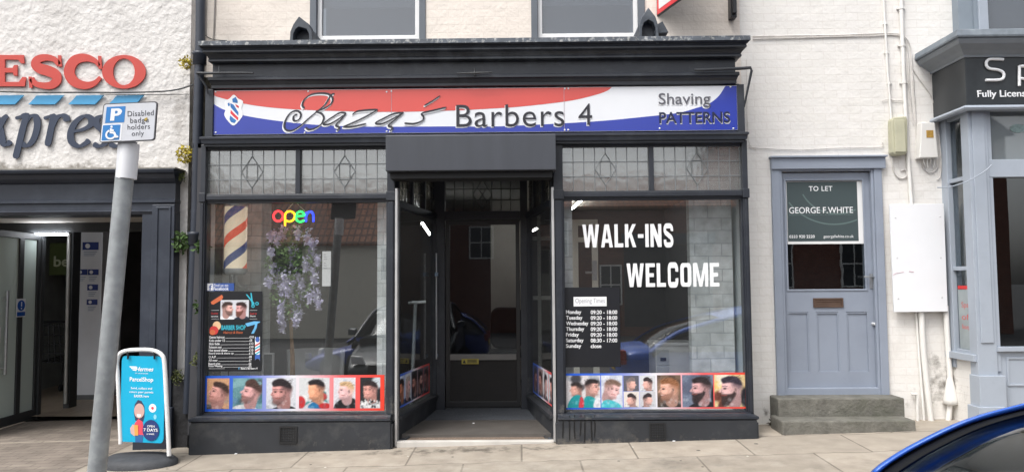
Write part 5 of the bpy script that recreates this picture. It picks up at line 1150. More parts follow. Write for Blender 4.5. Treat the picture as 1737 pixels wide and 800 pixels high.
M_CAB = mat('cable_white', (206, 202, 198), .6, var=.12, dirt=(120, 114, 108), dscale=9, damt=.6); M_CABD = mat('cable_grey', (150, 146, 142), .6, var=.2)
def cable(label, pts, r=.005, Y=YW-.008, material=None, group=CG, name='cable'):
    q = spline([pt(a, b, Y) for a, b in pts], 5); o = q[0].copy(); m = MB(); m.tube([tuple(p-o) for p in q], r, 5)
    return m.build(name, material or M_CAB, None, loc=o, label=label, cat='cable', group=group)
cable('upper of two cables crossing the white wall above the door', [(1277, 62), (1340, 61), (1420, 60), (1470, 58), (1510, 57), (1530, 60), (1543, 75), (1547, 110), (1551, 170), (1556, 250)], .006)
cable('lower of two cables crossing the white wall above the door', [(1277, 66.5), (1350, 64.5), (1430, 62.5), (1480, 61.5), (1515, 59.5), (1535, 66), (1540, 90), (1543, 150), (1549, 210)], .005)
cable('grey cable draped from the bay cornice to the white electrical box', [(1549, 118), (1560, 135), (1575, 155), (1585, 180), (1590, 215), (1596, 290), (1590, 305)], .005)
cable('thin cable hanging along the bay fascia edge', [(1565, 112), (1580, 124), (1585, 150), (1586, 180), (1593, 230), (1599, 300)], .005)
cable('cable running low along the wall over the door head', [(1270, 250), (1300, 252), (1360, 254), (1420, 251), (1470, 250), (1496, 249), (1497, 242)], .004)
cable('looped cable beneath the greenish beige box', [(1513, 250), (1514, 280), (1520, 297), (1530, 303), (1538, 298), (1536, 288), (1528, 290)], .007)
cable('short wire across the wall above the greenish beige box', [(1496, 172), (1505, 169), (1520, 171), (1535, 170)], .004)
cable('thin vertical wire near the corner of the barber shopfront', [(1266, 100), (1267, 180), (1270, 240), (1282, 254)], .003)
cable('slim cable down the wall under the white electrical box', [(1563, 262), (1567, 285), (1578, 293), (1590, 285), (1592, 268)], .005)
cable('sagging cable across the bay window from the white wall', [(1590, 318), (1610, 317), (1640, 308), (1668, 292), (1682, 280)], .005, -.12, M_BAY)
# damp stains and moss at the foot of the wall
rng = random.Random(11)
M_MOSS = mat('moss_green', (86, 92, 54), .95, var=.5, scale=30); M_YMOSS = mat('yellow_moss', (176, 160, 60), .95, var=.4, scale=30); M_WEED = mat('weed_green', (70, 96, 48), .8, var=.4, scale=20)
def plant(name, label, cat, c, r, n, size, material, rng, squash=1.0, kind=None, group=None):
    m = MB(); leaves(m, (0, 0, 0), r, n, size, rng, squash); return m.build(name, material, None, loc=c, label=label, cat=cat, kind=kind, group=group, fix=False)
plant('weed', 'small dark weed at the wall foot between the barber plinth and the stone steps', 'weed', pt(1316, 716, YW-.05), .05, 60, .05, mat('dry_weed', (74, 66, 48), .9, var=.4), rng, .6)

# ------------------------------------------------------------------ bay shopfront on the right
bay = thing('bay_shopfront', 'pale blue bay shopfront with dark fascia at the right edge', 'shopfront', (5.2, -.05, .1)); BYO = Vector((5.2, -.05, .1))
Yb = -.05
def bpart(m, name, mats, **k): return part(m, name, mats, parent=bay, off=BYO, **k)
bxl = X(1650, 400, Yb); bxr = 7.6
# rear wall of the bay and upper wall
m = MB(); m.box(4.33, 8.5, YH, YH+.3, 3.35, ZT); m.box(bxr, 8.5, YH, YH+.3, -.4, 3.35); bpart(m, 'wall', M_WHITE)
# corner post, pilaster with plinth
zfas0, zfas1 = Z(1640, 180, Yb-.1), Z(1640, 97, Yb-.1)
px0, px1 = X(1650, 400, Yb), X(1683, 400, Yb)
m = MB(); m.box(px0, px1, Yb, Yb+.12, .0, zfas0+.05); m.box(px0+.03, px1-.03, Yb-.012, Yb, .85, zfas0+.02)
m.box(X(1661, 640, Yb-.03), X(1706, 640, Yb-.03), Yb-.035, Yb+.12, .0, Z(1680, 637, Yb-.03)); m.box(X(1661, 690, Yb-.05), X(1706, 690, Yb-.05), Yb-.05, Yb+.13, -.3, Z(1680, 690, Yb-.05))
bpart(m, 'pilaster', M_BAY, bevel=.005)
m = MB(); m.box(px0+.005, px0+.10, YW-.10, YW+.02, .6, zfas0+.06); bpart(m, 'jamb', M_BAY, bevel=.004)
# side return window
zs_ = Z(1640, 602, Yb); zt1 = zfas0-.02
M_BAYG = glass('bay_glass', (.7, .74, .76), 2.2, add=.04, bump=.02, bscale=1.4)
m = MB(); m.box(px0+.05, px0+.056, Yb+.1, YW-.1, zs_, zt1); bpart(m, 'side_window', M_BAYG)
for z in (zs_+.01, Z(1630, 455, .2), Z(1630, 305, .2), zt1-.01): m = MB(); m.box(px0+.02, px0+.08, Yb+.1, YW-.1, z-.018, z+.018); bpart(m, 'side_glazing_bar', M_BAY, bevel=.003)
m = MB(); m.box(px0-.03, px0+.1, Yb+.02, YW, zs_-.06, zs_); bpart(m, 'side_sill', M_BAY, bevel=.004)
m = MB(); m.box(px0+.02, px0+.16, Yb+.10, YW+.01, -.4, zs_-.055); bpart(m, 'side_plinth', M_WHITE)
# sticker strips on the side glass
m = MB(); m.box(px0+.046, px0+.0495, Yb+.15, YW-.12, Z(1632, 490, .2), Z(1632, 484, .2)); bpart(m, 'red_tape', mat('tape_red', (206, 50, 50), .5))
m = MB(); m.box(px0+.046, px0+.0495, Yb+.14, YW-.12, zs_+.03, Z(1632, 491, .2)); bpart(m, 'frosted_film', mat('frost_film', (150, 158, 160), .7))
for k, (s, py0, py1) in enumerate((('Spa', 512, 524), ('of', 532, 542), ('Beauty', 550, 560))):
    L_ = YW-.12-(Yb+.16); text(s, -L_*.85, -L_*.25, Z(1632, py1, .2)-BYO.z, Z(1632, py0, .2)-BYO.z, -.0002, mat('faded_red', (196, 90, 84), .5), bay, 'side_lettering', th=.0005, loc=(px0+.0455-BYO.x, Yb+.14-BYO.y, 0), rotz=R(-90))
# front glazing
fx0, fx1 = px1, 7.45
zt0_, zt1_ = Z(1700, 300, Yb), Z(1700, 270, Yb)
m = MB(); m.box(fx0, fx1, Yb+.01, Yb+.09, zt0_, zt1_); m.box(fx0, fx1, Yb+.0, Yb+.08, zt1, zfas0+.04); m.box(fx0, fx0+.04, Yb+.015, Yb+.08, .6, zt1); m.box(fx1-.05, fx1, Yb, Yb+.09, .6, zt1); m.box(6.0, 6.06, Yb+.01, Yb+.09, .6, zt1)
bz = Z(1710, 588, Yb); m.box(fx0, fx1, Yb-.01, Yb+.1, bz-.04, bz)
bpart(m, 'window_frame', M_BAY, bevel=.004)
m = MB(); m.box(fx0+.04, fx1-.05, Yb+.05, Yb+.056, zt1_, zt1); bpart(m, 'transom_light', glass('milky_glass', (.7, .74, .76), 2, .02, diffuse=(150, 158, 162), dfac=.5, add=.05))
c = pt(1727, 218, Yb+.045); m = MB(); m.prism(ellipse(c.x, c.z, .07, .038, 24), Yb+.044, Yb+.049); bpart(m, 'oval_sticker', mat('oval_green', (120, 140, 140), .5, var=.3, scale=50))
m = MB(); m.box(fx0+.04, fx1-.05, Yb+.05, Yb+.056, bz, zt0_); bpart(m, 'shop_window', M_BAYG)
m = MB(); m.box(fx0, fx1, Yb+.03, Yb+.12, -.3, bz-.035); bpart(m, 'stall_panel', M_BAY)
m = MB(); m.frame(X(1712, 650, Yb), 5.6, Z(1720, 655, Yb), bz-.09, .02, Yb+.02, Yb+.03); bpart(m, 'panel_moulding', M_BAY, bevel=.004)
# fascia with returns, cornice, lead top
Yfa = Yb-.08
m = MB(); m.box(bxl-.05, 7.7, Yfa, YW, zfas0, zfas1+.02); bpart(m, 'fascia', mat('fascia_black', (38, 42, 46), .3, var=.15, scale=5, dirt=(70, 76, 78), dscale=3, damt=.3), bevel=.004)
m = MB(); m.sweep(bxl-.05, 7.7, Yfa, YW, [(-.03, zfas0-.03), (.03, zfas0-.03), (.04, zfas0-.015), (.025, zfas0+.006), (-.03, zfas0+.006)], sf=1); bpart(m, 'fascia_rail', M_BAY)
zc0 = zfas1
m = MB(); m.sweep(bxl-.05, 7.7, Yfa, YW, [(-.05, zc0), (.015, zc0), (.02, zc0+.02), (.06, zc0+.05), (.13, zc0+.09), (.15, zc0+.12), (.15, zc0+.135), (-.05, zc0+.135)], sf=.9); bpart(m, 'cornice', mat('cornice_grey', (126, 132, 138), .5, var=.08))
m = MB(); m.sweep(bxl-.05, 7.7, Yfa, YW, [(-.3, zc0+.136), (.17, zc0+.136), (.175, zc0+.15), (.165, zc0+.20), (.10, zc0+.225), (-.3, zc0+.25)], sf=.9); bpart(m, 'lead_top', mat('bay_lead', (116, 124, 132), .6, var=.2, scale=10, dirt=(140, 148, 152), dscale=5, damt=.5))
# upper bay window
ux0 = X(1626, 30, YW-.1)
m = MB(); m.box(ux0, X(1652, 30, YW-.1), YW-.1, YW+.02, zc0+.22, ZT); m.box(X(1652, 30, YW-.12), X(1660, 30, YW-.12), YW-.12, YW-.0, zc0+.22, ZT); bpart(m, 'upper_window_frame', mat('upper_grey', (128, 138, 148), .5, var=.06))
m = MB(); m.box(X(1660, 30, YW-.13), X(1676, 30, YW-.13), YW-.14, YW+.0, zc0+.22, ZT); bpart(m, 'upper_post', M_BAY, bevel=.006)
m = MB(); m.box(X(1676, 30, YW-.1), 7.4, YW-.08, YW-.07, zc0+.22, ZT); bpart(m, 'upper_pane', M_SASHG)
# room behind the bay
m = MB(); m.box(4.33, 8, 2.6, 2.7, -.3, 3.2); m.box(4.3, 4.34, YW+.3, 2.6, -.3, 3.2); m.box(7.7, 8, YW, 2.6, -.3, 3.2); m.box(4.3, 8, .2, 2.7, 3.1, 3.2); m.box(4.3, 8, .15, 2.7, -.1, .12); bpart(m, 'room', mat('bay_room', (70, 66, 64), .9, var=.1))
# signs on the bay
fs = thing('fascia_lettering', 'thin white lettering on the dark fascia of the pale blue bay shopfront', 'shop sign', pt(1700, 170, Yfa)); FO = fs.location
YF2 = Yfa-.012
S_ = [(1702, 101), (1690, 100.5), (1678, 101), (1673, 106), (1674, 113), (1680, 117), (1692, 118.5), (1700, 122), (1703, 128), (1700, 134), (1690, 136), (1672, 136)]
m = MB(); m.tube([tuple(p-FO) for p in spline([pt(a, b, YF2) for a, b in S_], 4)], .013, 8); m.build('letter', M_VINYL, fs)
p_ = [[(1729, 146), (1729, 112)], [(1729, 113), (1742, 112), (1752, 114), (1754, 122), (1752, 131), (1742, 134), (1729, 133)]]
m = MB(); m.tube([tuple(p-FO) for p in spline([pt(a, b, YF2) for a, b in p_[0]], 2)], .013, 8); m.tube([tuple(p-FO) for p in spline([pt(a, b, YF2-.003) for a, b in p_[1]], 4)], .013, 8); m.build('letter', M_VINYL, fs)
a, b, c, d = RC(1658, 153, 1757, 168, Yfa-.004); text('Fully Licensed', a-FO.x, b-FO.x, c-FO.z, d-FO.z, Yfa-.006-FO.y, M_VINYL, fs, 'lettering', bold=.012, th=.005)

# ------------------------------------------------------------------ agents board above the barber shop
ab = thing('agents_board', 'white board with a red border jutting from the cream wall beside the right sash window', 'board', pt(1180, 0, YW))
AO = ab.location
def vboard(p0, p1, z0, z1, redw, nm, lab):
    d = (Vector(p1)-Vector(p0)); L = d.length; ang = math.atan2(d.y, d.x); o = (p0[0]-AO.x, p0[1]-AO.y, z0-AO.z)
    m = MB(); m.box(0, L, 0, .018, 0, z1-z0); b = m.build(nm, M_BLACK, ab, loc=o, rotz=ang)
    m = MB(); m.box(.012, L-.012, -.003, -.0005, .012, z1-z0-.012); f = m.build('red_border', mat('agent_red', (214, 60, 66), .4), b)
    m = MB(); m.box(.05, L-.05, -.005, -.0032, .055, z1-z0-.05); m.build('white_face', M_WPLASTIC, b)
zb_ = Z(1116, 27, YW-.02)
pa, pb = (X(1114, 10, YW), YW), (X(1243, 10, YW-.02), YW); apx = (1.62, -.5)
vboard(pa, apx, zb_, zb_+1.0, .04, 'board_face', ''); 
a, b, c, d = RC(1237, -60, 1247, 32, YW-.06); m = MB(); m.box(a-AO.x, b-AO.x, -.10, -.001, c-AO.z, c-AO.z+1.0); m.box(a-AO.x+.01, b-AO.x-.01, -.14, -.10, c-AO.z+.03, c-AO.z+1.0); m.build('bracket', M_BLACK, ab, bevel=.004)
c_ = Vector((b-.02-AO.x, -.1, c-AO.z+.9)); m = MB(); m.tube([tuple(c_), (apx[0]-AO.x, apx[1]-AO.y, c-AO.z+.9)], .015); m.build('brace', M_BLACK, ab)

# ------------------------------------------------------------------ supermarket on the left
TY = .26
tes = thing('supermarket', 'rough white rendered building with a navy shopfront and glass doors at the left edge', 'supermarket', (-5, TY, 0)); TOF = Vector((-5, TY, 0))
def tpart(m, name, mats, **k): return part(m, name, mats, parent=tes, off=TOF, **k)
zl = Z(150, 286, TY)
xw1 = X(323, 100, TY)
m = MB(); m.box(-9, xw1, TY, TY+.4, zl-.3, ZT); m.box(X(290, 500, TY), xw1+.0, TY, TY+.4, -.4, zl-.3)
tw = tpart(m, 'wall', M_RENDER)
# fascia / entablature
Yn = TY-.10
xf1 = X(303, 330, Yn)
zz = lambda py, o=0: Z(150, py, Yn-o)
m = MB(); m.sweep(-9, xf1-.03, Yn, TY+.1, [(-.3, zz(287, .12)), (.12, zz(287, .12)), (.14, zz(289, .12)), (.13, zz(293, .12)), (.09, zz(296, .1)), (.07, zz(303, .07)), (.03, zz(309, .03)), (.0, zz(312)), (.0, zz(338)), (.02, zz(340, .02)), (.02, zz(344, .02)), (.0, zz(346)), (.0, zz(357)), (.018, zz(359, .018)), (.0, zz(364)), (-.3, zz(364))], wl=False, sf=.3)
tpart(m, 'entablature', M_NAVY)
m = MB(); m.box(-9, xf1+.02, Yn-.125, TY, zz(287, .12), zz(284.5, .12)); tpart(m, 'ledge', mat('ledge_stone', (150, 146, 138), .9, var=.3, scale=12, dirt=(84, 82, 74), dscale=5, damt=.8))
pa_, pb_ = X(238, 500, Yn), X(295, 500, Yn)
m = MB(); m.box(pa_, pb_, Yn, TY+.25, -.4, zz(362)); m.box(pa_+.10, pb_, Yn-.02, Yn, .05, zz(348)); tpart(m, 'pilaster', M_NAVY, bevel=.005)
m = MB(); m.frame(pa_+.14, pb_-.03, zz(640), zz(352), .02, Yn-.03, Yn-.02); tpart(m, 'panel_moulding', M_NAVY, bevel=.004)
m = MB(); m.box(pa_-.02, pb_+.02, Yn-.045, TY, -.4, zz(690)); tpart(m, 'pilaster_base', M_NAVY, bevel=.006)
m = MB(); m.box(X(292, 690, TY-.1), X(327, 690, TY-.1), TY-.1, TY+.1, -.4, Z(305, 645, TY-.1)); tpart(m, 'rubble_plinth', mat('black_plinth', (44, 44, 46), .9, var=.3, scale=10, bump=.8, bscale=12))
# lobby
lx0 = -6.7; zlo = -.10
m = MB(); m.box(lx0, pa_+.3, TY+.1, 2.1, 2.13, 2.2); tpart(m, 'lobby_soffit', mat('soffit_cream', (196, 190, 182), .8, var=.04))
m = MB(); m.box(lx0-.1, lx0, TY, 5, -.3, 2.6); tpart(m, 'lobby_side', mat('lobby_grey', (150, 154, 152), .8))
m = MB(); m.box(pa_+.12, pa_+.2, TY+.2, 5, -.3, 2.6); tpart(m, 'lobby_side', mat('lobby_dark', (96, 94, 96), .8, var=.1))
m = MB(); m.box(lx0, pa_+.2, 5, 5.1, -.3, 2.6); m.box(lx0, pa_+.2, 2.1, 5, 2.5, 2.6); tpart(m, 'store_wall', mat('store_dark', (74, 71, 72), .9, var=.3, scale=3))
m = MB(); m.add([(lx0, 1.8, -.05), (pa_+.2, 1.8, -.05), (pa_+.2, 5, -.02), (lx0, 5, -.02)], [(0, 1, 2, 3)]); tpart(m, 'store_floor', mat('wood_floor', (150, 136, 120), .5, var=.15, scale=4, stretch=(6, 1, 1)))
Yk = 1.9
m = MB(); xa, xb = X(28, 385, Yk), X(196, 385, Yk); m.box(xa-.8, pa_+.2, Yk, Yk+.12, Z(100, 393, Yk), 2.14); m.box(X(62, 500, Yk), X(70, 500, Yk), Yk, Yk+.06, -.1, Z(60, 393, Yk)); tpart(m, 'door_head', mat('frame_charcoal', (60, 62, 64), .5, var=.1), bevel=.004)
# strip lamp over the door
a, b = pt(50, 397.5, Yk-.03), pt(113, 396.5, Yk-.03); m = MB(); m.box(a.x, b.x, Yk-.03, Yk-.005, a.z-.012, a.z+.012); tpart(m, 'strip_lamp', emit('strip_glow', (240, 244, 250), 20))
# white panel wall inside
Yv = 3.0
a, b, c, d = RC(121, 394, 171, 684, Yv); m = MB(); m.box(a, b, Yv, Yv+.5, zlo, d+.4); pw_ = tpart(m, 'white_panel', mat('panel_greyw', (222, 224, 230), .6, var=.03))
m = MB(); m.box(a-.01, b+.01, Yv-.02, Yv-.001, -.1, Z(145, 669, Yv)); m.build('skirting', mat('skirting_grey', (104, 106, 108), .6), pw_)
navy = mat('notice_navy', (36, 56, 128), .5)
for (x0_, y0_, x1_, y1_) in ((140, 410.5, 167, 423.5), (130, 456.5, 148, 466), (149, 456.5, 167, 466), (148, 482, 166, 492), (147, 507.5, 165, 516.5)):
    q = panel_thing('wall_notice', 'x', 'notice', (x0_, y0_, x1_, y1_), Yv-.006, navy, .004)
    q['label'] = {140: 'largest navy notice at the top of the white panel beyond the supermarket doors', 130: 'left navy notice of the pair on the white panel in the supermarket', 149: 'right navy notice of the pair on the white panel in the supermarket', 148: 'small navy notice just below the pair on the white panel in the supermarket', 147: 'lowest small navy notice on the white panel in the supermarket'}[x0_]
    q['group'] = 'navy notices in the supermarket lobby'
    e_ = ellipse(*[(x0_+(x1_-x0_)*.32), (y0_+y1_)/2], (y1_-y0_)*.32, (y1_-y0_)*.32, 14); onshape(q, e_, Yv-.0075, M_VINYL, 'roundel')
    m = MB()
    for k in range(3):
        aa = RC(x0_+2, y1_+3+k*3, x1_-3-2*k, y1_+4+k*3, Yv-.006); m.box(aa[0]-q.location.x, aa[1]-q.location.x, .0, .004, aa[2]-q.location.z, aa[3]-q.location.z)
    m.build('small_print', mat('print_blue_grey', (140, 150, 176), .6), q)
# green poster inside
a, b, c, d = RC(80, 410, 118, 468, 3.6); gp = panel_thing('green_poster', 'dim green poster with pale letters deep inside the supermarket entrance', 'poster', (84, 412, 122, 466), 3.6, mat('poster_green', (92, 106, 60), .6, var=.1))
on(gp, 'be', (91, 434, 117, 452), 3.595, mat('poster_pale', (214, 220, 190), .6), bold=.02, th=.002)
# sliding door edge
m = MB(); q = [pt(117, 396, 2.3), pt(111, 684, 2.3)]; m.tube([tuple(v) for v in q], .02, 6); tpart(m, 'sliding_door_edge', mat('pale_edge', (176, 176, 172), .4, metal=.3))
m = MB(); m.box(X(117, 500, 2.4), X(127, 500, 2.4), 2.34, 2.5, -.1, 2.1); tpart(m, 'sliding_door_stile', MATS['frame_charcoal'])
# stacked baskets / trolley silhouettes
tr_ = thing('shopping_trolley', 'dark wire trolley parked just inside the supermarket doorway', 'trolley', (X(92, 660, 3.2), 3.2, -.04))
m = MB()
for k in range(7): u = -.25+k*.083; m.tube([(u, 0, .45), (u*.8, -.05, .95)], .008, 5); m.tube([(u, 0, .45), (u*.8, .6, .5)], .008, 5)
for k in range(5): z = .45+k*.12; m.tube([(-.26+.01*k, -.01*k, z), (.26-.01*k, -.01*k, z)], .008, 5)
m.build('basket', mat('trolley_grey', (80, 82, 86), .4, metal=.6), tr_)
m = MB(); m.tube([(-.24, -.08, .98), (.24, -.08, .98)], .016, 8); m.build('handle', M_BLACK, tr_)
for sx in (-1, 1):
    for y in (0, .55): m = MB(); m.tube([(sx*.22, y, .45), (sx*.24, y, .06)], .01, 6); m.lathe([(.02, -.01), (.05, -.01), (.05, .01), (.02, .01)], (sx*.24, y, .05), 12, 'X'); m.build('leg', MATS['trolley_grey'], tr_)
# glass door leaf standing open
hd0, hd1 = (pt(-2, 728, 1.3).x-.02, 1.16), (pt(63, 710, 1.9).x, 1.88)
hx = Vector((pt(64, 600, 1.9).x, 1.9)); nx_ = Vector((pt(-12, 600, 1.1).x, 1.1)); dv = hx-nx_; L = dv.length; ang = math.atan2(dv.y, dv.x)
kw = dict(loc=(nx_.x, nx_.y, 0), rotz=ang)
zd0, zd1 = -.08, 2.0
M_FR = MATS['frame_charcoal']
m = MB(); m.frame(-.5, L, zd0, zd1, .05, 0, .05, tb=.10, tt=.07); m.box(L*.52, L*.62, .002, .048, zd0+.05, zd1-.05)
gd = tpart(m, 'glass_door', M_FR, bevel=.003, **kw)
M_TG = glass('pale_green_glass', (.85, .9, .88), 1.2, .02, diffuse=(226, 240, 234), dfac=.85, add=.05)
m = MB(); m.box(-.45, L*.52, .02, .028, zd0+.1, zd1-.07); m.build('pane', M_TG, gd); m = MB(); m.box(L*.62, L-.05, .02, .028, zd0+.1, zd1-.07); m.build('pane', M_TG, gd)
u = L*.16; m = MB(); m.tube([(u, -.05, .48), (u, -.05, 1.36)], .017); m.tube([(u, -.05, .55), (u, .0, .55)], .01); m.tube([(u, -.05, 1.28), (u, .0, 1.28)], .01); m.build('handle', M_STEEL, gd)
m = MB(); m.box(u-.10, u-.02, -.006, .0, .82, .98); m.build('lock_plate', MATS['panel_greyw'], gd)
u0, u1 = L*.46, L*.66; m = MB(); m.box(u0, u1, -.006, -.001, 1.07, 1.27); sk = m.build('door_notice', M_VINYL, gd)
m = MB(); m.prism(ellipse((u0+u1)/2, 1.195, (u1-u0)*.42, .058, 20), -.009, -.0065); m.box(u0+.008, u1-.008, -.009, -.0065, 1.08, 1.125); m.build('blue_mark', mat('mark_blue', (30, 84, 170), .5), sk)
m = MB(); m.box((u0+u1)/2-.008, (u0+u1)/2+.008, -.0115, -.0095, 1.185, 1.235); m.box((u0+u1)/2-.008, (u0+u1)/2+.008, -.0115, -.0095, 1.155, 1.17); m.build('exclamation', M_VINYL, sk)

# store name letters
TL = TY-.022
ss = thing('store_sign', 'big red capitals over blue slanted stripes and navy italic script on the rough white wall', 'shop sign', pt(120, 160, TL)); SSO = ss.location
M_TR, M_TB, M_TN = mat('letter_red', (190, 66, 56), .4, var=.05), mat('stripe_blue', (72, 156, 204), .4, var=.04), mat('script_navy', (46, 56, 76), .4, var=.06)
def ssh(loops, m_, nm, Y=TL, th=.013): return shape2d([[(a-SSO.x, b-SSO.z) for a, b in pxl(lp, Y)] for lp in loops], 0, m_, ss, nm, th)
def E_(x0, x1, y0, y1):
    w_, h_ = x1-x0, y1-y0; f = lambda u, v: (x0+u*w_, y0+v*h_)
    return [f(0, 0), f(.96, 0), f(.98, .26), f(.90, .27), f(.82, .15), f(.48, .14), f(.48, .41), f(.68, .41), f(.72, .32), f(.80, .32), f(.80, .66), f(.72, .66), f(.68, .56), f(.48, .56), f(.48, .86), f(.84, .86), f(.93, .70), f(1.02, .71), f(.99, 1), f(0, 1), f(0, .92), f(.14, .90), f(.14, .10), f(0, .08)]
ssh([E_(-24, 42.5, 93.5, 146.5)], M_TR, 'letter')
ssh([[(a, b) for a, b in [(-92, 94), (-34, 94), (-32, 112), (-37, 112), (-42, 102), (-53, 101), (-53, 140), (-46, 143), (-46, 147), (-80, 147), (-80, 143), (-73, 140), (-73, 101), (-84, 102), (-89, 112), (-94, 112)]]], M_TR, 'letter')
sp = [(100, 110), (92, 101), (78, 97.5), (64, 101), (60, 109), (67, 116), (80, 120), (93, 126), (96, 136), (88, 144), (75, 145.5), (60, 142), (53, 133)]
ssh([stroke_loop(sp, lambda t: 8.5+9.5*math.sin(math.pi*t)**2, 5)], M_TR, 'letter')
ssh([[(98, 94), (103, 94), (104.5, 113), (99, 113)]], M_TR, 'letter', TL-.001, .012); ssh([[(48, 130), (53, 130), (55, 149), (49.5, 149)]], M_TR, 'letter', TL-.001, .012)
cp = [(168, 112), (160, 103), (144, 98), (126, 103), (117, 121), (125, 138), (144, 145), (160, 141), (170, 131)]
ssh([stroke_loop(cp, lambda t: 6+12*math.sin(math.pi*t)**1.5, 5)], M_TR, 'letter'); ssh([[(166, 95), (171, 95), (173, 117), (167, 117)]], M_TR, 'letter', TL-.001, .012)
ssh([ellipse(210, 122, 37, 28.5, 48), ellipse(210, 122, 18.5, 22.5, 40)], M_TR, 'letter')
for x in (-90, -22, 46, 114, 182): ssh([[(x+16, 162), (x+62, 161.5), (x+54, 170), (x+47, 177), (x+2, 177), (x+9, 170)]], M_TB, 'stripe')
C1 = lambda L: [(a/2, b/2) for a, b in L]
strokes = [[(-28, 398), (-12, 400), (0, 440), (10, 485), (24, 490), (36, 478)], [(26, 392), (12, 404), (-8, 440), (-30, 478), (-44, 486)],
  [(52, 402), (72, 396), (88, 392), (76, 440), (64, 490), (52, 538)], [(80, 420), (100, 396), (120, 396), (126, 425), (114, 470), (92, 494), (68, 484)],
  [(148, 402), (168, 396), (180, 396), (172, 440), (160, 496)], [(170, 440), (188, 404), (208, 392), (224, 398), (226, 412)],
  [(246, 446), (278, 440), (306, 424), (308, 402), (286, 394), (258, 412), (240, 446), (242, 480), (266, 496), (290, 486), (302, 474)],
  [(368, 404), (350, 394), (330, 402), (328, 424), (346, 442), (362, 462), (356, 486), (336, 496), (316, 488)],
  [(424, 404), (406, 394), (388, 402), (386, 424), (404, 442), (420, 462), (414, 486), (394, 496), (372, 488)],
  [(-106, 446), (-72, 440), (-46, 424), (-44, 402), (-64, 394), (-92, 412), (-112, 446), (-108, 480), (-84, 496), (-58, 486)]]
for i, s_ in enumerate(strokes):
    m = MB(); brush(m, [(a-SSO.x, b-SSO.z) for a, b in pxl(C1(s_), TL)], .064, R(10), .42, 0-.001*(i % 3), .011, 8, .0006); m.build('script_letter', M_TN, ss, fix=False)

# downpipe
dp = thing('downpipe', 'dark grey cast iron downpipe between the rough white wall and the barber shop', 'drainpipe', (X(318, 690, .1), .14, .1)); DO = dp.location
Yp = .14
m = MB(); m.tube([tuple(pt(a, b, Yp)-DO) for a, b in ((341, -60), (340, 60), (336, 200), (333, 350), (327, 500), (319, 700))], .045, 14); m.build('pipe', M_NAVY, dp)
for py, px in ((100, 339), (405, 331)):
    c = pt(px, py, Yp)-DO; m = MB(); m.lathe([(.05, -.06), (.06, -.055), (.06, .03), (.066, .035), (.066, .06), (.05, .062)], c, 16); m.build('collar', M_NAVY, dp)
m = MB(); m.box(X(331, 450, .22), XL-.0, .22, .40, -.3, 3.35); m.build('mossy_gap', M_RUBBLE, tes, loc=(-TOF.x, -TOF.y, -TOF.z))
m = MB(); m.box(X(338, 690, -.1)-.05, XL+.0, -.08, .2, -.3, .18); 
# moss and weeds in the gap
for i, (px, py, r_, n_, mt_, lab, nm, ct) in enumerate(((316, 108, .055, 130, M_YMOSS, 'yellow moss clump high on the wall beside the downpipe', 'moss', 'moss'), (314, 262, .075, 220, M_YMOSS, 'largest yellow moss clump beside the downpipe at fascia height', 'moss', 'moss'), (309, 300, .03, 50, M_MOSS, 'small green moss tuft under the yellow moss by the downpipe', 'moss', 'moss'), (308, 410, .08, 130, M_WEED, 'leafy green weed growing out behind the navy pilaster', 'weed', 'weed'), (343, 420, .05, 90, M_WEED, 'green weed between downpipe and left shop window', 'weed', 'weed'), (341, 520, .05, 90, M_WEED, 'lower green weed in the gap beside the price poster', 'weed', 'weed'), (337, 610, .06, 110, M_MOSS, 'dull moss near the foot of the gap beside the photo strip', 'moss', 'moss'), (300, 640, .06, 90, M_MOSS, 'mossy tuft on the black plinth left of the downpipe', 'moss', 'moss'))):
    plant(nm, lab, ct, pt(px, py, .16 if px < 325 else .05), r_, n_, .032 if nm == 'moss' else .05, mt_, rng, 1.2)
cable('dark cable sagging across the rough white wall under the red capitals', [(-20, 155), (60, 157), (150, 157), (220, 157), (290, 154), (328, 144)], .008, TY-.05, M_SHOPLOW, None)
cable('thin dark wire across the rough white wall at stripe level', [(170, 160), (240, 161), (320, 160)], .004, TY-.03, M_SHOPLOW, None)
cable('black wire looping from the downpipe onto the cream wall', [(345, 55), (352, 63), (365, 68), (385, 69)], .004, YW-.01, M_SHOPLOW, None)
cable('grey vertical wire on the cream wall beside the downpipe', [(365, -20), (364, 20), (362, 68)], .006, YW-.01, M_CABD, None)

# ------------------------------------------------------------------ parking sign on its leaning post
YPT = -2.56
ps = thing('parking_sign', 'disabled parking sign on a leaning grey metal post at the pavement edge', 'road sign', pt(160, 880, YPT)); PO = ps.location
pr_ = lambda a, b, dy=0: tuple(pt(a, b, YPT+dy)-PO)
m = MB(); m.tube([pr_(155, 900), pr_(170, 740), pr_(217, 240)], .0495, 20); m.build('post', mat('galvanised', (150, 154, 156), .5, metal=.35, var=.18, scale=14, dirt=(176, 178, 178), dscale=7, damt=.5), ps)
m = MB(); m.tube([pr_(214, 303), pr_(219, 244)], .056, 20, True); m.build('sleeve', mat('sleeve_white', (228, 229, 232), .4, var=.03), ps)
m = MB(); m.prism([(a-PO.x, b-PO.z) for a, b in pxl([(200, 242), (209, 242), (204, 303), (196, 300)], YPT-.05)], -.052, -.045); m.build('sleeve_flap', MATS['sleeve_white'], ps)
Yq = -.075
def psl(L): return [(a-PO.x, b-PO.z) for a, b in pxl(L, YPT+Yq)]
A_, B_, C_, D_ = (175.5, 176), (267, 172), (262, 238), (168.5, 242.5)
def mapq(u, v):
    return tuple((A_[i]*(1-u)+B_[i]*u)*(1-v)+(D_[i]*(1-u)+C_[i]*u)*v for i in (0, 1))
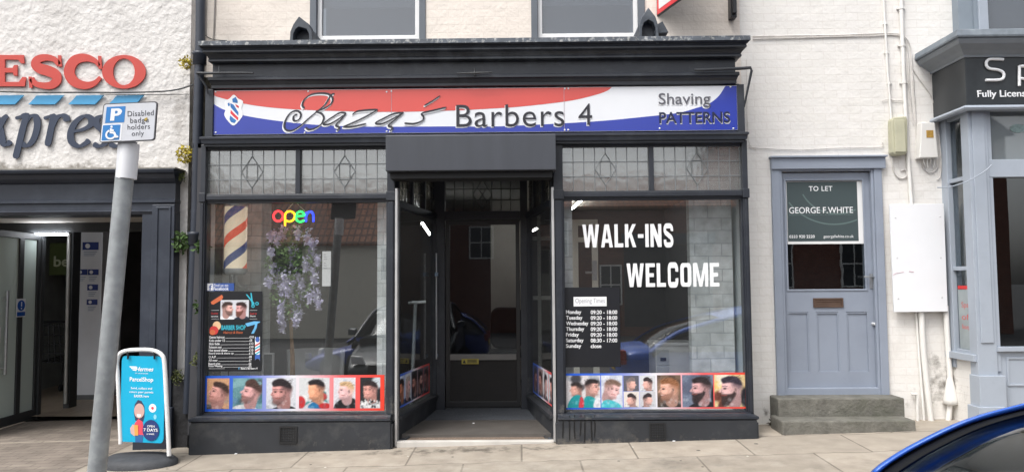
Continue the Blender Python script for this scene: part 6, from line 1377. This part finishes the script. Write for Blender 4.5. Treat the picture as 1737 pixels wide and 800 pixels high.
def rq(u0, v0, u1, v1, r=.05):
    return psl([mapq(u0+(u1-u0)*a, v0+(v1-v0)*b) for a, b in rrect(0, 1, 0, 1, r, 4)])
M_SG = mat('sign_grey_white', (206, 208, 214), .4, var=.03, dirt=(180, 180, 180), dscale=8, damt=.3)
M_SB = mat('road_blue', (40, 122, 190), .4, var=.03)
def pls(loops, m_, nm, k): return shape2d(loops, Yq-k*.001, m_, ps, nm, .0008)
m = MB(); m.prism(rq(0, 0, 1, 1, .06), Yq, Yq+.012); m.build('plate', mat('plate_dark', (70, 70, 74), .5), ps)
pls([rq(.018, .025, .982, .975, .05)], M_SG, 'plate_face', 1)
pls([rq(.07, .09, .42, .50, .02)], M_SB, 'blue_square', 2)
pls([rq(.02, .53, .39, .97, .05)], M_VINYL, 'white_square', 2); pls([rq(.04, .555, .36, .945, .02)], M_SB, 'blue_square', 3)
# P
f = lambda u, v: mapq(u, v)
P1 = psl([f(.16, .14), f(.30, .14), f(.345, .17), f(.365, .22), f(.345, .29), f(.30, .325), f(.235, .33), f(.235, .45), f(.16, .45)]); P2 = psl([f(.235, .20), f(.275, .20), f(.29, .235), f(.275, .27), f(.235, .275)])
pls([P1, P2], M_VINYL, 'letter', 3)
# wheelchair mark
hc = psl([f(.20+.022*math.cos(a), .605+.03*math.sin(a)) for a in [k*.5236 for k in range(12)]]); pls([hc], M_VINYL, 'wheelchair_mark', 4)
for L_, wd, k in (([(.195, .65), (.19, .75), (.27, .76)], .013, 4), ([(.19, .695), (.25, .70)], .010, 5), ([(.26, .76), (.305, .875), (.34, .855)], .013, 5.4)):
    pls([stroke_loop(psl([f(a, b) for a, b in L_]), wd, 1, False)], M_VINYL, 'wheelchair_mark', k)
wl_ = [f(.205+.085*math.cos(a), .80+.11*math.sin(a)) for a in [R(-115-k*14) for k in range(17)]]
pls([stroke_loop(psl(wl_), .010, 2)], M_VINYL, 'wheelchair_mark', 6)
def ptx(s, u0, v0, u1, v1, bold=.004):
    a, b = mapq(u0, (v0+v1)/2), mapq(u1, (v0+v1)/2); c, d = mapq((u0+u1)/2, v0), mapq((u0+u1)/2, v1)
    q0, q1 = pt(*a, YPT+Yq)-PO, pt(*b, YPT+Yq)-PO; zt2, zb2 = (pt(*c, YPT+Yq)-PO).z, (pt(*d, YPT+Yq)-PO).z
    o_ = text(s, 0, (q1-q0).length, -(zt2-zb2)/2, (zt2-zb2)/2, 0, mat('sign_text', (66, 68, 76), .5), ps, 'lettering', bold=bold, th=.0008, spacing=1.08)
    o_.location = (q0.x, Yq-.002, (q0.z+q1.z)/2-(q1.z-q0.z)/2); o_.rotation_euler = (0, -math.atan2(q1.z-q0.z, q1.x-q0.x), 0)
ptx('Disabled', .47, .22, .95, .36); ptx('badge', .53, .40, .87, .575); ptx('holders', .49, .57, .90, .70); ptx('only', .58, .74, .80, .905)
pls([psl([f(.79, .43), f(.84, .40), f(.845, .47), f(.80, .50)])], mat('sticker_scrap', (176, 150, 70), .6), 'sticker_scrap', 4)

# ------------------------------------------------------------------ pavement board
YA = -.42
pb = thing('pavement_sign', 'turquoise parcel shop board in a white tube frame on a black rubber base', 'pavement sign', (X(240, 770, YA), YA, gz(X(240, 770, YA), YA))); BO2 = pb.location
al = R(-10)
pz_ = lambda a, b, dy=0: tuple(pt(a, b, YA+dy)-BO2)
# frame lies in its own slightly turned plane, leaning back a little
fr_ = [(205, 752), (200, 640), (198.5, 615), (203, 600), (216, 594), (245, 592.5), (262, 594.5), (274, 601), (279, 616), (282.5, 680), (287, 772)]
dep = lambda a: (a-240)*-.0011
m = MB(); m.tube([tuple(p) for p in spline([pz_(a, b, dep(a)) for a, b in fr_], 4)], .0175, 10); m.build('tube_frame', M_WPLASTIC, pb)
base_pts = [(-.30, .18), (-.1, .24), (.14, .2), (.28, .06), (.30, -.08), (.16, -.20), (-.08, -.22), (-.27, -.12), (-.33, .03)]
oq = [(p.x, p.y) for p in spline(base_pts, 5, True)]; n_ = len(oq)
vs = [(x, y, -.01) for x, y in oq]+[(x, y, .035) for x, y in oq]+[(x*.86, y*.86, .062) for x, y in oq]+[(x*.45, y*.45, .075) for x, y in oq]
m = MB(); m.add(vs, [(r*n_+i, r*n_+(i+1) % n_, (r+1)*n_+(i+1) % n_, (r+1)*n_+i) for r in range(3) for i in range(n_)]+[[3*n_+i for i in range(n_)]], True); m.build('rubber_base', mat('rubber', (60, 62, 66), .7, var=.2, scale=12, bump=.2), pb)
A4 = [(205, 604), (276, 603), (281, 752), (205, 747)]
def mq(u, v): return tuple((A4[0][i]*(1-u)+A4[1][i]*u)*(1-v)+(A4[3][i]*(1-u)+A4[2][i]*u)*v for i in (0, 1))
def pbl(L): return [(lambda q: (q[0], q[2]))(pz_(*mq(u, v), dep(mq(u, v)[0]))) for u, v in L]
LX0 = pz_(*mq(0, .5), dep(205)); LX1 = pz_(*mq(1, .5), dep(278)); angb = math.atan2(LX1[1]-LX0[1], LX1[0]-LX0[0])
def pbshape(L, m_, nm, k, th=.0008, holes=()):
    """shape in board coordinates u,v; kept in the board's own turned frame"""
    def cv_(q): return [(u*BW, BH-v*BH) for u, v in q]
    o_ = shape2d([cv_(L)]+[cv_(h) for h in holes], -k*.001, m_, pb, nm, th); o_.location = (LX0[0], LX0[1], Zb); o_.rotation_euler = (0, 0, angb); return o_
BW = math.hypot(LX1[0]-LX0[0], LX1[1]-LX0[1]); Zb = pz_(*mq(.5, 1), 0)[2]; BH = pz_(*mq(.5, 0), 0)[2]-Zb
M_TURQ = mat('turquoise_print', (14, 166, 206), .35, var=.03); M_PN = mat('print_navy', (32, 54, 110), .5)
pbshape(rrect(0, 1, 0, 1, .07, 5), M_TURQ, 'panel', 0, .006)
def pbt(s, u0, v0, u1, v1, bold=.006, shear=0, m_=None):
    o_ = text(s, u0*BW, u1*BW, BH-v1*BH, BH-v0*BH, -.0016, m_ or M_VINYL, pb, 'lettering', bold=bold, th=.0007, shear=shear); o_.location = (LX0[0], LX0[1], Zb); o_.rotation_euler = (0, 0, angb)
pbt('Hermes', .33, .125, .74, .175, .016, .25); pbt('the parcel people', .32, .192, .62, .21, 0); pbt('ParcelShop', .20, .245, .74, .31, .016)
pbt('Send, collect and', .23, .36, .72, .39, .01); pbt('return your parcels', .20, .405, .75, .435, .01); pbt('EASIER here', .31, .45, .65, .478, .016)
for k in range(3): pbshape([(.18+k*.035, .12+k*.018), (.35, .12+k*.018), (.34, .133+k*.018), (.20+k*.035, .133+k*.018)], M_VINYL, 'wing_mark', 1)
E2 = lambda cx_, cy_, rx_, ry_: ellipse(cx_, cy_, rx_, ry_*BW/BH, 20)
pbshape([(.31, .66), (.33, .56), (.40, .51), (.48, .52), (.55, .58), (.56, .70), (.53, .76), (.35, .75)], mat('print_hair', (52, 58, 84), .5), 'woman_print', 1)
pbshape([(.32, .92), (.34, .78), (.42, .73), (.52, .76), (.56, .88), (.54, .93)], mat('print_coral', (222, 72, 92), .5), 'woman_print', 2)
pbshape([(.36, .91), (.54, .91), (.53, .998), (.36, .998)], mat('print_denim', (44, 96, 150), .5), 'woman_print', 2.6)
pbshape(E2(.44, .635, .118, .15), mat('print_skin', (206, 168, 160), .5), 'woman_print', 3.4)
pbshape([(.385, .675), (.49, .675), (.475, .70), (.44, .71), (.40, .70)], M_VINYL, 'woman_print', 4.2)
pbshape([(.24, .84), (.30, .79), (.36, .82), (.42, .90), (.34, .93), (.26, .90)], MATS['print_skin'], 'woman_print', 4)
pbshape([(.33, .80), (.42, .80), (.43, .92), (.35, .92)], mat('print_amber', (222, 160, 80), .5), 'parcel_print', 5)
pbshape(E2(.72, .855, .19, .21), M_PN, 'badge_print', 6)
pbt('OPEN', .64, .795, .81, .82, .014); pbt('7 DAYS', .56, .832, .88, .868, .016); pbt('a week', .63, .882, .81, .905, .01)
for o_ in [q for q in pb.children if q.name.startswith('lettering')][-3:]:
    o_.location.x += .0075*math.sin(angb); o_.location.y -= .0075*math.cos(angb)
pbshape(E2(.74, .60, .085, .085), M_VINYL, 'heart_print', 1); pbshape(E2(.74, .60, .03, .03), MATS['print_coral'], 'heart_print', 2); pbshape(E2(.80, .70, .035, .05), mat('print_pale', (140, 206, 226), .5), 'pin_print', 1)
for a in (216, 261):
    m = MB(); m.tube([pz_(a, 592, dep(a)-.0), pz_(a+1, 604, dep(a)-.024), pz_(a+1, 608, dep(a)-.012)], .008, 6); m.build('hook', M_BLACK, pb)

# small litter
for a, b, lab in ((1143, 747, 'tiny white scrap of litter at the foot of the right plinth'), (400, 768, 'tiny white scrap of litter at the foot of the left plinth'), (803, 680, 'white scrap lying on the entrance carpet')):
    p = pt(a, b, -.16 if b > 700 else .6); z = gz(p.x, p.y) if b > 700 else .062
    m = MB(); m.prism([(-.011, 0), (.008, .001), (.012, .006), (-.006, .007)], -.008, .008); m.build('litter', M_VINYL, None, loc=(p.x, p.y, z+.001), label=lab, cat='litter')

M_GUM = mat('old_gum', (96, 92, 86), .9)
gr_ = random.Random(4)
for k in range(26):
    x, y = gr_.uniform(-3.2, 4.2), gr_.uniform(-1.25, -.22); r_ = gr_.uniform(.008, .02)
    m = MB(); m.lathe([(r_, 0), (r_*.7, .002), (r_*.2, .003)], (0, 0, 0), 9); m.build('chewing_gum', M_GUM if k % 3 else mat('pale_gum', (196, 190, 180), .8), None, loc=(x, y, gz(x, y)+.0005), label='flattened spot of old chewing gum on the pavement', cat='chewing gum', group='old chewing gum on the pavement')

# ------------------------------------------------------------------ cars
def car(label, paint, origin, heading, group='parked cars', rail=None, st_=None):
    """hatchback, nose at -x; origin on the road under its nose"""
    t = thing('parked_car', label, 'car', origin, heading, group)
    M_GL = glass('car_glass', (.3, .34, .36), 1.2, add=.01); M_RB = mat('car_rubber', (24, 25, 27), .85, var=.1, spec=.15)
    Lc = 4.05; hw = .86
    st_ = st_ or [(-.0, .42, .66, .30), (.10, .50, .74, .24), (.35, .60, .80, .2), (.75, .70, .85, .2), (1.10, .77, .86, .2), (1.6, .84, .86, .2), (2.4, .86, .86, .2), (3.2, .88, .85, .2), (3.7, .92, .82, .22), (3.95, .88, .76, .26), (4.05, .70, .68, .32)]
    tail = st_[-1][0]-.05
    m = MB(); vs = []; n = 15
    for x, zt, w_, zb in st_:
        prof = [(0, zb), (w_*.7, zb), (w_*.96, zb+.08), (w_*1.0, zb+(zt-zb)*.45), (w_*.985, zb+(zt-zb)*.8), (w_*.93, zt-.015), (w_*.6, zt+.02), (0, zt+.035)]
        ring = [(x, y, z) for y, z in prof]+[(x, -y, z) for y, z in prof[-2:0:-1]]
        vs += ring
    k = 14; m.add(vs, [(i*k+j, (i+1)*k+j, (i+1)*k+(j+1) % k, i*k+(j+1) % k) for i in range(len(st_)-1) for j in range(k)]+[list(range(k)), list(range((len(st_)-1)*k+k-1, (len(st_)-1)*k-1, -1))], True)
    b = m.build('body', paint, t); md = b.modifiers.new('s', 'SUBSURF'); md.levels = 1; md.render_levels = 2
    rail = spline(rail or [(1.02, .90), (1.18, 1.0), (1.37, 1.12), (1.56, 1.225), (1.78, 1.32), (2.05, 1.385), (2.4, 1.415), (2.8, 1.415), (3.2, 1.385), (3.5, 1.31), (3.72, 1.18), (3.9, 1.0), (3.96, .93)], 5)
    def hwz(z): return .83-.22*max(0, (z-.9)/.52)
    rp = {s: [(p.x, s*hwz(p.y), p.y) for p in rail] for s in (-1, 1)}
    for s in (-1, 1):
        m = MB(); N = len(rail); v2 = []
        for i, p in enumerate(rail):
            d = (rail[min(i+1, N-1)]-rail[max(i-1, 0)]).normalized(); nr = Vector((-d.y, d.x)); y = s*hwz(p.y)
            for off, dy in ((.026, -s*.062), (.012, s*.006), (-.016, s*.014), (-.022, 0)): q = p+nr*off; v2.append((q.x, s*hwz(q.y)+dy, q.y))
        m.add(v2, [(i*4+j, i*4+4+j, i*4+4+(j+1) % 4, i*4+(j+1) % 4) for i in range(N-1) for j in range(4)]+[(0, 1, 2, 3), (4*N-1, 4*N-2, 4*N-3, 4*N-4)], True); m.build('roof_rail', paint, t)
        m = MB(); v2 = []
        for i, p in enumerate(rail):
            d = (rail[min(i+1, N-1)]-rail[max(i-1, 0)]).normalized(); nr = Vector((-d.y, d.x))
            for off, dy in ((-.018, .004), (-.07, .010), (-.075, -.02), (-.018, -.02)): q = p+nr*off; v2.append((q.x, s*(hwz(q.y)+dy), q.y))
        m.add(v2, [(i*4+j, i*4+4+j, i*4+4+(j+1) % 4, i*4+(j+1) % 4) for i in range(N-1) for j in range(4)]+[(0, 1, 2, 3), (4*N-1, 4*N-2, 4*N-3, 4*N-4)], True); m.build('window_surround', M_RB, t)
        ins = [rail[i]+Vector((-(rail[min(i+1, N-1)]-rail[max(i-1, 0)]).normalized().y, (rail[min(i+1, N-1)]-rail[max(i-1, 0)]).normalized().x))*-.06 for i in range(N)]
        ins = [q for q in ins if q.y > .9]
        bot = [(q.x, .87) for q in ins]
        m = MB(); m.add([(q.x, s*(hwz(q.y)-.006), q.y) for q in ins]+[(x, s*(hwz(.87)-.006), z) for x, z in bot], [(i, i+1, len(ins)+i+1, len(ins)+i) for i in range(len(ins)-1)]); m.build('side_window', M_GL, t)
        m = MB(); m.prism([(2.42, .86), (2.52, .86), (2.50, 1.36), (2.42, 1.36)], s*.70, s*.72) if False else m.add([(2.42, s*.842, .86), (2.52, s*.842, .86), (2.50, s*.64, 1.36), (2.42, s*.64, 1.36), (2.42, s*.80, .86), (2.52, s*.80, .86), (2.50, s*.6, 1.36), (2.42, s*.6, 1.36)], [(0, 1, 2, 3), (7, 6, 5, 4), (0, 4, 5, 1), (2, 6, 7, 3), (1, 5, 6, 2), (0, 3, 7, 4)]); m.build('door_pillar', M_RB, t)
        m = MB(); m.add([(1.22, s*.84, .93), (1.30, s*1.0, .92), (1.44, s*1.0, .95), (1.44, s*.84, .95), (1.24, s*.85, 1.03), (1.31, s*1.0, 1.05), (1.42, s*1.0, 1.06), (1.42, s*.85, 1.06)], [(0, 1, 2, 3), (7, 6, 5, 4), (0, 4, 5, 1), (2, 6, 7, 3), (1, 5, 6, 2), (0, 3, 7, 4)]); m.build('wing_mirror', paint, t, bevel=.02)
        for x in (1.62, 2.66): m = MB(); m.tube([(x, s*.875, .74), (x+.17, s*.875, .75)], .013); m.build('door_handle', paint, t)
        for x in (.72, 3.30):
            m = MB(); m.lathe([(.19, -.09), (.29, -.09), (.315, -.05), (.315, .06), (.29, .09), (.19, .09)], (x, s*.76, .315), 28, 'Y'); wt = m.build('tyre', M_RB, t)
            m = MB(); m.lathe([(.20, -.075), (.20, .075), (.05, .06), (.05, -.06)], (x, s*.765, .315), 20, 'Y'); m.build('rim', M_STEEL, wt)
        m = MB(); m.prism([(s*.42, .50), (s*.66, .52), (s*.68, .66), (s*.48, .64)], -.02, .08); 
        o_ = m.build('headlight', M_WPLASTIC, t, bevel=.02); o_.rotation_euler = (0, 0, R(-90)); o_.location = (.06, 0, 0)
        m = MB(); m.prism([(s*.50, .70), (s*.72, .70), (s*.70, .88), (s*.52, .88)], -.05, .05); o_ = m.build('tail_light', mat('tail_red', (150, 20, 24), .3), t, bevel=.01); o_.rotation_euler = (0, 0, R(-90)); o_.location = (tail, 0, 0)
    # roof, windscreen, tailgate glass
    N = len(rail); i0 = next(i for i, p in enumerate(rail) if p.x > 1.72); i1 = next(i for i, p in enumerate(rail) if p.x > (3.42 if tail < 4.1 else 3.05))
    US = (-1, -.86, -.5, 0, .5, .86, 1)
    def skin(ia, ib, mt_, nm, crown=.035, inset=.0):
        m = MB(); v2 = []
        for i in range(ia, ib+1):
            p = rail[i]
            for u in US: v2.append((p.x-(.03*(1-u*u)*(1 if ib < N/2 else -1)), u*(hwz(p.y)-.052), p.y-.004+crown*(1-u*u)))
        nu = len(US); gl_ = nm != 'roof'
        cols = range(1, nu-2) if gl_ else range(nu-1)
        m.add(v2, [(i*nu+j, (i+1)*nu+j, (i+1)*nu+j+1, i*nu+j+1) for i in range(ib-ia) for j in cols], True); o_ = m.build(nm, mt_, t)
        so_ = o_.modifiers.new('t', 'SOLIDIFY'); so_.thickness = .008
        if gl_:
            for j in (0, nu-2):
                m = MB(); m.add([v2[i*nu+j+q] for i in range(ib-ia+1) for q in (0, 1)], [(i*2, i*2+2, i*2+3, i*2+1) for i in range(ib-ia)], True); ob_ = m.build('window_border', M_RB, o_); sb = ob_.modifiers.new('t', 'SOLIDIFY'); sb.thickness = .012
    skin(1, i0, M_GL, 'windscreen'); skin(i0, i1, paint, 'roof'); skin(i1, N-1, M_GL, 'rear_window')
    m = MB(); m.box(-.035, .02, -.36, .36, .34, .50)
    for z in (.38, .42, .46): m.box(-.05, -.036, -.36, .36, z-.008, z+.008)
    m.build('grille', M_RB, t); m = MB(); m.box(-.05, -.03, -.26, .26, .40, .50) if False else m.box(tail+.03, tail+.06, -.26, .26, .58, .68); m.build('number_plate', mat('plate_yellow', (206, 176, 60), .5), t)
    for s in (-1, 1):
        m = MB(); m.prism(rrect(-.24, .24, .55, 1.18, .1), 0, .14); o_ = m.build('seat', mat('seat_dark', (40, 40, 44), .8), t, bevel=.03); o_.rotation_euler = (0, 0, R(90)); o_.location = (2.15, s*.36, 0)
    m = MB(); m.box(1.1, 1.55, -.75, .75, .70, .88); m.build('dashboard', mat('dash_dark', (36, 36, 38), .7), t, bevel=.04)
    return t
def paint(nm, c): return mat(nm, c, .42, var=.06, coat=.35, metal=.1, dirt=(96, 110, 140), dscale=5, damt=.2)
zr = rz(-4); OX = 5.78
ctr = [(OX-p.x, p.z-zr) for p in (pt(1517, 822, -3.36), pt(1556, 791, -3.37), pt(1596, 765, -3.38), pt(1666, 729, -3.40), pt(1750, 703, -3.42))]
srail = [(.62, .90), (.85, 1.02), (1.2, 1.2), (1.5, 1.32), (1.85, 1.395), (2.2, 1.42), (2.6, 1.39)]+[(3.0, 1.31)]+ctr[::-1]
car('bright blue saloon parked at the kerb in the lower right corner', paint('car_blue', (36, 92, 190)), (OX, -3.98, zr), R(180), 'parked cars', srail,
    [(-.0, .42, .66, .30), (.10, .50, .74, .24), (.3, .62, .80, .2), (.6, .80, .85, .2), (1.10, .84, .86, .2), (1.6, .86, .86, .2), (2.4, .88, .86, .2), (3.2, .90, .86, .2), (3.9, .91, .84, .22), (4.2, .905, .80, .24), (4.42, .87, .72, .3), (4.5, .7, .66, .36)])
car('blue hatchback parked further out in the market place behind the dark car', paint('car_blue_deep', (30, 60, 150)), (-4.9, -11.2, rz(-11.2)), R(0))
car('dark grey car parked nose towards the barber shop', paint('car_grey', (60, 66, 70)), (-2.25, -6.35, rz(-6.5)), R(-90))

# ------------------------------------------------------------------ buildings across the market place (seen in the glass)
def far_house(label, name, x0, x1, Yf, ze, zrg, wallm, roofm, wins, framem, band=None, zb=-1.1):
    t = thing(name, label, 'house', ((x0+x1)/2, Yf, zb)); o = Vector(t.location); dpt = 7
    m = MB(); m.box(x0-o.x, x1-o.x, -dpt, -.0, 0, ze-zb); m.build('wall', wallm, t)
    m = MB(); e = .25
    vs = [(x0-e, .3, ze-.05), (x1+e, .3, ze-.05), (x1+e, -dpt/2, zrg), (x0-e, -dpt/2, zrg), (x0-e, -dpt-.3, ze-.05), (x1+e, -dpt-.3, ze-.05)]
    m.add([(a-o.x, b, c-zb) for a, b, c in vs]+[(a-o.x, b, c-zb-.12) for a, b, c in vs], [(0, 1, 2, 3), (3, 2, 5, 4), (7, 6, 9, 8), (8, 9, 10, 11), (0, 6, 7, 1), (4, 5, 11, 10), (0, 3, 9, 6), (3, 4, 10, 9), (1, 7, 8, 2), (2, 8, 11, 5)]); m.build('roof', roofm, t)
    m = MB(); m.box(x0+.6-o.x, x0+1.3-o.x, -dpt/2-.4, -dpt/2+.4, zrg-zb-.5, zrg-zb+1.0); m.build('chimney', wallm, t)
    for (a, b, c, d) in wins:
        m = MB(); m.frame(a-o.x, b-o.x, c-zb, d-zb, .07, .005, .06); m.box((a+b)/2-o.x-.025, (a+b)/2-o.x+.025, .01, .05, c-zb, d-zb); m.box(a-o.x, b-o.x, .015, .045, (c+d)/2-zb-.03, (c+d)/2-zb+.03)
        f_ = m.build('window', framem, t); m = MB(); m.box(a-o.x+.05, b-o.x-.05, .006, .012, c-zb+.05, d-zb-.05); m.build('pane', mat('far_pane', (40, 44, 50), .15), f_)
    if band:
        a, b, c, d = band; m = MB(); m.box(a-o.x, b-o.x, .002, .25, c-zb, d-zb); m.build('shop_fascia', mat('far_fascia', (70, 76, 86), .5), t)
        m = MB(); m.box(a-o.x+.1, b-o.x-.1, .002, .03, .5, c-zb-.02); m.build('shopfront', mat('far_shopfront', (46, 48, 54), .3), t)
    return t
M_PANT = brick('pantile', (150, 100, 78), (130, 84, 64), (80, 52, 42), .28, .34, .05, .8, bump=.8, noise=.3, offset=0)
M_FARW = mat('far_cream', (236, 231, 216), .9, var=.06); M_FARB = brick('far_brick', (122, 74, 60), (104, 62, 52), (120, 104, 92), .24, .08, .01, .9, noise=.2)
M_DARKFR = mat('far_dark_frame', (50, 48, 46), .6); M_WFR = mat('far_white_frame', (220, 220, 218), .6)
YO = -28.0
far_house('low cream cottage with brown pantile roof across the market place', 'cottage', -16.5, -4.2, YO, 3.3, 6.4, M_FARW, M_PANT, [(-11.2, -9.9, 1.9, 3.05), (-6.3, -5.3, 1.6, 3.0), (-14.5, -13.4, 1.9, 3.05)], M_DARKFR)
far_house('red brick shop house across the market place facing the right window', 'shop_house', -4.0, 9.6, YO-.2, 4.9, 6.6, M_FARB, M_PANT, [(-2.5, -1.3, 2.6, 4.2), (1.0, 2.2, 2.6, 4.2), (3.6, 4.6, .4, 2.2)], M_WFR, (4.6, 8.8, 3.1, 3.6))
far_house('tall dark brick house with white sash windows across the market place', 'town_house', 9.8, 22, YO, 8.0, 10.5, M_FARB, mat('slate', (66, 68, 74), .6, var=.2), [(14.8, 16.0, 1.1, 3.3), (14.9, 16.1, 5.2, 7.0), (11.5, 12.6, 1.1, 3.3), (11.5, 12.6, 5.2, 7.0), (19, 20.2, 1.1, 3.3), (19, 20.2, 5.2, 7.0)], M_WFR)
far_house('white rendered house at the far left across the market place', 'town_house', -30, -17, YO, 5.5, 8.2, M_FARW, M_PANT, [(-27, -25.8, 1, 2.6), (-22, -20.8, 1, 2.6), (-27, -25.8, 3.6, 5), (-22, -20.8, 3.6, 5)], M_WFR)
